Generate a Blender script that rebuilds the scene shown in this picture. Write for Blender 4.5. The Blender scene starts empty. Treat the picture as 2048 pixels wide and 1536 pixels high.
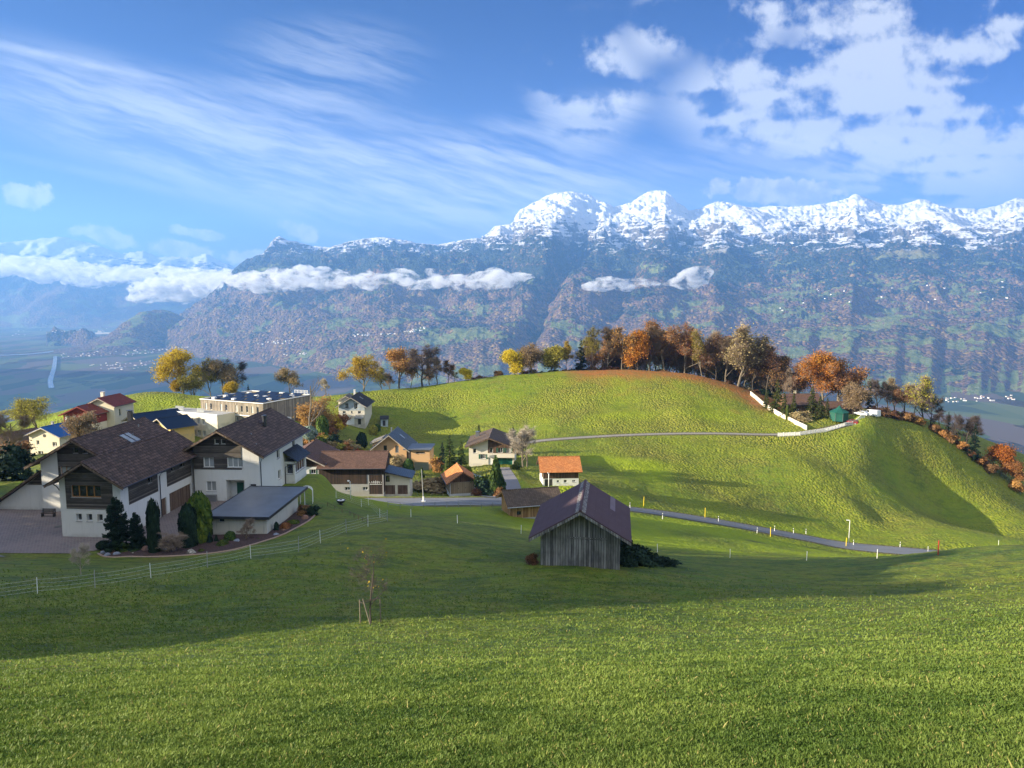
import bpy, bmesh, math, random
import numpy as np
from mathutils import Vector, Matrix
R = math.radians
S = bpy.context.scene
COL = S.collection
rnd = random.Random(11)

Q = 1.0      # mesh resolution factor

# ---------------------------------------------------------------- camera
FPX = 1490.0; PITCH = R(6.8)
cam_d = bpy.data.cameras.new('camera'); cam = bpy.data.objects.new('camera', cam_d); COL.objects.link(cam)
cam_d.sensor_width = 36; cam_d.lens = 36 * FPX / 2048
cam_d.clip_start = 0.2; cam_d.clip_end = 60000
cam.location = (0, 0, 0); cam.rotation_euler = (R(90) - PITCH, 0, 0)
S.camera = cam
CP, SP = math.cos(PITCH), math.sin(PITCH)

def P(u, v, t):
    """point at picture direction (u,v) of the 2048x1536 photo, t metres along the view axis"""
    a = (u - 1024) / FPX; b = (v - 768) / FPX
    return Vector((a * t, (CP - b * SP) * t, -(SP + b * CP) * t))

# ---------------------------------------------------------------- light
SUN_EL, SUN_AZ = 17.0, 14.0      # azimuth: degrees behind the left hand (-X) direction
to_sun = Vector((-math.cos(R(SUN_EL)) * math.cos(R(SUN_AZ)), -math.cos(R(SUN_EL)) * math.sin(R(SUN_AZ)), math.sin(R(SUN_EL))))
sd = bpy.data.lights.new('sun', 'SUN'); sun = bpy.data.objects.new('sun', sd); COL.objects.link(sun)
sd.energy = 5.0; sd.angle = R(0.5); sd.color = (1.0, 0.87, 0.66)
sun.rotation_euler = to_sun.to_track_quat('Z', 'Y').to_euler()
S.view_settings.view_transform = 'Standard'; S.view_settings.look = 'None'
S.view_settings.exposure = 1.82; S.view_settings.gamma = 1.0
S.view_settings.use_curve_mapping = False
S.cycles.max_bounces = 5; S.cycles.diffuse_bounces = 2; S.cycles.glossy_bounces = 2
S.cycles.volume_bounces = 3; S.cycles.transparent_max_bounces = 16
S.cycles.sample_clamp_indirect = 6

# ---------------------------------------------------------------- node helpers
class NT:
    def __init__(s, tree):
        s.t = tree; s.n = tree.nodes; s.l = tree.links
    def node(s, typ, ins=None, **kw):
        n = s.n.new(typ)
        for k, v in kw.items(): setattr(n, k, v)
        if ins:
            for k, v in ins.items(): s.set(n.inputs[k], v)
        return n
    def set(s, sock, v):
        if isinstance(v, bpy.types.NodeSocket): s.l.new(v, sock)
        elif isinstance(v, tuple) and len(v) == 3 and sock.type == 'RGBA': sock.default_value = (*v, 1)
        else: sock.default_value = v
    def math(s, op, a, b=None, c=None, clamp=False):
        n = s.n.new('ShaderNodeMath'); n.operation = op; n.use_clamp = clamp
        s.set(n.inputs[0], a)
        if b is not None: s.set(n.inputs[1], b)
        if c is not None: s.set(n.inputs[2], c)
        return n.outputs[0]
    def vmath(s, op, a, b=None, scale=None):
        n = s.n.new('ShaderNodeVectorMath'); n.operation = op
        s.set(n.inputs[0], a)
        if b is not None: s.set(n.inputs[1], b)
        if scale is not None: s.set(n.inputs[3], scale)
        return n.outputs[1] if op in ('LENGTH', 'DOT_PRODUCT', 'DISTANCE') else n.outputs[0]
    def mix(s, f, a, b, mode='MIX'):
        n = s.n.new('ShaderNodeMix'); n.data_type = 'RGBA'; n.blend_type = mode
        s.set(n.inputs[0], f); s.set(n.inputs[6], a); s.set(n.inputs[7], b)
        return n.outputs[2]
    def ss(s, x, lo, hi):
        n = s.n.new('ShaderNodeMapRange'); n.interpolation_type = 'SMOOTHSTEP'; n.clamp = True
        s.set(n.inputs[0], x); s.set(n.inputs[1], lo); s.set(n.inputs[2], hi)
        n.inputs[3].default_value = 0; n.inputs[4].default_value = 1
        return n.outputs[0]
    def noise(s, vec, scale, detail=4, rough=.5, dist=0, col=False):
        n = s.n.new('ShaderNodeTexNoise'); s.set(n.inputs['Vector'], vec)
        s.set(n.inputs['Scale'], scale); n.inputs['Detail'].default_value = detail
        n.inputs['Roughness'].default_value = rough; n.inputs['Distortion'].default_value = dist
        return n.outputs['Color' if col else 'Fac']
    def voro(s, vec, scale, feature='F1', out='Distance', rand=1.0):
        n = s.n.new('ShaderNodeTexVoronoi'); n.feature = feature; s.set(n.inputs['Vector'], vec)
        s.set(n.inputs['Scale'], scale); n.inputs['Randomness'].default_value = rand
        return n.outputs[out]
    def map(s, vec, loc=(0, 0, 0), rot=(0, 0, 0), sc=(1, 1, 1)):
        n = s.n.new('ShaderNodeMapping'); s.set(n.inputs[0], vec)
        n.inputs[1].default_value = loc; n.inputs[2].default_value = rot; n.inputs[3].default_value = sc
        return n.outputs[0]
    def bump(s, h, dist, strength=1.0):
        n = s.n.new('ShaderNodeBump'); s.set(n.inputs['Height'], h)
        n.inputs['Distance'].default_value = dist; n.inputs['Strength'].default_value = strength
        return n.outputs[0]
    def sep(s, v):
        n = s.n.new('ShaderNodeSeparateXYZ'); s.set(n.inputs[0], v); return n.outputs
    def comb(s, x, y, z):
        n = s.n.new('ShaderNodeCombineXYZ'); s.set(n.inputs[0], x); s.set(n.inputs[1], y); s.set(n.inputs[2], z); return n.outputs[0]
    def pos(s): return s.n.new('ShaderNodeNewGeometry').outputs['Position']
    def obj(s): return s.n.new('ShaderNodeTexCoord').outputs['Object']
    def attr(s, name, out='Fac'):
        n = s.n.new('ShaderNodeAttribute'); n.attribute_name = name; return n.outputs[out]

def new_mat(name):
    m = bpy.data.materials.new(name); m.use_nodes = True
    N = NT(m.node_tree); b = m.node_tree.nodes['Principled BSDF']
    return m, N, b
def finish(N, b, col, rough=.8, bump=None, metal=0, spec=None):
    N.set(b.inputs['Base Color'], col); N.set(b.inputs['Roughness'], rough)
    b.inputs['Metallic'].default_value = metal
    if spec is not None: b.inputs['Specular IOR Level'].default_value = spec
    if bump is not None: N.set(b.inputs['Normal'], bump)

# ---------------------------------------------------------------- world: sky and high clouds
w = bpy.data.worlds.new('World'); S.world = w; w.use_nodes = True
N = NT(w.node_tree); bg = w.node_tree.nodes['Background']
sky = N.node('ShaderNodeTexSky', sky_type='NISHITA', sun_disc=False, sun_elevation=R(SUN_EL),
             sun_rotation=math.atan2(to_sun.x, to_sun.y), altitude=900, air_density=1.0, dust_density=0.3, ozone_density=2.0)
D = N.n.new('ShaderNodeTexCoord').outputs['Generated']
d = N.sep(D)
dz = N.math('MAXIMUM', d[2], 0.0)
# direction tangents: azimuth ratio and elevation ratio (sky directions, not picture coordinates)
ya = N.math('MAXIMUM', d[1], 0.05)
az = N.math('DIVIDE', d[0], ya); el = N.math('DIVIDE', d[2], ya)
inv = N.math('DIVIDE', 1.0, N.math('ADD', dz, 0.10))
pl = N.comb(N.math('MULTIPLY', d[0], inv), N.math('MULTIPLY', d[1], inv), 0.0)     # cloud sheet seen in perspective
AE = N.comb(az, el, 0.0)
front = N.ss(d[1], 0.0, 0.3)
def blob(u, v, ru, rv, rot=0.0, soft=(1.25, .35)):
    """a patch of sky round the direction of photo point (u,v), radii in photo pixels"""
    p = P(u, v, 1.0); cu, cv = p.x / p.y, p.z / p.y
    m = N.map(N.vmath('SUBTRACT', AE, (cu, cv, 0)), rot=(0, 0, R(-rot)))
    m = N.vmath('MULTIPLY', m, (FPX / ru, FPX / rv, 0))
    return N.ss(N.vmath('LENGTH', m), soft[0], soft[1])
def add(*a):
    K = next((NT(q.id_data) for q in a if isinstance(q, bpy.types.NodeSocket)), None); r = a[0]
    for x in a[1:]: r = K.math('ADD', r, x)
    return r
warp = N.noise(pl, 1.3, 3, .5, col=True)
plw = N.vmath('ADD', pl, N.vmath('SCALE', N.vmath('SUBTRACT', warp, (.5, .5, .5)), scale=0.35))
aew = N.vmath('ADD', AE, N.vmath('SCALE', N.vmath('SUBTRACT', N.noise(AE, 9, 4, .55, col=True), (.5, .5, .5)), scale=0.022))
# altocumulus field, upper right
am = add(blob(1900, 260, 330, 200, -10), blob(1960, 80, 330, 120, 0), blob(1480, 200, 150, 100), blob(1180, 160, 125, 120, 20), blob(1620, 200, 160, 120),
         blob(1510, 20, 75, 80), blob(1330, 50, 70, 70, 20), blob(1680, 20, 130, 60), blob(1700, 170, 120, 90))
am = N.math('MINIMUM', am, 1.0)
cell = N.voro(N.map(plw, sc=(1.0, 1.25, 1)), 4.3, 'SMOOTH_F1')
puff = N.math('SUBTRACT', 0.95, N.math('MULTIPLY', cell, 1.0))
fine = N.noise(aew, 24, 6, .62)
big = N.noise(N.map(AE, loc=(3, 1, 0)), 5.2, 4, .5)
alt = add(puff, N.math('MULTIPLY', N.math('SUBTRACT', fine, .5), 1.25), N.math('MULTIPLY', N.math('SUBTRACT', big, .5), 1.5),
          N.math('MULTIPLY', blob(1950, 300, 320, 160, -15), .35))
alt = N.math('MULTIPLY', N.ss(alt, .42, .80), am)
alt = N.math('MULTIPLY', alt, .86)
# cirrus streaks running down to the right
st = N.map(N.map(aew, rot=(0, 0, R(15))), sc=(1.6, 15, 1))
streak = N.noise(st, 1.5, 7, .6, .2)
stf = N.noise(N.map(N.map(aew, rot=(0, 0, R(17))), sc=(7, 60, 1)), 2.0, 4, .6)
cm = add(N.math('MULTIPLY', blob(560, 330, 720, 120, -17), .95), N.math('MULTIPLY', blob(900, 300, 420, 60, -17), .5), blob(1060, 390, 380, 75, -5),
         N.math('MULTIPLY', blob(640, 130, 220, 90), .6), N.math('MULTIPLY', blob(1100, 270, 260, 70, 12), .7), N.math('MULTIPLY', blob(1650, 330, 520, 60, 0), .6))
cir = N.math('MULTIPLY', N.ss(add(streak, N.math('MULTIPLY', stf, .35)), .52, .84), N.math('MINIMUM', cm, 1.1))
cir = N.math('MULTIPLY', cir, .66)
veil = N.math('MULTIPLY', add(blob(450, 300, 900, 120, -16), N.math('MULTIPLY', blob(1100, 400, 700, 90, -4), 1.3)), .12)
def trail(u, v, L, Wd, rot, k):
    return N.math('MULTIPLY', N.math('MULTIPLY', blob(u, v, L, Wd, rot, (1.2, .0)), N.noise(N.map(aew, sc=(3, 9, 1)), 6, 4, .6)), k)
tr = add(trail(130, 118, 260, 13, -12, .75), trail(220, 355, 300, 14, -12, .34), trail(950, 425, 200, 9, -3, .9), trail(1000, 438, 150, 8, -2, .8))
# low cumulus puffs standing on the horizon
def cum(u, v, ru, rv, rot=0):
    q = N.noise(N.map(AE, loc=(u * .013, 0, 0)), 38, 6, .6)
    m_ = blob(u, v, ru, rv, rot, (1.3, .1))
    return N.math('MULTIPLY', N.ss(add(m_, N.math('MULTIPLY', N.math('SUBTRACT', q, .5), 2.0)), .34, .66), N.ss(m_, .0, .25))
cu = add(cum(55, 390, 75, 32, -4), cum(1560, 385, 175, 34, -3), cum(600, 462, 50, 26, -20), cum(400, 468, 75, 15, -10),
         cum(210, 472, 90, 24, -12), cum(360, 500, 95, 24, -6), cum(500, 520, 80, 24, 0))
cu = N.math('MINIMUM', cu, .95)
cl = N.math('MINIMUM', add(alt, cir, veil, tr), .95)
cl = N.math('MULTIPLY', cl, front)
# unseen bright clouds outside the view, added as neutral fill light for the shade
frontm = front
rest = N.math('MULTIPLY', N.ss(N.noise(plw, 1.1, 5, .6), .40, .62), N.math('MULTIPLY', N.math('SUBTRACT', 1.0, front), .85))
skyc = N.mix(1.0, sky.outputs[0], N.mix(front, (1.05, .98, .92), N.mix(N.ss(el, .03, .40), (0.36, 0.42, 0.78), (0.0, 0.11, 0.42))), 'MULTIPLY')
glow = N.math('MULTIPLY', N.ss(el, .30, .0), .0)
c1 = N.mix(rest, N.mix(cl, skyc, (4.3, 4.4, 4.7)), (10.8, 10.4, 9.9))
shade = N.ss(N.noise(N.map(AE, loc=(1.02, -.013, 0)), 38, 5, .6), .35, .65)
cumc = N.mix(shade, (2.6, 2.8, 3.3), (4.6, 4.5, 4.4))
c2 = N.mix(N.math('MULTIPLY', cu, front), c1, cumc)
N.l.new(c2, bg.inputs[0]); bg.inputs[1].default_value = 0.06

# ---------------------------------------------------------------- object helpers
def tag(o, label=None, cat=None, group=None, kind=None):
    if label: o['label'] = label
    if cat: o['category'] = cat
    if group: o['group'] = group
    if kind: o['kind'] = kind
    return o
def np_mesh(name, verts, faces, mat=None, smooth=False):
    """verts (n,3), faces (m,k) arrays -> mesh"""
    me = bpy.data.meshes.new(name)
    verts = np.asarray(verts, dtype=np.float32); faces = np.asarray(faces, dtype=np.int32)
    m, k = faces.shape
    me.vertices.add(len(verts)); me.vertices.foreach_set('co', verts.ravel())
    me.loops.add(m * k); me.loops.foreach_set('vertex_index', faces.ravel())
    me.polygons.add(m); me.polygons.foreach_set('loop_start', np.arange(0, m * k, k, dtype=np.int32))
    me.polygons.foreach_set('loop_total', np.full(m, k, dtype=np.int32))
    if smooth: me.polygons.foreach_set('use_smooth', np.ones(m, dtype=bool))
    me.update(calc_edges=True)
    if mat: me.materials.append(mat)
    return me
def link(name, me, parent=None, loc=None):
    o = bpy.data.objects.new(name, me); COL.objects.link(o)
    if parent: o.parent = parent
    if loc is not None: o.location = loc
    return o
def empty(name, loc=(0, 0, 0), rz=0):
    o = bpy.data.objects.new(name, None); COL.objects.link(o); o.location = loc; o.rotation_euler = (0, 0, rz)
    o.empty_display_size = .5
    return o
class MB:
    """collects polygons for one mesh"""
    def __init__(s): s.v = []; s.f = []
    def poly(s, pts):
        b = len(s.v); s.v += [tuple(p) for p in pts]; s.f.append(list(range(b, b + len(pts)))); return s
    def box(s, x0, x1, y0, y1, z0, z1):
        b = len(s.v)
        s.v += [(x0, y0, z0), (x1, y0, z0), (x1, y1, z0), (x0, y1, z0), (x0, y0, z1), (x1, y0, z1), (x1, y1, z1), (x0, y1, z1)]
        s.f += [[b + i for i in q] for q in ((3, 2, 1, 0), (4, 5, 6, 7), (0, 1, 5, 4), (1, 2, 6, 5), (2, 3, 7, 6), (3, 0, 4, 7))]
        return s
    def prism(s, pts, off):
        """closed prism: polygon pts extruded by vector off"""
        b = len(s.v); n = len(pts)
        s.v += [tuple(p) for p in pts] + [tuple(Vector(p) + Vector(off)) for p in pts]
        s.f.append([b + i for i in range(n)][::-1]); s.f.append([b + n + i for i in range(n)])
        for i in range(n):
            j = (i + 1) % n; s.f.append([b + i, b + j, b + n + j, b + n + i])
        return s
    def tube(s, pts, rad, n=6, cap=True):
        """tube along points; rad scalar or list"""
        pts = [Vector(p) for p in pts]; m = len(pts)
        if not isinstance(rad, (list, tuple)): rad = [rad] * m
        b = len(s.v)
        for i, p in enumerate(pts):
            dirv = (pts[min(i + 1, m - 1)] - pts[max(i - 1, 0)]).normalized()
            up = Vector((0, 0, 1)) if abs(dirv.z) < .9 else Vector((1, 0, 0))
            a = dirv.cross(up).normalized(); c = dirv.cross(a)
            for k in range(n):
                th = 2 * math.pi * k / n
                s.v.append(tuple(p + (a * math.cos(th) + c * math.sin(th)) * rad[i]))
        for i in range(m - 1):
            for k in range(n):
                k2 = (k + 1) % n
                s.f.append([b + i * n + k, b + i * n + k2, b + (i + 1) * n + k2, b + (i + 1) * n + k])
        if cap:
            s.f.append([b + k for k in range(n)]); s.f.append([b + (m - 1) * n + k for k in range(n)][::-1])
        return s
    def ball(s, c, r, sx=1, sy=1, sz=1, seg=10, rings=6, jit=0):
        b = len(s.v)
        for i in range(rings + 1):
            ph = math.pi * i / rings
            for k in range(seg):
                th = 2 * math.pi * k / seg; q = 1 + jit * (rnd.random() - .5)
                s.v.append((c[0] + r * sx * q * math.sin(ph) * math.cos(th), c[1] + r * sy * q * math.sin(ph) * math.sin(th), c[2] + r * sz * q * math.cos(ph)))
        for i in range(rings):
            for k in range(seg):
                k2 = (k + 1) % seg
                s.f.append([b + i * seg + k, b + (i + 1) * seg + k, b + (i + 1) * seg + k2, b + i * seg + k2])
        return s
    def build(s, name, mat, parent=None, loc=None, rz=0, smooth=False):
        me = bpy.data.meshes.new(name); me.from_pydata(s.v, [], s.f); me.update()
        bm = bmesh.new(); bm.from_mesh(me); bmesh.ops.recalc_face_normals(bm, faces=bm.faces); bm.to_mesh(me); bm.free()
        if smooth:
            me.polygons.foreach_set('use_smooth', np.ones(len(me.polygons), dtype=bool))
        me.materials.append(mat)
        o = link(name, me, parent, loc)
        if rz: o.rotation_euler = (0, 0, rz)
        return o

# ---------------------------------------------------------------- numpy noise
def _hash(ix, iy, seed):
    h = (ix.astype(np.int64) * 374761393 + iy.astype(np.int64) * 668265263 + seed * 974711) & 0xffffffff
    h = ((h ^ (h >> 13)) * 1274126177) & 0xffffffff
    return ((h ^ (h >> 16)) & 0xffff) / 65535.0 * 2 * np.pi
def perlin(x, y, seed=0):
    x0 = np.floor(x); y0 = np.floor(y); fx = x - x0; fy = y - y0
    sx = fx * fx * fx * (fx * (fx * 6 - 15) + 10); sy = fy * fy * fy * (fy * (fy * 6 - 15) + 10)
    def g(i, j):
        a = _hash(x0 + i, y0 + j, seed); return np.cos(a) * (fx - i) + np.sin(a) * (fy - j)
    a = g(0, 0) * (1 - sx) + g(1, 0) * sx; b = g(0, 1) * (1 - sx) + g(1, 1) * sx
    return (a * (1 - sy) + b * sy) * 1.5
def fbm(x, y, oct=4, seed=0, gain=.5, ridged=False):
    r = 0; a = 1; tot = 0
    for i in range(oct):
        n = perlin(x, y, seed + i * 17)
        if ridged: n = 1 - 2 * np.abs(n)
        r = r + n * a; tot += a; a *= gain; x = x * 2.03 + 5.1; y = y * 2.03 + 1.7
    return r / tot
def sstep(x, a, b):
    t = np.clip((x - a) / (b - a), 0, 1); return t * t * (3 - 2 * t)
# ================================================================ TERRAIN NEAR
CTRL = []
def cp(u, v, t): CTRL.append(tuple(P(u, v, t)))
def cw(x, y, z): CTRL.append((x, y, z))
# foreground slope, camera hill
for x in (-45, -22, 0, 22, 45):
    for y in (0, 18, 38):
        cw(x, y, -1.75 - .418 * y + x * (.012 + .0006 * y))
cp(75, 1188, 52); cp(302, 1157, 56); cp(502, 1118, 61); cp(641, 1087, 66); cp(736, 1054, 72)
cp(826, 1042, 90); cp(915, 1048, 96); cp(1042, 1068, 98); cp(1160, 1130, 60); cp(1160, 1100, 72)
cp(1315, 1105, 97); cp(1460, 1116, 94); cp(1613, 1121, 92); cp(1754, 1117, 88); cp(1856, 1103, 84); cp(1997, 1090, 80)
cp(2048, 1150, 62); cp(1900, 1200, 55); cp(740, 1250, 40); cp(900, 1140, 60); cp(1500, 1250, 42)
cw(85, 70, -24.5); cw(90, 40, -14.5); cw(-70, 30, -15.5)
# the house platform
for x, y in ((-70, 76), (-52, 76), (-40, 78), (-30, 82), (-60, 88), (-45, 95), (-30, 98), (-60, 105), (-45, 112), (-34, 112), (-27, 96), (-72, 100)):
    cw(x, y, -27.6)
cw(-26, 108, -29.8); cw(-23, 112, -31.4); cw(-30, 118, -31.5); cw(-16, 108, -32.5)
cw(-75, 62, -23.5); cw(-48, 66, -24.4); cw(-30, 70, -25.6)
# street and hamlet
cp(700, 998, 133); cp(820, 1000, 131); cp(900, 1005, 130); cp(1000, 1000, 133); cp(1150, 1010, 140); cp(1290, 1021, 151)
cp(1436, 1044, 156); cp(1600, 1075, 159); cp(1697, 1092, 159); cp(1840, 1104, 157); cp(2048, 1118, 154)
cp(940, 1028, 112); cp(1060, 1045, 113); cp(1120, 1040, 118)
cp(1350, 1085, 112); cp(1500, 1098, 116); cp(1650, 1112, 118); cp(1400, 1062, 131)
cp(924, 995, 145); cp(1088, 973, 157); cp(1160, 971, 158); cp(1000, 930, 179); cp(780, 937, 184); cp(860, 936, 186)
cp(640, 880, 200); cp(700, 900, 186); cp(705, 850, 236); cp(640, 850, 215); cp(620, 900, 172); cp(700, 930, 165)
# mid hill
cp(1075, 882, 214); cp(1180, 874, 219); cp(1300, 868, 222); cp(1420, 868, 222); cp(1555, 872, 220); cp(1650, 858, 221); cp(1732, 835, 226)
cp(1180, 940, 186); cp(1300, 940, 190); cp(1300, 980, 175); cp(1480, 1000, 180); cp(1500, 950, 196); cp(1500, 910, 208)
cp(1650, 950, 196); cp(1650, 1020, 183); cp(1750, 1060, 177); cp(1850, 1060, 170); cp(2000, 1072, 172)
cp(1800, 900, 220); cp(1800, 960, 213); cp(1740, 900, 214); cp(1900, 960, 218); cp(1900, 1020, 213); cp(2048, 1000, 225); cp(2048, 950, 240); cp(2048, 1050, 205)
cp(800, 880, 232); cp(900, 860, 240); cp(1000, 830, 246); cp(1100, 810, 250); cp(1250, 800, 250); cp(1400, 820, 242); cp(1500, 830, 238)
cp(1380, 838, 236); cp(900, 830, 252)
cp(748, 785, 262); cp(820, 778, 268); cp(900, 768, 270); cp(1000, 752, 272); cp(1120, 742, 274); cp(1250, 739, 274); cp(1380, 748, 272); cp(1480, 775, 264); cp(1540, 805, 255)
cp(1620, 830, 245); cp(1700, 832, 240); cp(1800, 833, 238); cp(1900, 862, 243); cp(2000, 893, 254); cp(2048, 908, 260); cp(2200, 975, 260)
# left meadow
cp(110, 860, 205); cp(60, 866, 208); cp(150, 842, 215); cp(230, 800, 240); cp(300, 783, 250); cp(345, 785, 252); cp(300, 830, 226); cp(230, 840, 216)
cp(20, 872, 215); cp(400, 800, 262); cp(500, 790, 268); cp(600, 795, 262); cp(200, 870, 195); cp(100, 905, 163); cp(0, 920, 150); cp(-150, 880, 200)
cp(400, 884, 197); cp(330, 884, 186); cp(480, 890, 192); cp(560, 845, 205)
# back sides fall away to the valley
for x, z0 in ((-230, -60), (-130, -44), (-60, -42), (0, -36), (60, -38), (120, -45), (200, -68)):
    cw(x, 305, z0 - 12); cw(x, 420, z0 - 62)
for x in (-380, 380):
    for y in (60, 200, 400): cw(x, y, -60 - .12 * y - (40 if x > 0 else 10))
cw(-140, 120, -40); cw(-160, 180, -48); cw(150, 120, -42); cw(215, 180, -78)
CTRL = np.array(CTRL)

class TPS:
    def __init__(s, p, lam=0.5):
        s.c = p[:, :2] / 100; n = len(p)
        d = np.linalg.norm(s.c[:, None] - s.c[None], axis=2)
        K = d * d * np.log(d + 1e-9) + lam * 1e-3 * np.eye(n)
        Pm = np.c_[np.ones(n), s.c]
        A = np.r_[np.c_[K, Pm], np.c_[Pm.T, np.zeros((3, 3))]]
        s.w = np.linalg.solve(A, np.r_[p[:, 2], 0, 0, 0])
    def __call__(s, x, y):
        x = np.asarray(x, float) / 100; y = np.asarray(y, float) / 100; sh = x.shape; x = x.ravel(); y = y.ravel()
        out = np.empty_like(x)
        for i in range(0, len(x), 40000):
            q = np.c_[x[i:i + 40000], y[i:i + 40000]]
            d2 = ((q[:, None] - s.c[None]) ** 2).sum(2)
            out[i:i + 40000] = .5 * d2 * np.log(d2 + 1e-12) @ s.w[:-3] + s.w[-3] + q @ s.w[-2:]
        return out.reshape(sh)
tps = TPS(CTRL)

def seg_dist(x, y, pts):
    """distance to polyline, and interpolated z of the polyline"""
    best = np.full(x.shape, 1e9); zz = np.zeros(x.shape); side = np.zeros(x.shape)
    for a, b in zip(pts[:-1], pts[1:]):
        dx, dy = b[0] - a[0], b[1] - a[1]; L2 = dx * dx + dy * dy
        t = np.clip(((x - a[0]) * dx + (y - a[1]) * dy) / L2, 0, 1)
        dd = np.hypot(x - a[0] - t * dx, y - a[1] - t * dy)
        m = dd < best; best = np.where(m, dd, best); zz = np.where(m, a[2] + t * (b[2] - a[2]), zz)
    return best, zz
def smooth_line(pts, n=10):
    """Catmull-Rom through points"""
    p = [np.array(q, float) for q in pts]; p = [2 * p[0] - p[1]] + p + [2 * p[-1] - p[-2]]
    out = []
    for i in range(1, len(p) - 2):
        for k in range(n):
            t = k / n
            out.append(.5 * ((2 * p[i]) + (-p[i - 1] + p[i + 1]) * t + (2 * p[i - 1] - 5 * p[i] + 4 * p[i + 1] - p[i + 2]) * t * t + (-p[i - 1] + 3 * p[i] - 3 * p[i + 1] + p[i + 2]) * t ** 3))
    out.append(p[-2]); return np.array(out)
LOWER_ROAD = smooth_line([P(560, 1003, 129), P(700, 1004, 127), P(870, 1004, 126.5), P(1010, 1003, 129), P(1150, 1008, 140), P(1290, 1022, 151), P(1436, 1044, 156), P(1600, 1074, 159), P(1697, 1092, 159), P(1840, 1105, 157), P(2060, 1125, 154)])
UPPER_ROAD = smooth_line([P(1010, 893, 208), P(1075, 882, 214), P(1180, 874, 219), P(1300, 868.5, 222), P(1420, 867, 222), P(1560, 869, 220), P(1630, 862, 221), P(1690, 850, 225)])
DRIVE = smooth_line([P(1030, 1000, 136), P(1022, 965, 152), P(1005, 935, 176)])
PADS = [  # x0,x1,y0,y1,z,margin
    (-68, -30, 82, 113, -27.55, 3), (-75, -42, 77, 83, -27.55, 3)]

def H0(x, y):
    z = tps(x, y)
    r = np.hypot(x, y)
    # gentle folds of the slope
    z = z + .35 * fbm(x / 23, y / 17, 3, 3) * sstep(r, 12, 50) * (1 - .6 * sstep(y, 200, 240))
    # mound and gully that throw the little shadows on the hill
    def g(u, v, t, rx, ry, h, ang=0):
        c = P(u, v, t); ca, sa = math.cos(R(ang)), math.sin(R(ang))
        X = (x - c.x) * ca + (y - c.y) * sa; Y = -(x - c.x) * sa + (y - c.y) * ca
        return h * np.exp(-(X / rx) ** 2 - (Y / ry) ** 2)
    z = z + g(1375, 832, 237, 7, 9, 2.2) + g(1722, 1015, 183, 4.5, 7, 2.2, 20) - g(1752, 1022, 182, 5, 9, 1.6, 20)
    z = z + g(1560, 930, 200, 12, 10, 1.4) - g(1640, 900, 208, 9, 14, 1.5, 10) + g(1180, 850, 236, 26, 6, 1.3, 4) - g(1050, 800, 252, 22, 6, .8, 10)
    z = z + g(2000, 940, 190, 9, 20, 1.0, 20) + g(1480, 1060, 140, 8, 5, .8)
    z = z + .5 * fbm(x / 9, y / 9, 3, 9) * sstep(y, 150, 175) * (1 - sstep(y, 235, 262))
    for x0, x1, y0, y1, zp, m in PADS:
        dx = np.maximum(np.maximum(x0 - x, x - x1), 0); dy = np.maximum(np.maximum(y0 - y, y - y1), 0)
        k = 1 - sstep(np.hypot(dx, dy), 0, m); z = z * (1 - k) + zp * k
    return z
HC = [118, 47, 44, 34, 36, -12, 40, 70, 3.2]
def H(x, y):
    x = np.asarray(x, float); y = np.asarray(y, float)
    z = H0(x, y)
    for line, wd in ((LOWER_ROAD, 3.2), (UPPER_ROAD, 1.9), (DRIVE, 2.2)):
        m = (x > line[:, 0].min() - 12) & (x < line[:, 0].max() + 12) & (y > line[:, 1].min() - 12) & (y < line[:, 1].max() + 12)
        if m.any():
            dd, zz = seg_dist(x[m], y[m], line); k = 1 - sstep(dd, wd, wd + 3.0)
            z[m] = z[m] * (1 - k) + zz * k
    # fall from the terrace into the big valley
    r = np.hypot(x, y)
    far = sstep(r, 420, 900)
    z = np.where(y > 0, z * (1 - far) + (-120 - (r - 420) * .42) * far, z)
    z = np.maximum(z, -506)
    # an unseen hill left of the viewer, added and shaped to shade the near slope
    bx = (x + HC[0]) / HC[1]; by = (y - HC[2]) / HC[3]
    hill = (HC[4] + HC[5] * sstep(y, HC[6], HC[7]) + 5 * fbm(x / 13, y / 7, 4, 91, .62) * HC[8]) * np.exp(-np.abs(bx) ** 2.6 - np.abs(by) ** 4)
    z = z + np.where(x < -24, hill, 0) * sstep(-x - .72 * np.maximum(y, 0), 8, 45)
    back = sstep(-y, 5, 120)
    z = z * (1 - back) + (np.minimum(-1.75 - .40 * y, 420) + hill) * back
    return z
def hz(x, y): return float(H(np.array([x]), np.array([y]))[0])
def G(u, v, t0=20, t1=420):
    """where the sight line of photo point (u,v) meets the near ground"""
    t = np.arange(t0, t1, .5); a = (u - 1024) / FPX; b = (v - 768) / FPX
    x, y, z = a * t, (CP - b * SP) * t, -(SP + b * CP) * t
    dz_ = z - H(x, y); i = np.where(dz_ < 0)[0]
    if len(i) == 0: i = [int(np.argmin(dz_))]
    i = i[0]
    if i == 0: return Vector((x[0], y[0], float(H(x[:1], y[:1])[0])))
    f = dz_[i - 1] / (dz_[i - 1] - dz_[i] + 1e-9); f = min(max(f, 0), 1)
    X = x[i - 1] + f * (x[i] - x[i - 1]); Y = y[i - 1] + f * (y[i] - y[i - 1])
    return Vector((X, Y, hz(X, Y)))
def T(u, t):
    """ground point under photo column u at t metres along the view axis (y = t*.99)"""
    x = (u - 1024) / FPX * t; y = t * .985
    return Vector((x, y, hz(x, y)))

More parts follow.
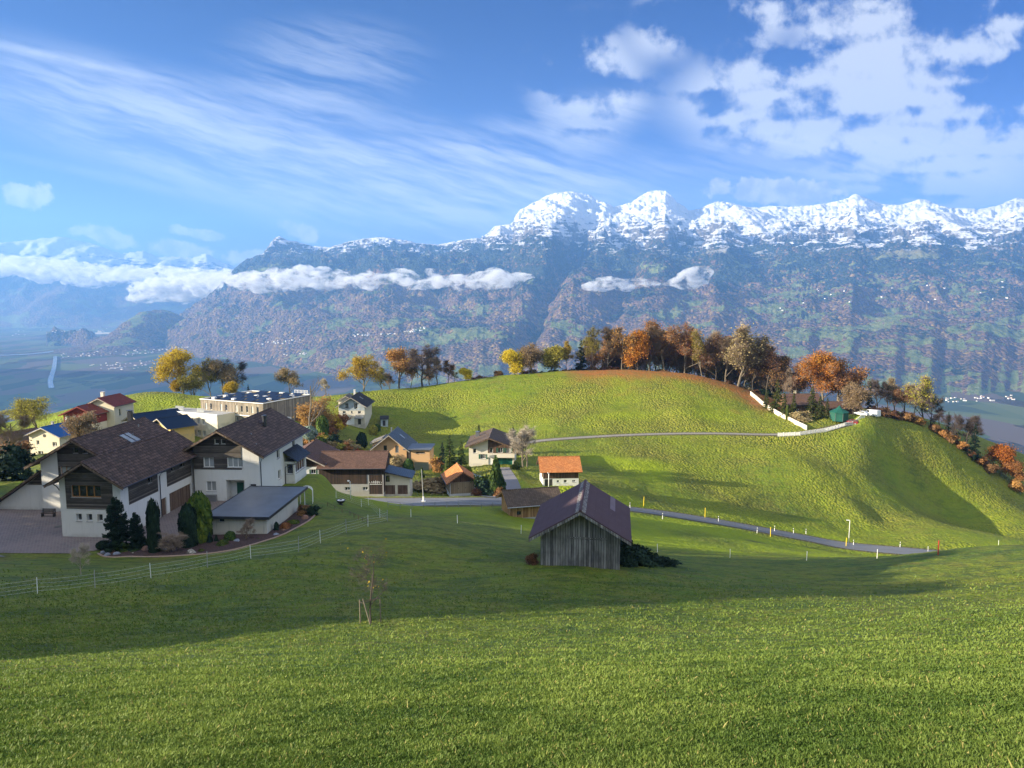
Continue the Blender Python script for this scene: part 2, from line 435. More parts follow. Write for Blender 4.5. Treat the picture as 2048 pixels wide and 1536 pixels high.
# ---- grass material
mg, N, b = new_mat('grass_meadow')
p = N.pos()
n1 = N.noise(p, .045, 5, .55); n2 = N.noise(p, .5, 5, .65); n3 = N.noise(p, 4.5, 5, .7); n4 = N.noise(N.map(p, sc=(1, 1.6, 1)), 1.7, 4, .6)
dist = N.vmath('LENGTH', p)
warm = N.attr('tuft')
c = N.mix(N.ss(n1, .35, .65), (.100, .165, .012), (.180, .215, .014))
nn = N.noise(N.map(p, rot=(0, 0, R(12)), sc=(.45, 1.3, 1)), .33, 6, .7)
c = N.mix(N.ss(n2, .35, .7), c, (.170, .175, .022))
c = N.mix(N.math('MULTIPLY', N.ss(nn, .48, .62), .7), c, (.045, .085, .016))
c = N.mix(N.math('MULTIPLY', N.ss(N.noise(p, .12, 5, .7), .55, .7), .55), c, (.16, .125, .035))
c = N.mix(N.math('MULTIPLY', N.ss(n3, .5, .72), .6), c, (.040, .065, .014))
ng = N.noise(N.map(p, rot=(0, 0, R(-10)), sc=(.6, 1.5, 1)), 1.1, 5, .72)
c = N.mix(N.math('MULTIPLY', N.ss(ng, .50, .66), .55), c, (.038, .066, .012))
c = N.mix(N.math('MULTIPLY', N.ss(ng, .46, .32), .40), c, (.23, .24, .055))
c = N.mix(N.math('MULTIPLY', warm, N.ss(n4, .35, .62)), c, (.27, .235, .040))
tuftv = N.voro(N.vmath('ADD', p, N.vmath('SCALE', N.noise(p, 3.1, 2, .5, col=True), scale=.5)), 1.9)
c = N.mix(N.math('MULTIPLY', N.ss(tuftv, .42, .72), N.math('MULTIPLY_ADD', warm, .50, .22)), c, (.030, .050, .008))
c = N.mix(N.math('MULTIPLY', N.ss(tuftv, .28, .08), N.math('MULTIPLY', warm, .5)), c, (.24, .22, .05))
c = N.mix(N.attr('lush_lit'), c, (.27, .34, .008))  # lush lime green, partly sunlight put into the colour
c = N.mix(N.attr('litter'), c, N.mix(N.ss(n2, .35, .65), (.30, .115, .030), (.21, .12, .035)))
c = N.mix(N.attr('soil'), c, (.10, .075, .05))
vt = N.voro(N.vmath('ADD', p, N.vmath('SCALE', N.noise(p, 2.2, 2, .5, col=True), scale=.35)), 1.55)
hgt = add(N.math('MULTIPLY', N.math('MULTIPLY', vt, -1.0), N.math('MULTIPLY_ADD', warm, .55, .10)), N.math('MULTIPLY', n4, .22), N.math('MULTIPLY', n3, .07))
finish(N, b, c, .75, N.bump(hgt, 1.0, 1.0), spec=.25)

# ---- the near ground as one polar sheet round the viewer
def polar_sheet(name, thetas, rs, hfun, mat, attrs=None):
    th, r = np.meshgrid(thetas, rs)
    x = r * np.sin(th); y = r * np.cos(th)
    z = hfun(x, y)
    nr, nt = x.shape
    idx = np.arange(nr * nt).reshape(nr, nt)
    f = np.stack([idx[:-1, :-1], idx[:-1, 1:], idx[1:, 1:], idx[1:, :-1]], -1).reshape(-1, 4)[:, ::-1]
    me = np_mesh(name, np.stack([x, y, z], -1).reshape(-1, 3), f, mat, True)
    if attrs:
        for k, fn in attrs.items():
            a = me.attributes.new(k, 'FLOAT', 'POINT'); a.data.foreach_set('value', fn(x, y, z).ravel().astype(np.float32))
    return link(name, me)
fine_t = np.linspace(R(-39), R(39), int(900*Q))
coarse = np.linspace(R(39), R(321), 150)[1:-1]
thetas = np.r_[fine_t, coarse, R(321)]
rs = np.r_[np.geomspace(.8, 60, int(330*Q))[:-1], np.linspace(60, 290, int(620*Q))[:-1], np.geomspace(290, 1600, 80)]
def near_h(x, y):
    z = H(x, y)
    z = z + .10 * fbm(x / 1.3, y / 1.0, 2, 5) * sstep(np.hypot(x, y), 4, 30) * (1 - pad_mask(x, y))
    return z
def pad_mask(x, y):
    k = np.zeros(x.shape)
    for x0, x1, y0, y1, zp, m in PADS:
        k = np.maximum(k, ((x > x0 - 1) & (x < x1 + 1) & (y > y0 - 1) & (y < y1 + 1)).astype(float))
    for line in (LOWER_ROAD, UPPER_ROAD, DRIVE):
        m = (y > 110) & (y < 240)
        if m.any():
            dd, _ = seg_dist(x[m], y[m], line); k[m] = np.maximum(k[m], (dd < 3.6).astype(float))
    return k
def a_tuft(x, y, z):
    k = sstep(y, 128, 150) * (1 - sstep(y, 256, 268))
    e = .002
    s = fbm(x / 30, y / 22, 3, 21)
    smooth = np.exp(-((y - (178 + .02 * x)) / 9) ** 2) * sstep(x, -10, 10) * (x < 40)
    return np.clip(k * (.55 + 1.4 * s) - smooth * .7, 0, 1)
def a_litter(x, y, z):
    c1 = P(1250, 745, 274); c2 = P(1540, 800, 255)
    dd, _ = seg_dist(x, y, [P(1190, 741, 274), P(1380, 746, 272), P(1480, 775, 264), P(1545, 810, 253)])
    return np.clip(1.25 * (1 - sstep(dd, 3, 17 )) + .5 * fbm(x / 6, y / 6, 3, 31) * (dd < 22), 0, 1) * (dd < 24)
def a_soil(x, y, z):
    dd, _ = seg_dist(x, y, UPPER_ROAD); d2, _ = seg_dist(x, y, LOWER_ROAD)
    q = P(1510, 1081, 130)
    return np.clip(np.maximum((1 - sstep(dd, 1.8, 2.6)), (1 - sstep(d2, 2.9, 3.6))) + 1.0 * np.exp(-((x - q.x) / 1.6) ** 2 - ((y - q.y) / 1.0) ** 2), 0, 1) * .8
def a_lush_lit(x, y, z):  # lime grass mask; on the lower field its colour stands in for sunlight
    dd, _ = seg_dist(x, y, LOWER_ROAD)
    k = (1 - sstep(dd, 6, 30)) * (y > 100) * .8 + np.exp(-((y - 190) / 14) ** 2 - ((x - 32) / 16) ** 2) * .9 + np.exp(-((y - 234) / 6) ** 2) * .7 * (np.abs(x - 50) < 45)
    k = np.maximum(k, sstep(y, 97, 104) * (1 - sstep(y, 150, 165)) * sstep(x, -8, 8) * 1.2)
    k = np.maximum(k, (x < -60) * sstep(y, 180, 200) * .9); k = np.maximum(k, sstep(y, 150, 175) * .35)
    return np.clip(k * (.55 + .8 * fbm(x / 14, y / 14, 2, 41)) , 0, .8)
ground = polar_sheet('meadow_ground', thetas, rs, near_h, mg, {'tuft': a_tuft, 'litter': a_litter, 'soil': a_soil, 'lush_lit': a_lush_lit})
tag(ground, kind='structure')
# ================================================================ VALLEY AND MOUNTAINS
SKYLINE = [(-400,500),(-100,465),(0,452),(50,458),(110,452),(170,470),(215,488),(260,506),(300,500),(330,512),(370,512),(400,514),(425,505),(450,520),(500,540),(540,560),(620,600)]
SKY_Y = 15500
RIDGE = [(150,705),(200,698),(250,700),(330,690),(370,655),(400,620),(450,565),(480,535),(505,515),(535,506),(552,484),(560,474),(570,471),(585,480),(603,482),(630,490),(672,494),(700,483),(735,476),(770,473),(795,476),(810,484),
 (850,486),(880,488),(920,480),(960,474),(978,464),(990,451),(1004,449),(1020,447),(1027,442),(1030,430),(1040,418),(1055,411),(1062,405),(1075,400),(1090,390),(1110,384),(1140,381),(1165,386),(1178,390),(1186,397),(1200,402),(1215,407),(1222,413),(1240,408),(1262,399),(1285,383),(1305,379),(1322,380),(1335,391),(1345,404),(1360,412),(1368,420),(1378,418),(1390,416),(1405,408),(1425,401),(1445,403),(1462,408),(1480,413),(1505,414),(1525,410),(1560,412),(1600,410),(1640,404),(1668,398),(1690,386),(1715,396),(1740,406),(1775,409),(1798,403),(1815,396),(1830,398),(1850,407),(1875,414),(1940,416),(1970,409),(1990,400),(2005,394),(2025,398),(2045,412),(2060,419),(2200,400),(2500,430),(2900,380)]
RIDGE_Y = [(150,7800),(330,7700),(480,8600),(560,9200),(750,9400),(950,9300),(1020,10200),(1140,10600),(1300,10900),(1480,11000),(1700,11200),(1850,10800),(2048,10800),(2600,10500),(2900,10000)]
BASE_Y = [(150,7300),(300,6900),(380,6200),(480,5600),(620,4900),(700,4500),(850,4200),(1050,3950),(1700,3800),(2048,3700),(2600,3500),(2900,3400)]
FLOOR = -502.0
def vslope(v):
    b = (v - 768) / FPX; return -(SP + b * CP) / (CP - b * SP)
def uof(x, y):   # photo column of a far direction (small vertical correction neglected)
    return 1024 + FPX * x / y * CP
def _i(tab, u): a = np.array(tab, float); return np.interp(u, a[:, 0], a[:, 1])
_sr = np.array(RIDGE, float); _ss = np.array(SKYLINE, float)
def far_h(x, y, detail=True):
    yy = np.maximum(y, 1.0); r = np.hypot(x, y)
    # photo column for a horizontal direction near the horizon
    u = 1024 + FPX * x / yy * (CP + .0 * r)
    u = np.where(y > 50, u, 1024 + FPX * np.sign(x) * 9)
    z = np.full(x.shape, FLOOR) + 5 * fbm(x / 900, y / 900, 3, 1)
    # near range
    uw = u + 6 * fbm(x / 350, y / 350, 3, 77) * 1.0
    yr = _i(RIDGE_Y, u); yb = _i(BASE_Y, u) + 320 * fbm(u / 90, u * 0 + 3.3, 3, 5)
    zr = vslope(np.interp(u, _sr[:, 0], _sr[:, 1])) * yr
    zr = zr - np.where(u > 540, 26, 8) * (1 - np.clip(fbm(u / 9.0, u * 0 + 7.7, 3, 301, .6, True) + .25, 0, 1))
    s = (y - yb) / (yr - yb)
    sc = np.clip(s, 0, 1)
    inm = (u > 100) & (y > 50)
    prof = .86 * sc + .14 * sc ** 3 + .05 * np.sin(sc * 12.5) * sc * (1 - sc) * 2
    # gullies running down the slope, and cross relief
    env = np.sin(np.pi * np.clip(sc, 0, 1)) ** .8
    gx = x + 420 * fbm(x / 1300, y / 1300, 3, 50)
    gul = fbm(gx / 900 + y / 2600, y / 2300, 4, 8, .5, True)
    relief = 165 * gul * env ** 2.2 + 85 * fbm(x / 420, y / 420, 5, 12, .55, True) * (env * .75 + .25 * (sc > .3) * (1 - sstep(sc, .93, 1.0)))
    relief += 24 * fbm(x / 110, y / 110, 3, 15, .6) * sstep(sc, 0, .15) * (1 - .5 * sstep(sc, .9, 1))
    relief += (150 * (fbm(x / 420 + y / 900, y / 420, 4, 19, .58, True) - .42) + 20 * (fbm(x / 110, y / 110, 3, 23, .6, True) - .35)) * sstep(sc, .5, .68) * (1 - .8 * sstep(sc, .96, 1.0))
    # terraces with alps in the upper forest belt
    zz = FLOOR + (zr - FLOOR) * prof
    terr = 55 * np.sin(zz / 95.0 + 2.5 * fbm(x / 1300, y / 1300, 2, 61)) * env * (zz < 500)
    m1 = zz + relief + terr
    # the big ravine
    cu = np.interp(y, [4200, 5600, 7000, 8400], [1035, 1085, 1135, 1165])
    m1 = m1 - 230 * np.exp(-((u - cu) / 26) ** 2) * env
    cu2 = np.interp(y, [4200, 6500, 8000], [1180, 1250, 1290])
    m1 = m1 - 90 * np.exp(-((u - cu2) / 22) ** 2) * env
    # keep the ridge line itself and cap what stands before it under it
    cap = vslope(np.interp(u, _sr[:, 0], _sr[:, 1]) + 1.0 + 14 * np.clip(1 - sc, 0, 1) ) * y
    m1 = np.where(s < 1, np.minimum(m1, np.where(u > 440, cap, 1e9)), m1)
    # summits standing in front of the main wall
    def peak(u0, v0, y0, kl, kr, kf, seed, jag=30):
        x0 = (u0 - 1024) / FPX / CP * y0; z0 = vslope(v0) * y0
        dx = x - x0; dy = y - y0
        wv = 70 * fbm(x / 320, y / 320, 4, seed)
        h_ = z0 - np.where(dx < 0, -dx * kl, dx * kr) - np.where(dy < 0, -dy * kf, dy * .35) + wv * np.clip((np.abs(dx) + np.abs(dy)) / 260, 0, 1)
        return h_ + jag * fbm(x / 90, y / 90, 3, seed + 3, .6, True) * np.clip((np.abs(dx) + np.abs(dy)) / 160, 0, 1)
    for a in ((1322, 441, 8600, .85, .75, .50, 101), (1457, 409, 9400, .62, .33, .42, 105), (1826, 417, 8900, .62, .30, .42, 111),
              (567, 472, 8800, 1.5, .55, .55, 117), (1001, 450, 9000, .9, .6, .5, 121), (768, 474, 9100, .22, .28, .4, 125)):
        m1 = np.maximum(m1, peak(*a))
    backs = zr - (y - yr) * .55
    m1 = np.where(s > 1, np.minimum(m1, backs), m1)
    mm = np.where(inm & (s > 0), m1, z)
    z = np.maximum(z, np.where(inm, mm, z))
    # wooded knoll on the valley floor, left
    def knoll(u0, v0, y0, rx, ry, pw=2.0):
        x0 = (u0 - 1024) / FPX / CP * y0; z0 = vslope(v0) * y0 - FLOOR
        q = ((x - x0) / rx) ** 2 + ((y - y0) / ry) ** 2
        return z0 * np.exp(-q ** (pw / 2)) * (1 + .10 * fbm(x / 160, y / 160, 3, 141))
    kn = FLOOR + np.maximum(knoll(322, 620, 7300, 330, 700, 2.4), knoll(255, 672, 7200, 300, 500))
    z = np.maximum(z, kn)
    # far range on the left
    y2 = SKY_Y + 0 * u; z2 = vslope(np.interp(u, _ss[:, 0], _ss[:, 1])) * y2
    s2 = np.clip((y - 11500) / (y2 - 11500), 0, 1); e2 = np.sin(np.pi * s2) ** .7
    h2 = FLOOR + (z2 - FLOOR) * (s2 ** 1.15) + e2 * (260 * fbm(x / 1500, y / 3200, 4, 33, .5, True) + 60 * fbm(x / 400, y / 400, 3, 35, .5, True)) * (u < 700)
    cap2 = vslope(np.interp(u, _ss[:, 0], _ss[:, 1]) + 3) * y
    h2 = np.where(s2 < 1, np.minimum(h2, cap2), z2 - (y - y2) * .5)
    z = np.maximum(z, np.where((u < 640) & (y > 11400), h2, -1e9))
    # unseen mountain left of the frame, added to lay its shade on the valley floor
    q = np.clip(1 - np.hypot((x + 6900) / 2900, (y - 2900) / 2700), 0, 1)
    z = z + 2150 * q ** 1.1 * (1 + .15 * fbm(x / 900, y / 900, 3, 71))
    # slope below the hamlet
    near = -120 - (r - 420) * .42
    z = np.maximum(z, np.where(r < 1700, near - 6, -1e9))
    return z

mm_, N, b = new_mat('mountain_slopes')
p = N.pos(); ps = N.sep(p); nrm = N.sep(N.n.new('ShaderNodeNewGeometry').outputs['Normal'])
steep = N.math('SUBTRACT', 1.0, nrm[2])
nA = N.noise(p, .0011, 6, .6); nB = N.noise(p, .0045, 6, .62); nC = N.noise(p, .02, 5, .65); nD = N.noise(p, .055, 4, .7)
zc = ps[2]
# forest: single crowns as cells of mixed colours
crown = N.voro(p, .045, 'F1', 'Color'); crd = N.voro(p, .045)
cs = N.n.new('ShaderNodeSeparateColor'); N.l.new(crown, cs.inputs[0])
cr, cg = cs.outputs[0], cs.outputs[1]
conif = N.mix(cr, (.010, .020, .016), (.042, .054, .036))
decid = N.mix(cg, (.165, .098, .066), (.068, .057, .047))
decid = N.mix(N.ss(cr, .8, .92), decid, (.24, .165, .06))
hi = N.ss(N.math('ADD', zc, N.math('MULTIPLY', N.math('SUBTRACT', nB, .5), 900)), -80, 260)
mixsel = N.math('ADD', hi, N.math('MULTIPLY', N.math('SUBTRACT', cg, .55), .9), clamp=True)
mixsel = N.math('ADD', mixsel, N.math('MULTIPLY', N.ss(N.noise(p, .0026, 4, .6), .50, .60), .65), clamp=True)
forest = N.mix(N.ss(mixsel, .45, .8), decid, conif)
# meadows
mead = N.mix(N.ss(nC, .35, .65), (.11, .15, .050), (.18, .19, .075))
mead = N.mix(N.ss(zc, 250, 480), mead, (.15, .115, .055))
nM = N.noise(N.map(p, sc=(1, 1.3, 2.6)), .0021, 5, .58, .4)
flat = N.ss(steep, .20, .06)
mk = N.math('ADD', nM, N.math('MULTIPLY', flat, .12))
mk = N.math('ADD', mk, N.math('MULTIPLY', N.ss(ps[0], 800, 3400), .055))
meadm = N.ss(N.math('ADD', mk, N.math('MULTIPLY', N.math('SUBTRACT', nB, .5), .25)), .655, .67)
meadm = N.math('MULTIPLY', meadm, N.ss(nD, .68, .60))
land = N.mix(meadm, forest, mead)
# above the tree line: rough pasture, rock, snow
tl = N.math('ADD', zc, N.math('MULTIPLY', N.math('SUBTRACT', nB, .5), 700))
rock = N.mix(N.ss(nC, .3, .7), (.06, .058, .062), (.20, .18, .155))
past = N.mix(N.ss(nC, .4, .6), (.12, .085, .045), (.07, .06, .035))
alp = N.mix(N.ss(steep, .22, .34), past, rock)
land = N.mix(N.ss(tl, 520, 600), land, alp)
band = N.noise(N.map(p, sc=(.35, .35, 3.2)), .012, 5, .65)
sn = add(N.math('MULTIPLY', zc, .0011), N.math('MULTIPLY', N.math('SUBTRACT', nB, .5), 1.15), N.math('MULTIPLY', N.math('SUBTRACT', nC, .5), .5),
         N.math('MULTIPLY', N.math('SUBTRACT', band, .5), 1.5), N.math('MULTIPLY', steep, -.95))
snow = N.ss(sn, .42, .50)
snow = N.math('MULTIPLY', snow, N.ss(zc, 330, 520))
col = N.mix(snow, land, (.53, .54, .57))
isfor = N.math('MULTIPLY', N.math('SUBTRACT', 1.0, meadm), N.ss(tl, 640, 540))
isfor = N.math('MULTIPLY', isfor, N.math('SUBTRACT', 1.0, snow))
bh = add(N.math('MULTIPLY', N.math('MULTIPLY', crd, isfor), -22.0), N.math('MULTIPLY', nC, N.math('MULTIPLY_ADD', snow, -16.0, 26.0)), N.math('MULTIPLY', N.math('MULTIPLY', nD, N.ss(tl, 500, 700)), 9.0))
finish(N, b, col, .9, N.bump(bh, 1.0, 1.0), spec=.1)
# valley floor: a patchwork of fields
mv, N, b = new_mat('valley_floor')
p = N.pos(); q = N.map(p, rot=(0, 0, R(24)), sc=(1, .42, 1))
wq = N.vmath('ADD', q, N.vmath('SCALE', N.noise(p, .0006, 2, .5, col=True), scale=500))
vn = N.n.new('ShaderNodeTexVoronoi'); vn.distance = 'CHEBYCHEV'; N.set(vn.inputs['Vector'], wq); vn.inputs['Scale'].default_value = .0052; vn.inputs['Randomness'].default_value = .75
cs = N.n.new('ShaderNodeSeparateColor'); N.l.new(vn.outputs['Color'], cs.inputs[0])
f = N.mix(N.ss(cs.outputs[0], .3, .4), (.075, .105, .035), (.12, .14, .05))
f = N.mix(N.ss(cs.outputs[1], .6, .62), f, (.13, .10, .075))
f = N.mix(N.ss(cs.outputs[2], .72, .74), f, (.055, .075, .035))
wood = N.ss(N.noise(N.map(p, rot=(0, 0, R(-62)), sc=(1, .35, 1)), .0022, 5, .6), .55, .58)
f = N.mix(wood, f, N.mix(N.noise(p, .04, 3, .6), (.025, .035, .02), (.10, .065, .035)))
finish(N, b, f, .9, N.bump(N.math('MULTIPLY', wood, N.noise(p, .05, 3, .7)), 22.0, 1.0), spec=.1)

th = np.r_[np.linspace(R(-62), R(-37), 60)[:-1], np.linspace(R(-37), R(37), int(1000*Q)), np.linspace(R(37), R(60), 50)[1:]]
rr = np.r_[np.geomspace(1200, 3600, 60)[:-1], np.linspace(3600, 12000, int(480*Q))[:-1], np.linspace(12000, 17500, 90)]
def polar_part(name, keep, mat):
    TH, RR = np.meshgrid(th, rr); x = RR * np.sin(TH); y = RR * np.cos(TH); z = far_h(x, y)
    nr, nt = x.shape; idx = np.arange(nr * nt).reshape(nr, nt)
    f = np.stack([idx[:-1, :-1], idx[:-1, 1:], idx[1:, 1:], idx[1:, :-1]], -1).reshape(-1, 4)[:, ::-1]
    zf = z.ravel()[f].max(1); k = keep(zf)
    f = f[k]; used = np.unique(f); remap = np.zeros(nr * nt, np.int64); remap[used] = np.arange(len(used))
    me = np_mesh(name, np.stack([x, y, z], -1).reshape(-1, 3)[used], remap[f], mat, True)
    return tag(link(name, me), kind='structure')
polar_part('mountains', lambda z: z > FLOOR + 7, mm_)
polar_part('valley_floor', lambda z: z <= FLOOR + 7, mv)
# the same country all round, coarse, outside the frame
th_keep = (th, rr)
th = np.linspace(R(60), R(298), 90); rr = np.geomspace(1200, 16000, 70)
polar_part('hills', lambda z: z > -1e9, mm_)
# ================================================================ MATERIALS FOR BUILT THINGS
def stucco(name, c, dirt=.35, dc=(.30, .27, .22)):
    m, N, b = new_mat(name); p = N.obj()
    n = N.noise(p, .7, 5, .6); s = N.noise(N.map(p, sc=(2.2, 2.2, .25)), 1.6, 5, .65); f = N.noise(p, 28, 3, .6)
    z = N.sep(p)[2]
    low = N.math('MULTIPLY', N.ss(z, .7, .0), N.ss(n, .35, .6))
    c2 = N.mix(N.math('MULTIPLY', N.ss(s, .5, .78), dirt), c, tuple(x * .62 for x in c))
    c2 = N.mix(N.math('MULTIPLY', low, .5), c2, dc)
    c2 = N.mix(N.math('MULTIPLY', n, .16), c2, tuple(x * .8 for x in c))
    finish(N, b, c2, .85, N.bump(f, .01, .5)); return m
def boards(name, c1, c2, vert=True, w=.16, gap=.5, rough=.8, wk=.45):
    """timber boards: grain, board to board colour and dark joints"""
    m, N, b = new_mat(name); p = N.obj(); s = N.sep(p)
    across = add(s[0], s[1]) if vert else s[2]
    k = N.math('DIVIDE', across, w)
    fl = N.math('FLOOR', k); fr = N.math('FRACT', k)
    wn = N.node('ShaderNodeTexWhiteNoise', {'W': fl}, noise_dimensions='1D').outputs[0]
    gsc = (4.5, 4.5, .5) if vert else (.5, .5, 4.5)
    off = N.comb(0, 0, N.math('MULTIPLY', wn, 37))
    g = N.noise(N.map(N.vmath('ADD', p, off), sc=gsc), 1.4, 6, .7)
    big = N.noise(p, .5, 4, .6)
    col = N.mix(N.ss(add(N.math('MULTIPLY', g, .65), N.math('MULTIPLY', wn, wk), (.45 - wk) * .5), .32, .74), c1, c2)
    col = N.mix(N.math('MULTIPLY', N.ss(big, .45, .7), .45), col, tuple(x * .6 for x in c1))
    joint = N.math('MINIMUM', N.ss(fr, .0, .16), N.ss(fr, 1.0, .84))
    col = N.mix(N.math('MULTIPLY', N.math('SUBTRACT', 1.0, joint), gap), col, (.012, .010, .008))
    h = add(N.math('MULTIPLY', joint, .7), N.math('MULTIPLY', g, .35), N.math('MULTIPLY', wn, .3))
    finish(N, b, col, rough, N.bump(h, .025, 1.0)); return m
def tiles(name, cols, w=.30, c=.34, depth=.05, rough=.75, moss=.3, spec=.35):
    """roof tiles: courses run along local x, slope runs along local y"""
    m, N, b = new_mat(name); p = N.obj(); s = N.sep(p)
    ky = N.math('DIVIDE', s[1], c); fy = N.math('FRACT', ky); iy = N.math('FLOOR', ky)
    kx = N.math('ADD', N.math('DIVIDE', s[0], w), N.math('MULTIPLY', N.math('MODULO', iy, 2.0), .5)); fx = N.math('FRACT', kx); ix = N.math('FLOOR', kx)
    wn = N.node('ShaderNodeTexWhiteNoise', {'Vector': N.comb(ix, iy, 0.0)}, noise_dimensions='3D').outputs[0]
    n = N.noise(p, .45, 5, .6); n2 = N.noise(p, 3.5, 4, .6)
    col = N.mix(N.ss(wn, .1, .9), cols[0], cols[1])
    col = N.mix(N.math('MULTIPLY', N.ss(n, .42, .7), .6), col, cols[2])
    col = N.mix(N.math('MULTIPLY', N.ss(n2, .58, .7), moss), col, (.10, .10, .07))
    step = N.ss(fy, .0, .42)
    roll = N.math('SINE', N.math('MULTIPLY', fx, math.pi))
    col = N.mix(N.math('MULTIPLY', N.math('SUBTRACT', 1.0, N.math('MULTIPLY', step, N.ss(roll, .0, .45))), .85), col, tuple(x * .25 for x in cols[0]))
    h = add(N.math('MULTIPLY', N.math('SUBTRACT', 1.0, fy), .8), N.math('MULTIPLY', roll, .6), N.math('MULTIPLY', wn, .15))
    finish(N, b, col, rough, N.bump(h, depth, 1.0), spec=spec); return m
def plain(name, c, rough=.6, metal=0, var=.25, sc=2.0, spec=None):
    m, N, b = new_mat(name); p = N.obj(); n = N.noise(p, sc, 5, .6)
    finish(N, b, N.mix(N.math('MULTIPLY', N.ss(n, .35, .7), var), c, tuple(x * .55 for x in c)), rough, N.bump(N.noise(p, sc * 12, 3, .6), .004, .4), metal, spec); return m
M = {}
M['white'] = stucco('stucco_white', (.74, .73, .69)); M['cream'] = stucco('stucco_cream', (.68, .62, .46), .25); M['warmwhite'] = stucco('stucco_warm_white', (.72, .66, .54), .15)
M['orangewall'] = stucco('stucco_apricot', (.62, .38, .19), .15); M['yellow'] = stucco('stucco_yellow', (.62, .43, .16), .1); M['stainedwhite'] = stucco('stucco_stained', (.60, .575, .49), .75, (.22, .2, .16))
M['concrete'] = stucco('concrete', (.36, .355, .34), .5); M['greyblue'] = boards('boards_pale_blue', (.40, .47, .52), (.50, .56, .60), True, .2, .25)
M['cladding'] = boards('cladding_weathered', (.050, .040, .032), (.17, .145, .12), False, .2, .85)
M['cladding_brown'] = boards('cladding_brown', (.10, .048, .022), (.20, .12, .07), False, .13, .85)
M['doorwood'] = boards('door_boards', (.10, .055, .03), (.20, .13, .085), True, .14, .6)
M['barngrey'] = boards('barn_boards', (.055, .053, .052), (.32, .31, .30), True, .2, .85, .8, .22)
M['darkboards'] = boards('dark_boards', (.022, .012, .008), (.065, .034, .020), True, .17, .7)
M['brownboards'] = boards('brown_boards', (.075, .038, .020), (.17, .095, .05), True, .17, .75)
M['goldboards'] = boards('golden_boards', (.24, .12, .045), (.52, .31, .14), True, .2, .9)
M['orangeboards'] = boards('orange_boards', (.40, .19, .06), (.62, .34, .12), True, .2, .4)
M['redboards'] = boards('red_boards', (.22, .018, .014), (.28, .03, .022), False, .18, .4)
M['larch'] = boards('larch_slats', (.20, .165, .125), (.40, .34, .26), True, .22, .7)
M['shingle'] = tiles('shingle_wall', [(.30, .22, .12), (.42, .32, .19), (.24, .17, .10)], .14, .13, .02, .85, 0)
M['tilebrown'] = tiles('tiles_brown', [(.070, .043, .032), (.150, .094, .070), (.050, .036, .030)], .46, .46, .10)
M['tilebrown2'] = tiles('tiles_brown_small', [(.12, .062, .042), (.17, .095, .068), (.085, .05, .038)], .24, .26, .04)
M['tilebrown3'] = tiles('tiles_brown_mid', [(.095, .065, .045), (.14, .10, .075), (.08, .06, .045)], .3, .33, .05)
M['tileorange'] = tiles('tiles_orange', [(.52, .17, .045), (.68, .27, .085), (.36, .15, .06)], .24, .28, .04)
M['tilered'] = tiles('tiles_red', [(.17, .035, .025), (.24, .05, .035), (.12, .03, .025)], .3, .33, .03)
M['tileslate'] = tiles('tiles_slate_blue', [(.035, .050, .075), (.055, .075, .105), (.03, .04, .06)], .30, .36, .05, .35, 0, .6)
M['tilegrey'] = tiles('tiles_grey', [(.16, .15, .15), (.24, .23, .22), (.12, .11, .11)], .3, .34, .05)
M['tiledark'] = tiles('tiles_dark', [(.030, .030, .034), (.05, .05, .055), (.03, .028, .03)], .3, .34, .04)
M['bitumen'] = plain('roof_membrane', (.14, .155, .18), .42, 0, .5, .5, .6)
M['solar'] = plain('solar_glass', (.008, .017, .042), .45, 0, .3, 1.5, .35)
M['deck'] = boards('roof_deck_wood', (.11, .075, .05), (.20, .145, .10), True, .2, .4)
M['palewood'] = boards('pale_timber', (.38, .33, .27), (.50, .45, .38), True, .5, .2)
M['framewhite'] = plain('frame_white', (.78, .78, .76), .5, var=.1); M['framewood'] = plain('frame_wood', (.36, .17, .045), .5, var=.35)
M['framedark'] = plain('frame_dark', (.05, .045, .04), .5); M['metal'] = plain('metal_dark', (.045, .05, .06), .4, .3); M['zinc'] = plain('metal_zinc', (.30, .32, .34), .4, .7)
M['shutter'] = plain('shutter_green', (.015, .10, .06), .6); M['greendoor'] = boards('door_green', (.006, .10, .065), (.010, .15, .095), True, .6, .3)
M['curtain'] = plain('curtain_cloth', (.55, .54, .50), .9, var=.4, sc=6); M['sill'] = plain('sill_stone', (.42, .41, .40), .7)
gl, N, b = new_mat('window_glass'); p = N.obj()
finish(N, b, N.mix(N.ss(N.noise(p, 1.3, 3, .6), .4, .65), (.012, .015, .018), (.05, .055, .06)), .06, spec=.9); M['glass'] = gl
M['glasspale'] = plain('window_glass_pale', (.34, .36, .36), .12, var=.4, sc=1.5, spec=.8)
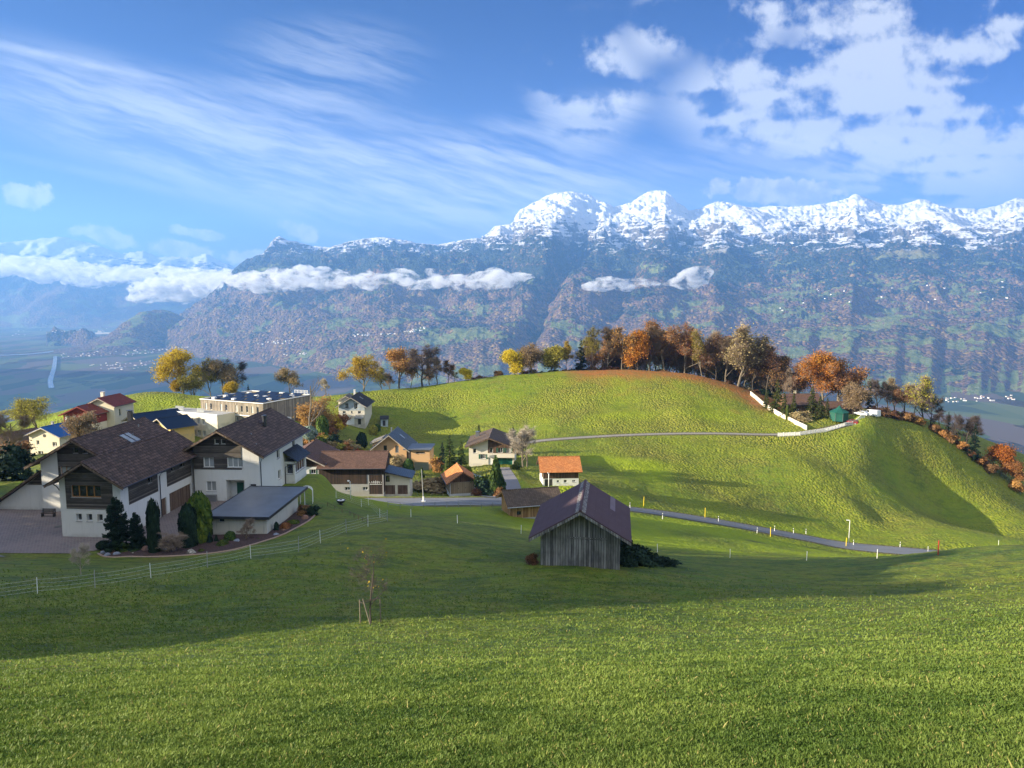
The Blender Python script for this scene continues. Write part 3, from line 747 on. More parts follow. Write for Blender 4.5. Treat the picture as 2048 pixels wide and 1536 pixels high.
# ================================================================ BUILDING KIT
def clip_poly(poly, conv):
    """clip polygon by convex polygon (counter-clockwise)"""
    out = poly
    for i in range(len(conv)):
        a, b_ = conv[i], conv[(i + 1) % len(conv)]; nx, nz = -(b_[1] - a[1]), (b_[0] - a[0])
        src, out = out, []
        for j in range(len(src)):
            p, q = src[j], src[(j + 1) % len(src)]
            dp = (p[0] - a[0]) * nx + (p[1] - a[1]) * nz; dq = (q[0] - a[0]) * nx + (q[1] - a[1]) * nz
            if dp >= -1e-9: out.append(p)
            if (dp > 1e-9 and dq < -1e-9) or (dp < -1e-9 and dq > 1e-9):
                t = dp / (dp - dq); out.append((p[0] + t * (q[0] - p[0]), p[1] + t * (q[1] - p[1])))
        if len(out) < 3: return []
    return out
class Wing:
    """one volume of a building in its own frame: x across the front, y to the back, z up"""
    def __init__(s, top, W, D, off=(0, 0, 0), rz=0.0):
        s.top, s.W, s.D = top, W, D
        s.mat = Matrix.Translation(off) @ Matrix.Rotation(R(rz), 4, 'Z')
        s.F = {'f': ((0, 0), (1, 0), (0, 1)), 'r': ((W, 0), (0, 1), (-1, 0)), 'b': ((W, D), (-1, 0), (0, -1)), 'l': ((0, D), (0, -1), (1, 0))}
        s.holes = {k: [] for k in 'frbl'}
    def pt(s, side, a, z, dep=0.0):
        o, d_, n = s.F[side]; return (o[0] + d_[0] * a + n[0] * dep, o[1] + d_[1] * a + n[1] * dep, z)
    def put(s, mb, name, mat, parent=None, smooth=False):
        o = mb.build(name, mat, parent or s.top, smooth=smooth)
        if parent is None: o.matrix_local = s.mat
        return o
    def wall_cells(s, mb, side, poly, off=0.0, rev=.16):
        holes = [h for h in s.holes[side]]
        xs = [p[0] for p in poly]; zs = [p[1] for p in poly]
        X = sorted(set([min(xs), max(xs)] + [v for h in holes for v in (h[0], h[2]) if min(xs) < v < max(xs)]))
        Z = sorted(set([min(zs), max(zs)] + [v for h in holes for v in (h[1], h[3]) if min(zs) < v < max(zs)]))
        for i in range(len(X) - 1):
            for j in range(len(Z) - 1):
                cx, cz = (X[i] + X[i + 1]) / 2, (Z[j] + Z[j + 1]) / 2
                if any(h[0] < cx < h[2] and h[1] < cz < h[3] for h in holes): continue
                c = clip_poly([(X[i], Z[j]), (X[i + 1], Z[j]), (X[i + 1], Z[j + 1]), (X[i], Z[j + 1])], poly)
                if c: mb.poly([s.pt(side, a, z, -off) for a, z in c])
        for h in holes:
            if not (min(xs) <= h[0] and h[2] <= max(xs) and min(zs) <= h[1] and h[3] <= max(zs)): continue
            q = [(h[0], h[1]), (h[2], h[1]), (h[2], h[3]), (h[0], h[3])]
            for k in range(4):
                a, c = q[k], q[(k + 1) % 4]
                mb.poly([s.pt(side, *a, -off), s.pt(side, *c, -off), s.pt(side, *c, rev + .1), s.pt(side, *a, rev + .1)])
    def window(s, side, a, z, w, h, n=2, frame='framewhite', glass='glass', sill=True, shut=None, kind='window', bar=.07, dep=.14, cross=0):
        """opening with lower-left corner (a,z)"""
        s.holes[side].append((a, z, a + w, z + h))
        mb = MB()
        def bx(a0, a1, z0, z1, d0, d1):
            p0 = s.pt(side, a0, z0, d0); p1 = s.pt(side, a1, z1, d1)
            mb.box(min(p0[0], p1[0]), max(p0[0], p1[0]), min(p0[1], p1[1]), max(p0[1], p1[1]), z0, z1)
        bx(a, a + w, z, z + bar, dep, dep + .07); bx(a, a + w, z + h - bar, z + h, dep, dep + .07)
        bx(a, a + bar, z + bar, z + h - bar, dep, dep + .07); bx(a + w - bar, a + w, z + bar, z + h - bar, dep, dep + .07)
        for k in range(1, n):
            x = a + w * k / n; bx(x - bar * .6, x + bar * .6, z + bar, z + h - bar, dep, dep + .07)
        if cross: bx(a + bar, a + w - bar, z + h * cross - .02, z + h * cross + .02, dep + .01, dep + .06)
        o = s.put(mb, kind, M[frame])
        g = MB().poly([s.pt(side, a + .02, z + .02, dep + .05), s.pt(side, a + w - .02, z + .02, dep + .05), s.pt(side, a + w - .02, z + h - .02, dep + .05), s.pt(side, a + .02, z + h - .02, dep + .05)])
        g.build('pane', M[glass], o)
        if sill:
            mb = MB(); bx(a - .06, a + w + .06, z - .07, z - .005, -.06, dep); mb.build('sill', M['sill'], o)
        if shut:
            mb = MB(); bx(a - w * .5 / 1 * .55 - .02, a - .02, z, z + h, -.05, -.012); bx(a + w + .02, a + w + .02 + w * .275, z, z + h, -.05, -.012)
            mb.build('shutter', M[shut], o)
        return o
    def door(s, side, a, z, w, h, mat, name='door', dep=.14, handle=True):
        s.holes[side].append((a, z, a + w, z + h))
        mb = MB(); p0 = s.pt(side, a, z, dep); p1 = s.pt(side, a + w, z, dep + .08)
        mb.box(min(p0[0], p1[0]), max(p0[0], p1[0]), min(p0[1], p1[1]), max(p0[1], p1[1]), z, z + h)
        return s.put(mb, name, M[mat])
    def gable_poly(s, side, hl, rs, rz_, hr, z0=0):
        W = s.W if side in 'fb' else s.D
        return [(0, z0), (W, z0), (W, hr), (rs, rz_), (0, hl)]
    def rect(s, side, z0, z1, a0=None, a1=None):
        W = s.W if side in 'fb' else s.D
        a0 = 0 if a0 is None else a0; a1 = W if a1 is None else a1
        return [(a0, z0), (a1, z0), (a1, z1), (a0, z1)]
    def gabled(s, mat, rs, rh, pitch, z0=-1.5, pitch_r=None):
        """walls of a gabled volume: ridge over x=rs at height rh; call after all openings are declared"""
        pr = pitch_r or pitch; hl = rh - pitch * rs; hr = rh - pr * (s.W - rs)
        mb = MB()
        s.wall_cells(mb, 'f', s.gable_poly('f', hl, rs, rh, hr, z0)); s.wall_cells(mb, 'b', s.gable_poly('b', hr, s.W - rs, rh, hl, z0))
        s.wall_cells(mb, 'r', s.rect('r', z0, hr)); s.wall_cells(mb, 'l', s.rect('l', z0, hl))
        return s.put(mb, 'wall', M[mat])
    def boxed(s, mat, h, z0=-1.5, name='wall'):
        mb = MB()
        for k in 'frbl': s.wall_cells(mb, k, s.rect(k, z0, h))
        return s.put(mb, name, M[mat])
    def clad(s, mat, items, name='cladding', off=.045):
        """items: list of (side, polygon)"""
        mb = MB()
        for side, poly in items:
            s.wall_cells(mb, side, poly, off, 0)
            n = len(poly)
            for k in range(n):
                a, c = poly[k], poly[(k + 1) % n]
                mb.poly([s.pt(side, *a, -off), s.pt(side, *c, -off), s.pt(side, *c, -.003), s.pt(side, *a, -.003)])
        return s.put(mb, name, M[mat])
    def slope(s, x0, z0, x1, z1, y0, y1, mat, th=.16, deck='deck', name='roof'):
        """roof plane from ridge (x0,z0) to eave (x1,z1), from y0 to y1"""
        L = y1 - y0; S_ = math.hypot(x1 - x0, z1 - z0); ang = math.atan2(z1 - z0, x1 - x0)
        ex = Vector((0, 1, 0)); ey = Vector(((x1 - x0) / S_, 0, (z1 - z0) / S_)); ez = ex.cross(ey)
        if ez.z < 0: ex = -ex; ez = -ez; org = Vector((x0, y1, z0))
        else: org = Vector((x0, y0, z0))
        Mx = Matrix((ex, ey, ez)).transposed().to_4x4(); Mx.translation = org
        o = MB().box(0, L, 0, S_, -.02, th * .45).build(name, M[mat], s.top); o.matrix_local = s.mat @ Mx
        MB().box(.04, L - .04, 0, S_ - .05, -.02 - th * .75, -.023).build('roof_deck', M[deck], o)
        return o
    def gable_roof(s, mat, rs, rh, pitch, ol=.9, orr=.9, of=.9, ob=.6, th=.2, pitch_r=None, ridge=None, gutters='lr', gm='metal', deck='deck'):
        pr = pitch_r or pitch; k = .12
        a = s.slope(rs, rh + k, -ol, rh + k - pitch * (rs + ol), -of, s.D + ob, mat, th, deck)
        b_ = s.slope(rs, rh + k, s.W + orr, rh + k - pr * (s.W - rs + orr), -of, s.D + ob, mat, th, deck)
        MB().tube([(rs, -of - .02, rh + k + .06), (rs, s.D + ob + .02, rh + k + .06)], .13, 8).build('ridge', M[ridge or mat], s.top).matrix_local = s.mat
        for sd_, x, z in (('l', -ol - .07, rh + k - pitch * (rs + ol) + .02), ('r', s.W + orr + .07, rh + k - pr * (s.W - rs + orr) + .02)):
            if sd_ in gutters: MB().tube([(x, -of, z), (x, s.D + ob, z)], .08, 6).build('gutter', M[gm], s.top).matrix_local = s.mat
        # purlin heads / barge boards on the front gable
        mb = MB()
        for x0, x1, pz in ((rs, -ol, pitch), (rs, s.W + orr, pr)):
            z0 = rh + k - .03; z1 = z0 - pz * abs(x1 - x0)
            mb.prism([(x0, -of - .045, z0), (x1, -of - .045, z1), (x1, -of - .045, z1 - .22), (x0, -of - .045, z0 - .22)], (0, .04, 0))
        s.put(mb, 'bargeboard', M[deck])
        return a, b_
    def pipe(s, pts, r=.055, mat='metal', name='downpipe'):
        return s.put(MB().tube(pts, r, 6), name, M[mat], smooth=True)
    def chimney(s, x, y, z0, z1, w=.5, mat='concrete', cap=True):
        mb = MB().box(x - w / 2, x + w / 2, y - w / 2, y + w / 2, z0, z1)
        if cap: mb.box(x - w / 2 - .08, x + w / 2 + .08, y - w / 2 - .08, y + w / 2 + .08, z1 + .14, z1 + .2).box(x - w / 2 + .05, x + w / 2 - .05, y - w / 2 + .05, y + w / 2 - .05, z1, z1 + .14)
        return s.put(mb, 'chimney', M[mat])
    def skylight(s, roof, x, y, w, h):
        mb = MB().box(x, x + w, y, y + h, .08, .17); o = mb.build('skylight', M['zinc'], roof)
        MB().box(x + .07, x + w - .07, y + .07, y + h - .07, .172, .18).build('pane', M['glasspale'], o); return o
def building(name, label, cat, x, y, z, rz=0.0, group=None):
    o = empty(name, (x, y, z), R(rz)); return tag(o, label, cat, group)
def at(u, v, t):
    p = P(u, v, t); return p.x, p.y, p.z
# ================================================================ THE TWO BIG HOUSES ON THE PLATFORM
B0 = -27.6
hA = building('farmhouse', 'large white two-gabled house with weathered timber cladding and brown tiled roofs beside the paved yard', 'house', -51.6, 82.9, B0, -4.5)
a = Wing(hA, 7.2, 18)
a.window('f', 1.4, 4.75, 3.55, 1.4, 4, 'framewood', 'glass', True, bar=.10)
for s_ in (1.8, 3.05, 4.3): a.window('f', s_, 1.95, .66, .85, 1, 'framewhite', 'glass', True, dep=.3)
a.window('r', 5.6, 5.0, .8, .9, 1, 'framedark'); a.window('r', 10.9, 5.2, .7, .8, 1, 'framedark'); a.window('r', 12.9, 5.2, 1.1, .85, 1, 'framedark')
gd = a.door('r', 10.2, 0, 5.4, 2.5, 'doorwood', 'garage_door'); a.door('r', 8.35, 0, 1.1, 2.3, 'doorwood')
a.window('r', 5.2, 1.4, 1.2, 1.5, 1, 'framewhite', 'glasspale', False)
a.gabled('white', 3.6, 8.9, .6)
e0 = 8.9 - .6 * 3.6
a.clad('cladding', [('f', [(.75, 3.4), (6.35, 3.4), (6.35, 8.9 - .6 * 2.75), (3.6, 8.87), (.75, 8.9 - .6 * 2.85)]),
                    ('r', [(1.6, 3.5), (7.7, 3.5), (7.7, e0 - .02), (1.6, e0 - .02)]), ('r', [(9.8, 3.5), (15.9, 3.5), (15.9, e0 - .02), (9.8, e0 - .02)])])
rl, rr_ = a.gable_roof('tilebrown', 3.6, 8.9, .6, 1.0, 1.1, 1.1, .5)
a.pipe([(8.35, 8.0, e0 - .7), (7.6, 8.0, e0 - .95), (7.34, 8.0, e0 - 1.4), (7.34, 8.0, 0)]); a.pipe([(-.95, .3, e0 - .6), (-.5, .3, e0 - .9), (-.08, .3, e0 - 1.5)])
b2 = Wing(hA, 10.0, 15.5, (-9.15, 9.3, 0), 2.0)
b2.window('f', 2.6, 4.55, 1.4, 1.45, 2, 'framewood', 'glasspale'); b2.window('f', 2.9, 1.3, 1.4, 1.4, 2, 'framewood', 'glasspale')
b2.window('f', 4.45, 7.75, .6, .65, 1, 'framedark'); b2.window('f', 5.7, 7.75, .6, .65, 1, 'framedark')
b2.gabled('white', 5.0, 9.5, .57)
b2.clad('cladding', [('f', [(2.3, 4.45), (9.95, 4.45), (9.95, 9.5 - .57 * 4.95), (5, 9.47), (2.3, 9.5 - .57 * 2.7)])])
q1, q2 = b2.gable_roof('tilebrown', 5.0, 9.5, .57, 1.3, 1.0, 1.2, .6)
# roof plane toward the viewer's right: local x runs against y, local y runs down the slope
for k in (0, 1): b2.skylight(q2, 16.1 - 8.6 + k * 1.25, 1.9, 1.0, 2.0)
b2.chimney(4.6, 13.0, 8.6, 11.0, .55, 'metal')
for x, y, z in ((7.4, 8.5, 8.35), (6.3, 12.0, 9.0)): b2.put(MB().tube([(x, y, z - .3), (x, y, z + .35)], .09, 7).box(x - .35, x + .35, y - .25, y + .25, z - .32, z - .22), 'vent_pipe', M['zinc'])
# low lean-to wing on the left
c2 = Wing(hA, 7.5, 12, (-16.6, 9.7, 0), 2.0)
mb = MB(); c2.wall_cells(mb, 'f', [(0, -1.5), (7.5, -1.5), (7.5, 5.2), (0, .2)]); c2.wall_cells(mb, 'l', c2.rect('l', -1.5, .2)); c2.put(mb, 'wall', M['white'])
c2.clad('cladding', [('f', [(4.9, 3.4), (7.45, 3.4), (7.45, 5.15)])])
c2.slope(7.45, 5.45, -.6, .05, -.9, 12, 'tilebrown')

hB = building('house', 'tall white house with timber-clad gable, brown roof and tiny attic windows behind the flat-roofed garage', 'house', -42.7, 98.0, B0, -2.5)
a = Wing(hB, 8.9, 18)
a.window('f', 1.35, 4.7, 1.45, 1.35, 2, 'framewhite', 'glasspale'); a.window('f', 4.6, 4.7, 2.1, 1.35, 3, 'framewhite', 'glasspale')
a.window('f', 2.95, 7.85, .62, .7, 1, 'framewhite'); a.window('f', 3.85, 7.85, .62, .7, 1, 'framewhite')
a.window('f', 1.55, 1.4, 1.35, 1.35, 2, 'framewhite', 'glasspale'); a.window('f', 7.5, 1.5, .9, .95, 1, 'framewhite')
a.holes['f'].append((4.3, 0, 6.8, 2.95))
rec = MB()
for q in ([(4.3, .002), (6.8, .002)],):
    rec.poly([(4.3, 1.4, 0), (6.8, 1.4, 0), (6.8, 1.4, 2.95), (4.3, 1.4, 2.95)]).poly([(4.3, .26, 2.95), (6.8, .26, 2.95), (6.8, 1.4, 2.95), (4.3, 1.4, 2.95)])
    rec.poly([(4.3, .26, 0), (4.3, 1.4, 0), (4.3, 1.4, 2.95), (4.3, .26, 2.95)]).poly([(6.8, .26, 0), (6.8, 1.4, 0), (6.8, 1.4, 2.95), (6.8, .26, 2.95)])
a.put(rec, 'porch', M['white'])
d_ = a.put(MB().box(5.2, 6.1, 1.3, 1.38, .02, 2.3), 'door', M['shutter']); a.put(MB().box(6.15, 6.6, 1.3, 1.37, .02, 2.3), 'door_panel', M['framewhite'])
a.window('r', 6.6, 4.4, 1.1, 1.3, 1, 'framewhite'); a.window('r', 6.9, 1.3, 1.0, 1.3, 1, 'framewhite'); a.window('r', 13.2, 4.6, 1.2, 1.2, 1, 'framewhite')
RS, RH, PT = 3.8, 9.7, .56
a.gabled('white', RS, RH, PT)
a.clad('cladding', [('f', [(.02, 4.4), (6.55, 4.4), (6.55, RH - PT * 2.75), (RS, RH - .03), (.02, RH - PT * 3.78)])])
ra, rb = a.gable_roof('tilebrown', RS, RH, PT, 1.0, 1.1, 1.1, .6)
er = RH - PT * 5.1
a.pipe([(9.95, -.2, er - .5), (9.3, .1, er - .9), (9.0, .3, er - 1.5), (9.0, .3, 0)])
a.put(MB().tube([(6.2, 9.5, 8.6), (6.2, 9.5, 9.9)], .28, 10).tube([(6.2, 9.5, 9.9), (6.2, 9.5, 10.25)], .38, 10), 'chimney', M['metal'])
for x, y, z in ((6.4, 4.0, 8.2), (8.0, 1.6, 7.25)): a.put(MB().tube([(x, y, z - .2), (x, y, z + .4)], .09, 7).box(x - .35, x + .35, y - .25, y + .25, z - .3, z - .2), 'vent_pipe', M['zinc'])
a.put(MB().box(1.5, 3.0, -.5, -.04, .05, .95), 'wood_rack', M['zinc'])
# bay with the small standing-seam roof on the right wall
bay = Wing(hB, 1.5, 5.2, (8.9, 9.6, 0))
bay.window('r', .35, 1.5, 4.4, 1.5, 4, 'framewhite', 'glass'); bay.window('f', .25, 1.5, 1.0, 1.5, 1, 'framewhite', 'glass')
bay.boxed('white', 3.35, -2.6)
o = bay.put(MB().prism([(-.1, -.5, 4.95), (2.15, -.5, 3.45), (2.15, -.5, 3.35), (-.1, -.5, 4.85)], (0, 6.2, 0)), 'bay_roof', M['metal'])
sm = MB()
for k in range(9):
    y = -.35 + k * .73; sm.prism([(0, y, 4.93), (2.1, y, 3.53), (2.1, y, 3.47), (0, y, 4.87)], (0, .05, 0))
bay.put(sm, 'seams', M['metal'])
bay.pipe([(2.1, -.3, 3.3), (1.5, -.2, 3.0), (.15, -.1, 2.6), (.1, -.1, 0)])

gA = building('garage', 'low cream garage with a wide flat grey roof in front of the tall white house', 'garage', -34.9, 83.2, B0, -3.0)
a = Wing(gA, 6.8, 10.6)
a.window('f', 1.15, 1.65, .72, .45, 1, 'framewhite', 'glass', False, dep=.2); a.window('f', 4.55, 1.65, .72, .45, 1, 'framewhite', 'glass', False, dep=.2)
a.boxed('stainedwhite', 2.3, -2.0)
o = a.put(MB().box(-.4, 7.2, -.4, 13.2, 2.3, 2.46), 'roof', M['bitumen'])
a.put(MB().box(-.48, 7.28, -.48, -.402, 2.2, 2.52).box(7.202, 7.28, -.4, 13.2, 2.2, 2.52).box(-.48, -.402, -.4, 13.2, 2.2, 2.52).box(-.48, 7.28, 13.2, 13.28, 2.2, 2.52), 'roof_edge', M['metal'])
a.put(MB().tube([(6.9, 12.9, -.6), (6.9, 12.9, 2.3)], .06), 'post', M['framewhite']); a.put(MB().tube([(.2, 12.9, 0), (.2, 12.9, 2.3)], .06), 'post', M['framewhite'])
a.door('r', 8.2, 0, 1.6, 2.0, 'framedark')

# weathered hay barn on the near slope
pB = (P(1080, 1122, 60).x, P(1080, 1122, 60).y)
hb_ = building('hay_barn', 'weathered grey timber barn with a purple-brown roof standing alone on the near slope', 'barn', 2.3, 58.1, -21.9, -8.0)
a = Wing(hb_, 6.35, 8.0)
# heights: eave 3.1 left, ridge 5.6
a.gabled('barngrey', 3.2, 4.95, .585, -1.2)
mb = MB().box(2.15, 5.35, -.07, -.02, .0, 2.55).box(2.2, 5.3, -.09, -.071, 2.62, 2.72)
a.put(mb, 'barn_door', M['barngrey'])
bd = MB()
for x0, x1, z0, z1 in () and ((0, .16, -.9, 3.3), (6.2, 6.36, -.9, 3.4), (1.0, 1.9, 1.2, 1.26), (1.95, 2.02, .2, 3.2), (5.42, 5.5, .1, 3.9), (.3, 2.0, 2.1, 2.15)): bd.box(x0, x1, -.075, -.015, z0, z1)

mr, N, b = new_mat('roof_fibre_plum'); p = N.obj(); s_ = N.sep(p)
fr = N.math('FRACT', N.math('DIVIDE', s_[1], .62)); n = N.noise(p, .8, 5, .6); n2 = N.noise(N.map(p, sc=(.4, 3, 1)), 4, 4, .6)
c = N.mix(n, (.070, .044, .052), (.105, .072, .082)); c = N.mix(N.math('MULTIPLY', N.ss(fr, .06, .0), .4), c, (.05, .035, .04)); c = N.mix(N.math('MULTIPLY', N.ss(n2, .6, .72), .25), c, (.22, .20, .20))
finish(N, b, c, .8, N.bump(add(N.ss(fr, 0, .06), N.math('MULTIPLY', n2, .2)), .02, .6), spec=.15); M['plum'] = mr
mk, N, b = new_mat('lichen_stone'); p = N.obj(); n = N.voro(p, 9); n2 = N.noise(p, 6, 5, .7)
finish(N, b, N.mix(N.ss(n2, .42, .6), (.07, .06, .065), (.30, .28, .27)), .9, N.bump(n, .05)); M['lichen'] = mk
pl_, pr_ = a.gable_roof('plum', 3.2, 4.95, .585, .85, .85, .95, .7, .16, None, None, '', 'metal', 'barngrey')
rg = MB()
for k in range(19):
    y = -.95 + k * .505
    rg.prism([(2.78, y, 4.93), (3.2, y, 5.24), (3.62, y, 4.93), (3.62, y, 4.85), (3.2, y, 5.12), (2.78, y, 4.85)], (0, .5, 0))
a.put(rg, 'ridge_cap', M['lichen'])
MB().box(.2, 4.2, 2.6, 3.1, .09, .10).build('patch', plain('roof_patch', (.17, .13, .16), .8), pr_)
# ================================================================ HOUSES OF THE HAMLET
def ground_z(x, y): return hz(x, y)
# pale blue-gabled house on the left of the hill
x, y, z = at(678.5, 849, 235)
h = building('house', 'white three-storey house with pale blue timber gable and dark roof below the hill crest', 'house', x, y, z, 0)
a = Wing(h, 8.1, 12)
for s_ in (2.0, 4.8): a.window('f', s_, 4.95, 1.1, 1.9, 2, 'framewhite', 'glass', True, bar=.1)
a.window('f', 1.2, 3.5, .95, .8, 2); a.window('f', 3.8, 3.5, .5, .8, 1); a.window('f', 6.0, 3.5, .95, .8, 2)
a.door('f', 2.0, 0, 2.8, 1.9, 'framewhite', 'garage_door', .1); a.door('f', 5.9, 0, 1.0, 1.9, 'framedark')
a.window('r', 3.0, 4.8, 1.0, 1.0, 2); a.window('r', 7.4, 4.8, 1.0, 1.0, 2)
a.gabled('warmwhite', 4.0, 8.6, .62, -4)
a.clad('greyblue', [('f', [(0, 4.5), (8.1, 4.5), (8.1, 6.05), (4, 8.57), (0, 6.1)])])
_, q = a.gable_roof('tiledark', 4.0, 8.6, .62, .9, .9, .9, .6, deck='palewood')
a.chimney(3.4, 8, 8, 9.9, .6, 'white'); a.skylight(q, 6, 1.6, .9, 1.2)
a.put(MB().prism([(5.2, -1.8, 2.1), (8.0, -1.8, 2.1), (8.0, .0, 3.0), (5.2, .0, 3.0)], (0, 0, .12)), 'porch_roof', M['zinc'])
a.put(MB().box(5.3, 5.42, -1.7, -1.58, 0, 2.1), 'post', M['palewood']); a.put(MB().box(7.8, 7.92, -1.7, -1.58, 0, 2.1), 'post', M['palewood'])
e = Wing(h, 5, 5, (-2.2, 9, 0)); e.gabled('warmwhite', 2.5, 7.8, .6, -4); e.gable_roof('tilegrey', 2.5, 7.8, .6, .4, .4, .5, .5, deck='palewood')
x, y, z = at(761, 824, 240)
h = building('shed', 'small blue-grey shed on the slope right of the white house with the pale blue gable', 'shed', x, y, hz(x, y), 8)
a = Wing(h, 2.3, 3.0); a.door('f', .6, 0, .9, 1.8, 'framedark'); a.boxed('greyblue', 2.2)
a.put(MB().prism([(-.3, -.4, 2.2), (2.6, -.4, 2.2), (2.6, 3.3, 2.75), (-.3, 3.3, 2.75)], (0, 0, .12)), 'roof', M['tiledark'])
# apricot house
x, y, z = at(749, 937, 185)
h = building('house', 'apricot house with blue-grey tiled gable roof and a flat-roofed annexe', 'house', x, y, z, -2.5)
a = Wing(h, 8.1, 10)
a.window('f', 2.35, 4.1, .85, 1.75, 1, 'framedark'); a.window('f', 5.3, 4.1, .85, 1.75, 1, 'framedark', 'glasspale'); a.window('f', 5.3, 1.7, .95, 1.2, 2, 'framedark'); a.window('f', 1.0, 1.5, 1.6, 1.2, 3, 'framedark')
a.gabled('orangewall', 3.9, 8.5, .80, -3)
_, q = a.gable_roof('tileslate', 3.9, 8.5, .80, .9, .9, 1.0, .6, .16, gm='zinc', deck='palewood')
a.skylight(q, 4.6, 1.8, .8, 1.6); a.chimney(3.2, 6, 7.8, 9.3, .35, 'zinc', False)
l = Wing(h, 5.5, 4.5, (-1.6, 5, 0)); l.gabled('orangewall', 2.7, 6.6, .4, -3); l.gable_roof('tilegrey', 2.7, 6.6, .4, .5, .5, .3, .3, deck='palewood')
g2 = Wing(h, 4.6, 6.5, (9.3, -.4, 0)); g2.window('f', 1.2, 4.0, 2.2, .4, 1, 'framedark'); g2.door('f', .7, -1.0, 3.6, 2.8, 'zinc', 'garage_door'); g2.boxed('orangewall', 4.9, -3)
g2.put(MB().box(-1.9, 5.0, -.5, 6.8, 4.9, 5.15), 'flat_roof', M['bitumen']); g2.put(MB().box(-1.3, -.1, .5, 1.0, 0, 4.9), 'link_wall', M['framedark'])
# white and brown house with green shutters
x, y, z = at(938, 930, 180)
h = building('house', 'white and dark timber house with green shutters and green garage door', 'house', x, y, z, -2.5)
a = Wing(h, 11.0, 12)
a.window('f', 1.0, 2.95, .8, 1.1, 1, 'framewhite'); a.window('f', 2.75, 1.55, 1.35, 1.15, 3, 'framewhite', shut='shutter')
a.window('f', 5.0, 3.15, .8, 1.15, 1); a.window('f', 7.0, 3.15, 1.2, 1.15, 2, shut='shutter'); a.window('f', 9.0, 3.15, 1.2, 1.15, 3, 'framewhite', 'curtain', shut='shutter')
a.door('f', 6.6, 0, 3.9, 1.85, 'greendoor', 'garage_door'); a.door('f', 4.7, 0, 1.0, 2.0, 'framewhite')
a.gabled('warmwhite', 5.0, 6.7, .38, -2)
a.clad('brownboards', [('f', [(4.6, 3.0), (10.98, 3.0), (10.98, 4.4), (5, 6.66), (4.6, 6.5)])])
a.gable_roof('tilebrown3', 5.0, 6.7, .38, .8, 1.0, 1.1, .6, deck='doorwood')
a.chimney(1.4, 8, 4.8, 6.6, .9, 'zinc')
a.put(MB().box(4.5, 11.05, -.75, -.045, 2.0, 2.1).box(4.5, 11.05, -.78, -.70, 2.1, 2.95), 'balcony', M['warmwhite'])
# small shingled chalet with the orange roof
x, y, z = at(900, 995.5, 145)
h = building('chalet', 'small shingled hut with half-orange tiled gable roof beside the street', 'hut', x, y, z, 13)
a = Wing(h, 4.95, 7)
a.gabled('white', 2.55, 4.9, .66, -1.5)
a.clad('shingle', [('f', [(.12, .75), (4.83, .75), (4.83, 3.0), (.12, 3.0)]), ('l', [(0, .75), (7, .75), (7, 2.9), (0, 2.9)])])
a.clad('brownboards', [('f', [(0, 3.02), (4.95, 3.02), (4.95, 3.28), (2.55, 4.87), (0, 3.2)])], 'gable_boards')
a.put(MB().box(1.6, 1.75, -.06, -.04, 1.7, 1.85).box(3.0, 3.15, -.06, -.04, 1.75, 1.9), 'air_holes', M['framedark'])
a.gable_roof('tileorange', 2.55, 4.9, .66, .75, .75, .8, .5, gutters='lr', deck='brownboards')
sh = Wing(h, 2.1, 4.5, (5.0, .8, 0)); sh.window('f', .7, 1.6, .9, .5, 1, 'framedark'); sh.boxed('greyblue', 2.5); sh.put(MB().prism([(-.1, -.4, 3.2), (2.5, -.4, 2.4), (2.5, -.4, 2.52), (-.1, -.4, 3.32)], (0, 5.4, 0)), 'lean_to_roof', M['zinc'])
# little golden timber barn by the street (gable faces left)
x, y, z = at(1021.5, 1039, 116)
h = building('timber_barn', 'small golden-brown timber barn with a brown tiled roof left of the grey hay barn', 'barn', x, y, z, 15)
a = Wing(h, 5.6, 8.2, (0, 5.6, 0), -90)          # local x runs toward the viewer's side, local y to the right
a.window('r', .9, .55, .85, .75, 1, 'goldboards', 'glass', False, dep=.05)
mbh = 2.25
a.gabled('goldboards', 2.8, 3.75, .52, .12)
a.clad('orangeboards', [('f', [(0, .12), (5.6, .12), (5.6, 2.28), (2.8, 3.72), (0, 2.28)])])
a.put(MB().box(-.05, 5.65, -.05, 8.25, -1.5, .12), 'plinth', M['concrete'])
a.gable_roof('tilebrown3', 2.8, 3.75, .52, .6, .7, .7, .5, .14, deck='orangeboards', gm='zinc')
# orange-roofed barn
x, y, z = at(1086, 972.5, 157.5)
h = building('barn', 'barn with bright orange tiled roof, dark timber loft and whitewashed ground floor', 'barn', x, y, z, 4)
a = Wing(h, 6.6, 7.6, (0, 6.6, 0), -90)
a.door('r', .35, 0, 1.7, 1.5, 'framedark', 'barn_door', .1); a.window('r', 2.9, .75, .55, .5, 1, 'framewhite'); a.window('r', 4.4, .7, .7, .6, 1, 'framewhite'); a.window('r', 6.2, .8, .7, .45, 2, 'framewhite')
a.gabled('white', 3.3, 5.4, .60, -1.5)
a.clad('brownboards', [('r', [(.05, 1.65), (7.55, 1.65), (7.55, 3.35), (.05, 3.35)]), ('f', [(4.4, 1.65), (6.55, 1.65), (6.55, 3.4), (4.4, 4.7)])])
a.gable_roof('tileorange', 3.3, 5.4, .60, .6, .8, .7, .7, .14, deck='brownboards', gutters='')
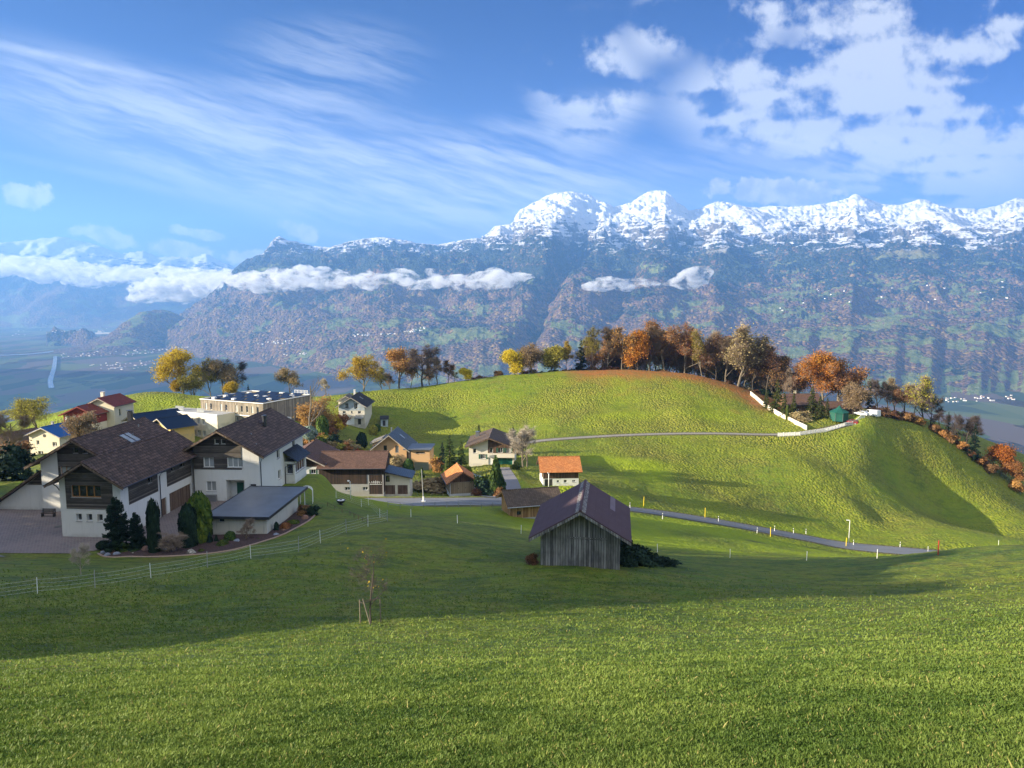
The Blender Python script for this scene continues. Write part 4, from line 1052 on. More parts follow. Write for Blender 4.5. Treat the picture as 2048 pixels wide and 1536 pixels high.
# long dark barn with the farmhouse gable
x, y, z = at(639, 987, 135)
h = building('long_barn', 'long dark timber barn with farmhouse gable and brown tiled roof beside the street', 'barn', x, y, z, 1.5)
a = Wing(h, 8.0, 11.6, (0, 8.0, 0), -90)
for s_ in (1.4, 4.6, 7.8): a.window('r', s_, .55, .95, .6, 2, 'framewhite', 'glass')
a.door('r', 9.0, -.2, 2.4, 3.6, 'darkboards', 'barn_door', .02)
a.gabled('concrete', 4.0, 6.75, .47, -2)
a.clad('darkboards', [('r', [(0, 1.75), (8.6, 1.75), (8.6, 4.85), (0, 4.85)]), ('r', [(8.6, 3.45), (11.6, 3.45), (11.6, 4.85), (8.6, 4.85)]), ('b', [(0, 0), (8, 0), (8, 4.85), (4, 6.7), (0, 4.85)])])
a.gable_roof('tilebrown2', 4.0, 6.75, .47, .5, .75, .3, .5, .14, deck='palewood')
# ornament of pale antler shapes on the barn door
mb = MB()
for k in range(-3, 4):
    a0 = k * .33; mb.prism([(a0 - .04, -.02, .1 + .05 * abs(k)), (a0 + .04, -.02, .1 + .05 * abs(k)), (a0 + .04 + k * .05, -.02, .75 - .08 * abs(k)), (a0 - .04 + k * .05, -.02, .75 - .08 * abs(k))], (0, .02, 0))
mb.box(-1.1, 1.1, -.02, 0, 0, .08).box(-.6, .6, -.02, 0, .42, .5)
o = mb.build('door_ornament', M['framewhite'], h); o.matrix_local = a.mat @ Matrix.Translation((8.02, 10.2, 1.6)) @ Matrix.Rotation(R(90), 4, 'Z')
fw = Wing(h, 7.4, 12, (-6.9, .3, 0)); fw.window('f', 5.4, 3.6, .9, .8, 2, shut='shutter'); fw.window('f', 5.6, 1.0, .75, .8, 2); fw.door('f', 3.8, 0, .9, 1.9, 'doorwood'); fw.window('f', 2.0, 3.6, .9, .8, 2, shut='shutter')
fw.gabled('white', 3.7, 7.4, .50, -2); fw.clad('darkboards', [('f', [(0, 4.9), (7.4, 4.9), (7.4, 5.55), (3.7, 7.37), (0, 5.55)])])
fw.gable_roof('tilebrown2', 3.7, 7.4, .50, .8, .7, .9, .5, .14, deck='palewood')
# double garage annexe
x, y, z = at(768, 989, 137)
h = building('garage', 'cream double garage with dark blue roof at the end of the long dark barn', 'garage', x, y, z, 1.5)
a = Wing(h, 6.4, 4.5, (0, 0, 0)); 
a.door('f', 0.1, 0, 1.95, 1.75, 'doorwood', 'garage_door'); a.door('f', 2.5, 0, 1.85, 1.75, 'doorwood', 'garage_door'); a.window('f', .35, 2.35, .75, 1.2, 1, 'framedark', 'glass', False)
mb = MB(); W_ = 4.75
for k, pl in (('f', [(0, -1), (W_, -1), (W_, 3.1), (0, 4.0)]), ('l', [(0, -1), (4.5, -1), (4.5, 4.0), (0, 4.0)])): a.wall_cells(mb, k, pl)
mb.poly([(W_, 0, -1), (W_, 4.5, -1), (W_, 4.5, 3.1), (W_, 0, 3.1)]).poly([(0, 4.5, -1), (W_, 4.5, -1), (W_, 4.5, 3.1), (0, 4.5, 4.0)])
a.put(mb, 'wall', M['cream'])
a.slope(-.1, 4.45, W_ + .6, 3.15, -.7, 5.0, 'tileslate', .14)

# ---- school block, modern, flat roofed
sx, sy = -66.9, 198.0; zt = -28.9
ang = math.degrees(math.atan2(-9.0, 20.5))
h = building('school_building', 'modern timber-slatted school block with solar panels on its flat roof', 'school', *[0, 0, 0])
dirx = Vector((-57.3 + 66.9, 215.6 - 198.0, 0)); 
ez_ = 180 + math.degrees(math.atan2(9.0, -20.5))
# corner at the left end of the front, x axis toward the near corner
fl = Vector((-87.4, 207.0)); nr = Vector((sx, sy)); rz_ = math.degrees(math.atan2(nr.y - fl.y, nr.x - fl.x))
h.location = (fl.x, fl.y, zt - 7.0); h.rotation_euler = (0, 0, R(rz_))
WW = (nr - fl).length; DD = 19.8
a = Wing(h, WW, DD)
for k in range(11):
    s_ = 1.6 + k * 1.85
    if k in (2, 5): continue
    a.window('f', s_, 4.2, .75, 1.8, 1, 'framewhite', 'glass' if k % 3 else 'curtain', False, dep=.1)
    a.window('f', s_ + .2, 1.0, .75, 1.8, 1, 'framewhite', 'glass', False, dep=.1)
a.boxed('larch', 6.75, -5)
a.put(MB().box(-.05, WW + .05, -.12, -.06, 3.2, 3.45), 'band', M['framewhite'])
rf = a.put(MB().box(-.1, WW + .1, -.1, DD + .1, 6.75, 6.9), 'roof', plain('roof_gravel', (.25, .19, .10), .95, var=.7, sc=.8))
MB().box(-.2, WW + .2, -.2, .1, 6.9, 7.1).box(-.2, WW + .2, DD - .1, DD + .2, 6.9, 7.1).box(-.2, .1, .1, DD - .1, 6.9, 7.1).box(WW - .1, WW + .2, .1, DD - .1, 6.9, 7.1).build('parapet', M['framewhite'], rf)
for i in range(5):
    for j in range(4):
        if (i, j) == (0, 3): continue
        x0 = 1.2 + i * 4.2; y0 = 1.4 + j * 4.6
        p_ = MB().prism([(x0, y0, 7.0), (x0 + 3.5, y0, 7.0), (x0 + 3.5, y0 + 2.6, 7.45), (x0, y0 + 2.6, 7.45)], (0, 0, .06)); p_.build('solar_panel', M['solar'], rf)
for i in range(10):
    x0 = 1.0 + rnd.random() * (WW - 3); y0 = 1 + (i % 5) * 3.8 + rnd.random()
    MB().box(x0, x0 + 1.0, y0, y0 + 1.0, 6.95, 7.55).build('roof_dome', M['framewhite'], rf)
mb = MB()
for k in range(5): mb.box(WW - 5.5 + k * 1.2, WW - 5.42 + k * 1.2, DD - .5, DD - .42, 7.1, 8.2)
for z_ in (7.5, 7.85, 8.15): mb.box(WW - 5.5, WW - .6, DD - .5, DD - .44, z_, z_ + .07)
mb.build('railing', M['framewhite'], rf)
a.put(MB().box(WW + .02, WW + 2.2, 6.0, 8.5, -1.5, 2.2), 'plant_box', M['framewhite'])
# lower white wing in front
wl = Wing(h, 20.0, 7.5, (-7.5, -6.5, 1.4), 0)
for k in range(9):
    if k == 8: continue
    wl.window('f', 1.2 + k * 1.9, -.1, 1.25, 1.5, 2, 'framewhite', 'glasspale', False, dep=.25); wl.window('f', 1.2 + k * 1.9, -3.3, 1.25, 1.5, 2, 'framewhite', 'glasspale', False, dep=.25)
wl.boxed('warmwhite', 2.6, -8); wl.put(MB().box(.1, 19.9, .1, 7.4, 2.6, 2.62), 'terrace', M['concrete'])
wl.put(MB().box(-.1, 20.1, -.1, .12, 2.6, 2.95).box(-.1, .12, .12, 7.4, 2.6, 2.95), 'parapet', M['framewhite'])
wl.put(MB().box(1.5, 4.5, 3.2, 3.26, 2.6, 3.8), 'glass_screen', M['glasspale']); wl.put(MB().box(9.5, 12.0, 3.2, 3.26, 2.6, 3.6), 'glass_screen', M['glasspale'])
lt_ = MB()          # the dark sign lettering is too small to read in the photo: nine letter-sized marks
for k in range(9):
    x0 = .8 + k * .42; lt_.box(x0, x0 + .10, -.14, -.103, 1.95, 2.45).box(x0 + .12, x0 + .24, -.14, -.103, 1.95 + .2 * (k % 3), 2.07 + .2 * (k % 3))
wl.put(lt_, 'lettering', M['framedark'])

# ---- yellow timber houses with dark solar roofs
for (u, v, t, W_, D_, rh, lab) in ((256, 862, 200, 9.4, 11, 5.0, 'yellow timber house under a long dark blue solar roof, left one of the pair'),
                                 (308, 868, 198, 8.8, 6.5, 4.6, 'yellow timber house under a dark blue solar roof, right one of the pair')):
    x, y, z = at(u, v, t)
    h = building('timber_house', lab, 'house', x, y, z, -38)
    a = Wing(h, W_, D_)
    for k in range(4): a.window('f', .8 + k * 1.9, .9, .9, 1.3, 2, 'framewhite', 'curtain')
    a.gabled('yellow', W_ / 2, rh, .42, -4); a.gable_roof('solar', W_ / 2, rh, .42, 1.0, 1.0, 1.2, .6, .14, deck='palewood')
# ---- red chalet
x, y, z = at(129, 862, 195)
h = building('red_house', 'red timber chalet with white shutters and dark red roof on the left knoll', 'house', x, y, z, -6)
a = Wing(h, 8.6, 8)
for s_ in (1.0, 4.9): a.window('f', s_, 2.75, 1.7, 1.25, 2, 'framewhite', 'glass', shut='framewhite')
a.gabled('warmwhite', 4.6, 6.5, .45, -3)
a.clad('redboards', [('f', [(0, 2.1), (8.6, 2.1), (8.6, 4.65), (4.6, 6.46), (0, 4.4)]), ('r', [(0, 2.1), (8, 2.1), (8, 4.65), (0, 4.65)])])
a.gable_roof('tilered', 4.6, 6.5, .45, .8, .8, .9, .2, deck='redboards')
u_ = Wing(h, 8.0, 8.5, (2.8, 5.0, 0), 0); u_.window('r', 2.0, 3.0, .9, 2.0, 1, 'framewhite', 'glass'); u_.gabled('cream', 4.0, 8.0, .48, -3); u_.gable_roof('tilered', 4.0, 8.0, .48, .7, .7, .7, .5, deck='palewood'); u_.chimney(2.6, 3.5, 7.2, 9.1, .8, 'warmwhite')
a.put(MB().box(3.6, 5.0, -.1, -.05, 1.75, 2.1), 'name_board', M['palewood'])
# ---- cream house with the bright blue roof
x, y, z = at(61, 912, 160)
h = building('house', 'cream gabled house with round window and bright blue roof behind the farmhouse', 'house', x, y, z, -12)
a = Wing(h, 7.6, 9)
a.window('f', 1.8, 2.6, .7, .9, 1, 'framewhite'); a.window('f', 5.8, 2.4, 1.1, .9, 2, 'framewhite'); a.window('f', 2.0, .3, 1.3, .9, 2, 'framewhite')
a.gabled('cream', 3.8, 6.3, .42, -3)
a.put(MB().tube([(3.9, -.03, 4.6), (3.9, -.06, 4.6)], .35, 14), 'round_window', M['framedark'])
M['roofblue'] = plain('roof_blue', (.02, .09, .26), .3, .0, .3, .7, .7)
a.gable_roof('roofblue', 3.8, 6.3, .42, .7, .8, .7, .4, .12, deck='palewood', gutters='r', gm='zinc')
a.chimney(.9, 5.5, 4.8, 6.4, .4, 'concrete')
# ---- brown chalet roof at the far left edge, wooded
x, y, z = at(-20, 912, 178)
h = building('chalet', 'brown-roofed wooden chalet at the left edge of the photo behind bare trees', 'house', x, y, z, -20)
a = Wing(h, 8.0, 9); a.window('f', 2.0, 1.5, 1.2, 1.0, 2); a.window('f', 5.0, 1.5, 1.2, 1.0, 2); a.gabled('brownboards', 4, 5.4, .45, -3); a.gable_roof('tilebrown2', 4, 5.4, .45, .8, .8, .8, .4, deck='brownboards')
x, y, z = at(214, 850, 212)
h = building('garden_hut', 'low dark timber hut right of the red chalet', 'hut', x, y, hz(x, y), -6)
a = Wing(h, 4.0, 3.5); a.door('f', 1.4, 0, 1.0, 1.8, 'darkboards'); a.gabled('brownboards', 2.0, 2.9, .5, -1); a.gable_roof('tilebrown3', 2.0, 2.9, .5, .4, .4, .4, .4)
# ---- villa hidden in the spruces on the hill shoulder
g = T(1612, 246); x, y, z = g.x, g.y, g.z
h = building('villa', 'brown-roofed villa half hidden behind the conifers on the hill shoulder', 'house', x - 6, y, z - .3, 3)
a = Wing(h, 9, 11, (0, 9, 0), -90); a.window('r', 2, 1.2, 1.3, 1.1, 2); a.window('r', 6, 1.2, 1.3, 1.1, 2); a.gabled('brownboards', 4.5, 6.4, .55, -2); a.gable_roof('tilebrown2', 4.5, 6.4, .55, .7, .9, .7, .7); a.chimney(4, 4, 5.8, 7.4, .6, 'cream')
g = T(1672, 244); h = building('annexe', 'low brown-roofed annexe beside the green garden pavilion', 'house', g.x - 3, g.y, g.z - .3, 6)
a = Wing(h, 6, 11, (0, 6, 0), -90); a.window('r', 2, 1.0, 1.3, .9, 2); a.gabled('brownboards', 3, 4.2, .5, -2); _, q = a.gable_roof('tilebrown2', 3, 4.2, .5, .6, .8, .6, .6); a.skylight(q, 5, 1.2, 1.0, 1.0)
# ---- green garden pavilion
g = G(1671, 862); z0 = g.z
g = T(1676, 229)
h = building('garden_pavilion', 'green octagonal garden pavilion with pointed roof and skirt of green canvas', 'pavilion', g.x, g.y, g.z)
M['canvas'] = plain('green_canvas', (.004, .085, .058), .7, var=.35, sc=.8)
n = 8; r0 = 2.75
mb = MB()
for k in range(n):
    a0, a1 = 2 * math.pi * k / n, 2 * math.pi * (k + 1) / n
    mb.poly([(r0 * math.cos(a0), r0 * math.sin(a0), -.5), (r0 * math.cos(a1), r0 * math.sin(a1), -.5), (r0 * math.cos(a1), r0 * math.sin(a1), 2.1), (r0 * math.cos(a0), r0 * math.sin(a0), 2.1)])
mb.build('side_canvas', M['canvas'], h)
mb = MB()
for k in range(n):
    a0, a1 = 2 * math.pi * k / n, 2 * math.pi * (k + 1) / n; c0, s0, c1_, s1 = math.cos(a0), math.sin(a0), math.cos(a1), math.sin(a1)
    for (ra_, za, rb_, zb) in ((r0 + .25, 1.95, r0 + .25, 2.15), (r0 + .25, 2.15, 1.0, 3.1), (1.0, 3.1, .3, 3.7), (.45, 3.72, .02, 4.1)):
        mb.poly([(ra_ * c0, ra_ * s0, za), (ra_ * c1_, ra_ * s1, za), (rb_ * c1_, rb_ * s1, zb), (rb_ * c0, rb_ * s0, zb)])
mb.build('canopy', M['canvas'], h)
for k in range(n):
    a0 = 2 * math.pi * k / n; MB().tube([((r0 + .03) * math.cos(a0), (r0 + .03) * math.sin(a0), -.5), ((r0 + .03) * math.cos(a0), (r0 + .03) * math.sin(a0), 2.1)], .05).build('post', M['zinc'], h)
# ================================================================ ROADS AND YARD
def strip(name, line, wd, mat, off=.03, lat=5, lift=None):
    v = []; f = []
    L = np.asarray(line)
    d = np.gradient(L[:, :2], axis=0); d /= np.linalg.norm(d, axis=1)[:, None]
    n = np.c_[d[:, 1], -d[:, 0]]
    for i in range(len(L)):
        for k in range(lat):
            s = (k / (lat - 1) - .5) * wd; x, y = L[i, 0] + n[i, 0] * s, L[i, 1] + n[i, 1] * s
            v.append((x, y, L[i, 2] + off))
    m = len(L)
    for i in range(m - 1):
        for k in range(lat - 1): f.append((i * lat + k, (i + 1) * lat + k, (i + 1) * lat + k + 1, i * lat + k + 1))
    me = np_mesh(name, np.array(v), np.array(f), mat, True)
    return tag(link(name, me), kind='structure')
ma, N, b = new_mat('asphalt'); p = N.pos(); n1 = N.noise(p, .25, 5, .6); n2 = N.noise(p, 3, 4, .6)
wet = N.ss(N.noise(N.map(p, sc=(.3, 1.5, 1)), .35, 4, .5), .42, .6)
finish(N, b, N.mix(n1, (.14, .145, .16), (.20, .205, .215)), N.mix(wet, (.8, .8, .8), (.5, .5, .5)), N.bump(n2, .01, .4), spec=.3); M['asphalt'] = ma
M['lane'] = plain('lane_concrete', (.27, .25, .22), .85, var=.4)
strip('road', LOWER_ROAD, 4.6, ma, .05)
strip('lane', UPPER_ROAD, 2.5, M['lane'], .05)
M['driveway'] = plain('driveway_paving', (.21, .20, .205), .8, var=.3)
strip('driveway', DRIVE, 3.2, M['driveway'], .05)
# hamlet square in front of the barns
def patch(name, pts, mat, z=None, off=.04, n=26, kind='structure'):
    """ground patch draped inside a polygon (world xy)"""
    xs = [q[0] for q in pts]; ys = [q[1] for q in pts]; bm = bmesh.new()
    X = np.linspace(min(xs), max(xs), n); Y = np.linspace(min(ys), max(ys), n); vv = {}
    area = sum(pts[i][0] * pts[(i + 1) % len(pts)][1] - pts[(i + 1) % len(pts)][0] * pts[i][1] for i in range(len(pts)))
    conv = pts if area > 0 else pts[::-1]
    for i in range(n - 1):
        for j in range(n - 1):
            c = clip_poly([(X[i], Y[j]), (X[i + 1], Y[j]), (X[i + 1], Y[j + 1]), (X[i], Y[j + 1])], conv)
            if len(c) < 3: continue
            zz = [z if z is not None else hz(q[0], q[1]) for q in c]
            bm.faces.new([bm.verts.new((q[0], q[1], z_ + off)) for q, z_ in zip(c, zz)])
    bmesh.ops.remove_doubles(bm, verts=bm.verts, dist=1e-4); me = bpy.data.meshes.new(name); bm.to_mesh(me); bm.free(); me.materials.append(mat)
    return tag(link(name, me), kind=kind)
sq = [G(640, 998), G(900, 999), G(1000, 1002), G(1000, 990), G(880, 985), G(760, 990)]
patch('square', [(-26, 128), (-3, 127.5), (-1, 136), (-9, 142), (-22, 137)], ma, None, .09)
# the paved yard of the farmhouse
my, N, b = new_mat('yard_pavers'); p = N.pos()
br = N.n.new('ShaderNodeTexBrick'); N.set(br.inputs['Vector'], N.map(p, rot=(0, 0, R(12)))); br.inputs['Scale'].default_value = 1.0
br.inputs['Brick Width'].default_value = .42; br.inputs['Row Height'].default_value = .24; br.inputs['Mortar Size'].default_value = .022
N.set(br.inputs['Color1'], (.17, .125, .12)); N.set(br.inputs['Color2'], (.105, .085, .088)); N.set(br.inputs['Mortar'], (.26, .24, .225))
n1 = N.noise(p, .3, 5, .6)
finish(N, b, N.mix(N.math('MULTIPLY', N.ss(n1, .4, .65), .5), br.outputs[0], (.24, .19, .18)), .8, N.bump(br.outputs[1], .02, -.6)); M['pavers'] = my
ZP = -27.55
patch('yard', [(-75, 77.6), (-47.5, 77.2), (-43.5, 78.8), (-36, 82.5), (-36, 99), (-75, 99)], my, ZP, .05, 8)
patch('side_path', [(-75, 76.1), (-53.6, 76.2), (-56.2, 77.55), (-75, 77.55)], ma, ZP, .045, 6)
# planted bed with stone edging
bed = [P(196, 1108, 1), P(215, 1117, 1), P(260, 1121, 1), P(330, 1123, 1), P(400, 1118, 1), P(470, 1111, 1), P(530, 1092, 1), P(575, 1072, 1), P(615, 1048, 1), P(632, 1030, 1)]
bedp = []
for q in bed:
    k = (ZP + .0) / q.z; bedp.append((q.x * k, q.y * k))
back_ = [(-27.0, 96), (-28.2, 83.0), (-35.0, 82.8), (-37.5, 83.0), (-41.5, 81.0), (-44.8, 79.4)]
ms, N, b = new_mat('bed_bark'); p = N.pos(); n1 = N.noise(p, 6, 5, .7); n2 = N.voro(p, 9)
finish(N, b, N.mix(N.ss(n1, .35, .65), (.030, .018, .015), (.095, .050, .045)), .95, N.bump(n2, .06)); M['bark_mulch'] = ms
bm = bmesh.new(); outer = smooth_line([(a_, b_, ZP) for a_, b_ in bedp], 5)
vs = [bm.verts.new((q[0], q[1], hz(q[0], q[1]) + .07)) for q in outer] + [bm.verts.new((q[0], q[1], ZP + .07)) for q in back_]
bm.faces.new(vs); bmesh.ops.triangulate(bm, faces=bm.faces); me = bpy.data.meshes.new('flower_bed'); bm.to_mesh(me); bm.free(); me.materials.append(ms)
tag(link('flower_bed', me), kind='structure')
MB().tube([(q[0], q[1], hz(q[0], q[1]) + .06) for q in outer], .11, 5).build('bed_edging', plain('edging_stone', (.36, .25, .19), .9, var=.5, sc=5)).update_tag()
tag(bpy.data.objects['bed_edging'], 'curved row of low pinkish edging stones round the garden bed', 'edging')

# ================================================================ ROCKS
def rock_mesh(seed):
    r_ = random.Random(seed); bm = bmesh.new(); bmesh.ops.create_icosphere(bm, subdivisions=3, radius=1)
    pl_ = [(Vector((r_.gauss(0, 1), r_.gauss(0, 1), r_.gauss(0, .7))).normalized(), .55 + r_.random() * .35) for _ in range(11)]
    for v in bm.verts:
        for nn_, dd in pl_:
            k = v.co.dot(nn_)
            if k > dd: v.co -= nn_ * (k - dd)
        v.co *= 1 + .07 * (r_.random() - .5)
    me = bpy.data.meshes.new('rock'); bm.to_mesh(me); bm.free(); return me
mrk, N, b = new_mat('rock_pale'); p = N.obj(); n1 = N.noise(p, 2.4, 6, .7); n2 = N.noise(p, 9, 4, .7)
finish(N, b, N.mix(N.ss(n1, .42, .58), (.12, .10, .085), (.50, .46, .38)), .9, N.bump(n2, .05)); mrk2 = plain('rock_blue', (.24, .27, .34), .9, var=.7, sc=4); mrk3 = plain('rock_red', (.24, .13, .09), .9, var=.6, sc=3)
rm = [rock_mesh(k) for k in range(5)]
def onz(u, v, z=ZP):
    q = P(u, v, 1); k = z / q.z; return Vector((q.x * k, q.y * k, z))
ROCKS = [(206, 1108, .33, 1, 'pale blue-grey boulder, leftmost in the bed beside the dark pine'), (214, 1113, .38, 1, 'pale blue-grey boulder beside the leftmost one in the bed'), (226, 1106, .36, 2, 'reddish flat boulder behind the pale pair at the left end of the bed'),
 (233, 1112, .42, 1, 'pale grey lumpy boulder in front of the reddish flat one'), (265, 1112, .36, 0, 'tan angular boulder under the second pine'), (285, 1111, .30, 1, 'blue-grey upright boulder left of the dark columnar cypress'),
 (290, 1104, .6, 2, 'large brownish boulder behind the dark columnar cypress'), (304, 1105, .55, 0, 'cream pointed boulder touching the dark columnar cypress'), (310, 1116, .38, 0, 'tan slanting boulder at the foot of the dark columnar cypress'),
 (330, 1105, .42, 1, 'grey boulder behind the bare shrub in the bed'), (344, 1119, .36, 0, 'small speckled boulder in front of the bare shrub'), (382, 1114, .78, 0, 'biggest boulder of the bed, pale and speckled, near the bed edge'),
 (413, 1109, .40, 0, 'upright pale boulder by the low clipped ball'), (474, 1090, .62, 1, 'grey boulder right of the tallest clipped ball at the garage'), (506, 1092, .42, 0, 'cream three-cornered boulder near the garage corner'),
 (553, 1076, .55, 1, 'dark flat boulder beside the garage side wall'), (567, 1066, .45, 2, 'brown boulder beside the garage side wall, farther one'), (610, 1040, .6, 2, 'reddish-brown upright boulder at the far right end of the bed')]
for u, v, r_, mi, lab in ROCKS:
    q = onz(u, v); o = link('rock', rm[rnd.randrange(5)].copy(), None, (q.x, q.y, q.z + r_ * .35)); o.data.materials.append((mrk, mrk2, mrk3)[mi])
    o.scale = (r_, r_ * .8, r_ * .75); o.rotation_euler = (0, 0, rnd.random() * 6); tag(o, lab, 'boulder', 'boulders of the garden bed')

# ================================================================ FENCES, POSTS, LAMPS
M['postwhite'] = plain('post_white', (.82, .82, .80), .5, var=.05); M['postgrey'] = plain('post_grey', (.33, .33, .31), .8, var=.3); M['wire'] = plain('wire_white', (.60, .62, .60), .5, var=.1)
M['poleyellow'] = plain('pole_yellow', (.80, .58, .02), .5, var=.05); M['polered'] = plain('pole_red', (.55, .02, .02), .5, var=.05); M['black'] = plain('paint_black', (.015, .015, .015), .5)
def fence(name, pts, label, hpost=1.2, wires=(.25, .5, .78, 1.05), sag=.06, r_post=.018):
    """pts: (u, v, 'w'|'g') foot of each post"""
    base = [G(u, v) for u, v, _ in pts]; o = empty(name, base[0]); tag(o, label, 'fence'); b0 = base[0]
    tops = []
    for q, (u, v, c) in zip(base, pts):
        l = q - b0; ln = Vector((rnd.uniform(-.04, .04), rnd.uniform(-.04, .04), 0)); h_ = hpost * (1.12 if c == 'g' else 1)
        MB().tube([l - Vector((0, 0, .2)), l + ln + Vector((0, 0, h_))], r_post * (1.7 if c == 'g' else 1.25), 6).build('post', M['postgrey' if c == 'g' else 'postwhite'], o); tops.append((l, ln))
    for w_ in wires:
        P_ = []
        for i in range(len(tops) - 1):
            a_, b_ = tops[i][0] + tops[i][1] * w_, tops[i + 1][0] + tops[i + 1][1] * w_
            for k in range(6):
                t = k / 6; q = a_.lerp(b_, t) + Vector((0, 0, w_ - sag * 4 * t * (1 - t))); P_.append(q)
        P_.append(tops[-1][0] + Vector((0, 0, w_)))
        MB().tube(P_, .006, 4).build('wire', M['wire'], o)
    return o
fence('pasture_fence', [(-60, 1204, 'g'), (75, 1188, 'w'), (190, 1176, 'g'), (302, 1157, 'w'), (415, 1136, 'g'), (502, 1118, 'w'), (597, 1104, 'g'), (641, 1086, 'w'), (693, 1066, 'g'), (736, 1053, 'w'), (775, 1043, 'g')],
      'electric wire pasture fence on white and grey posts curving round the garden')
fence('wire_fence', [(775, 1042, 'g'), (760, 1036, 'w'), (737, 1010, 'w'), (723, 1014, 'w'), (672, 996, 'w')], 'wire fence branching off behind the lawn towards the long dark barn')
def pole(name, g, h_, mat, label, cat, r_=.035, band=None, group=None, lean=.04):
    top = (rnd.uniform(-lean, lean) * h_, rnd.uniform(-lean, lean) * h_, h_)
    o = MB().tube([(0, 0, -.3), top], r_, 7).build(name, M[mat], None, g); tag(o, label, cat, group)
    if band: MB().tube([(top[0] * band[0] / h_, top[1] * band[0] / h_, band[0]), (top[0] * band[1] / h_, top[1] * band[1] / h_, band[1])], r_ * 1.25, 8).build('band', M[band[2]], o)
    return o
for i, (u, v, lab) in enumerate([(822, 1035, 'white fence post just past the fence corner, leftmost of the free-standing row'), (915, 1047, 'white fence post at the shade edge left of the small golden barn'), (1042, 1067, 'white fence post just left of the grey hay barn roof tip'),
    (1315, 1105, 'white fence post right of the dark bramble by the hay barn'), (1460, 1115, 'white fence post below the sunny lower field, second right of the hay barn'), (1613, 1121, 'white fence post below the middle of the sunny lower field'),
    (1754, 1117, 'white fence post below the street lamp'), (1856, 1103, 'white fence post just left of the red pole'), (1997, 1090, 'white fence post near the right edge of the photo')]):
    pole('fence_post', G(u, v), 1.15, 'postwhite', lab, 'post', .035, group='free-standing white fence posts')
pole('snow_pole', G(1876, 1110), 1.55, 'polered', 'red snow pole standing at the crest right of the road end', 'pole', .05)
for u, v, h_, lab in [(1287, 1013, 2.1, 'yellow snow pole nearest the hay barn roof'), (1410, 1035, 2.1, 'yellow snow pole on the far side of the road'), (1541, 1073, 2.0, 'yellow snow pole on the near side of the road bend'), (1692, 1092, 1.8, 'yellow marker pole beside the street lamp')]:
    pole('snow_pole', G(u, v, 100), h_, 'poleyellow', lab, 'pole', .07, group='yellow snow poles along the road')
for u, v, lab in [(1260, 1016, 'white black-banded road marker nearest the hay barn'), (1325, 1038, 'black-topped road marker on the near verge by the hay barn roof'), (1437, 1043, 'white road marker on the far verge after the second yellow pole'), (1514, 1066, 'white road marker on the near verge before the bend'), (1549, 1062, 'slim road marker on the far verge at the bend'),
              (1587, 1067, 'white road marker on the far verge past the bend'), (1612, 1068, 'leaning white road marker on the far verge'), (1707, 1090, 'black and white road marker right beside the street lamp'), (1800, 1094, 'white road marker where the road meets the meadow edge')]:
    pole('road_marker', G(u, v, 100), 1.15, 'postwhite', lab, 'marker', .06, (.75, .95, 'black'), 'white road markers along the lower road')
def street_lamp(g, h_, label, arm=.5, az_=0.0):
    o = empty('street_lamp', g, az_); tag(o, label, 'street lamp')
    MB().tube([(0, 0, -.3), (0, 0, h_ * .97), (.06, 0, h_)], [.09, .06, .05], 8).build('pole', M['postwhite'], o, smooth=True)
    MB().prism([(-.1, -.16, h_ - .02), (arm, -.12, h_ + .03), (arm, .12, h_ + .03), (-.1, .16, h_ - .02)], (0, 0, .13)).build('lamp_head', M['postwhite'], o)
    return o
street_lamp(G(1697, 1092, 100), 5.6, 'tall pale street lamp beside the lower road', -.7)
street_lamp(G(701, 998, 100), 2.7, 'white street lamp in front of the long dark barn', -.4)
street_lamp(T(1098, 152), 3.6, 'white street lamp in front of the orange-roofed barn', -.3)
g = G(847, 1003, 100)
o = empty('utility_pole', g); tag(o, 'thin grey utility pole with a white foot on the hamlet square', 'pole')
MB().tube([(0, 0, 0), (-.25, 0, 5.6)], [.09, .06], 7).build('shaft', M['postgrey'], o); MB().tube([(0, 0, 0), (0, 0, .9)], .14, 8).box(-.35, .35, -.2, .2, 0, .12).build('foot', M['postwhite'], o)
# railing along the front of the street
def rail(name, line, label, every=1.9, h_=1.0, mat='postgrey', rails=(.95, .5), r_=.04, cat='railing'):
    L = [Vector(q) for q in line]; o = empty(name, L[0]); tag(o, label, cat); acc = 0; b0 = L[0]; posts = [L[0]]
    for a_, b_ in zip(L[:-1], L[1:]):
        d_ = (b_ - a_).length; n = max(1, int(round(d_ / every)))
        for k in range(1, n + 1): posts.append(a_.lerp(b_, k / n))
    posts = [Vector((q.x, q.y, hz(q.x, q.y))) for q in posts]
    for q in posts: MB().tube([q - b0 - Vector((0, 0, .15)), q - b0 + Vector((0, 0, h_))], r_, 6).build('post', M[mat], o)
    for z_ in rails: MB().tube([q - b0 + Vector((0, 0, z_)) for q in posts], r_ * .75, 5).build('rail', M[mat], o)
    return o, posts, b0
rail('street_railing', [G(776, 1015, 100), G(870, 1016, 100), G(1008, 1016, 100)], 'low metal railing along the near side of the hamlet street', 2.0, .95, 'zinc')
# white picket fence round the villa terrace
pk = [G(1556, 873, 150), G(1600, 871, 150), G(1650, 864, 150), G(1690, 852, 150), G(1729, 836, 150)]
o, posts, b0 = rail('picket_fence', pk, 'white picket fence curving in front of the villa terrace', 1.6, 1.15, 'postwhite', (1.0, .3), .06, 'fence')
mb = MB()
for a_, b_ in zip(posts[:-1], posts[1:]):
    for k in range(6):
        q = a_.lerp(b_, (k + .5) / 6) - b0; mb.tube([q, q + Vector((0, 0, 1.05))], .055, 4)
mb.build('pickets', M['postwhite'], o)
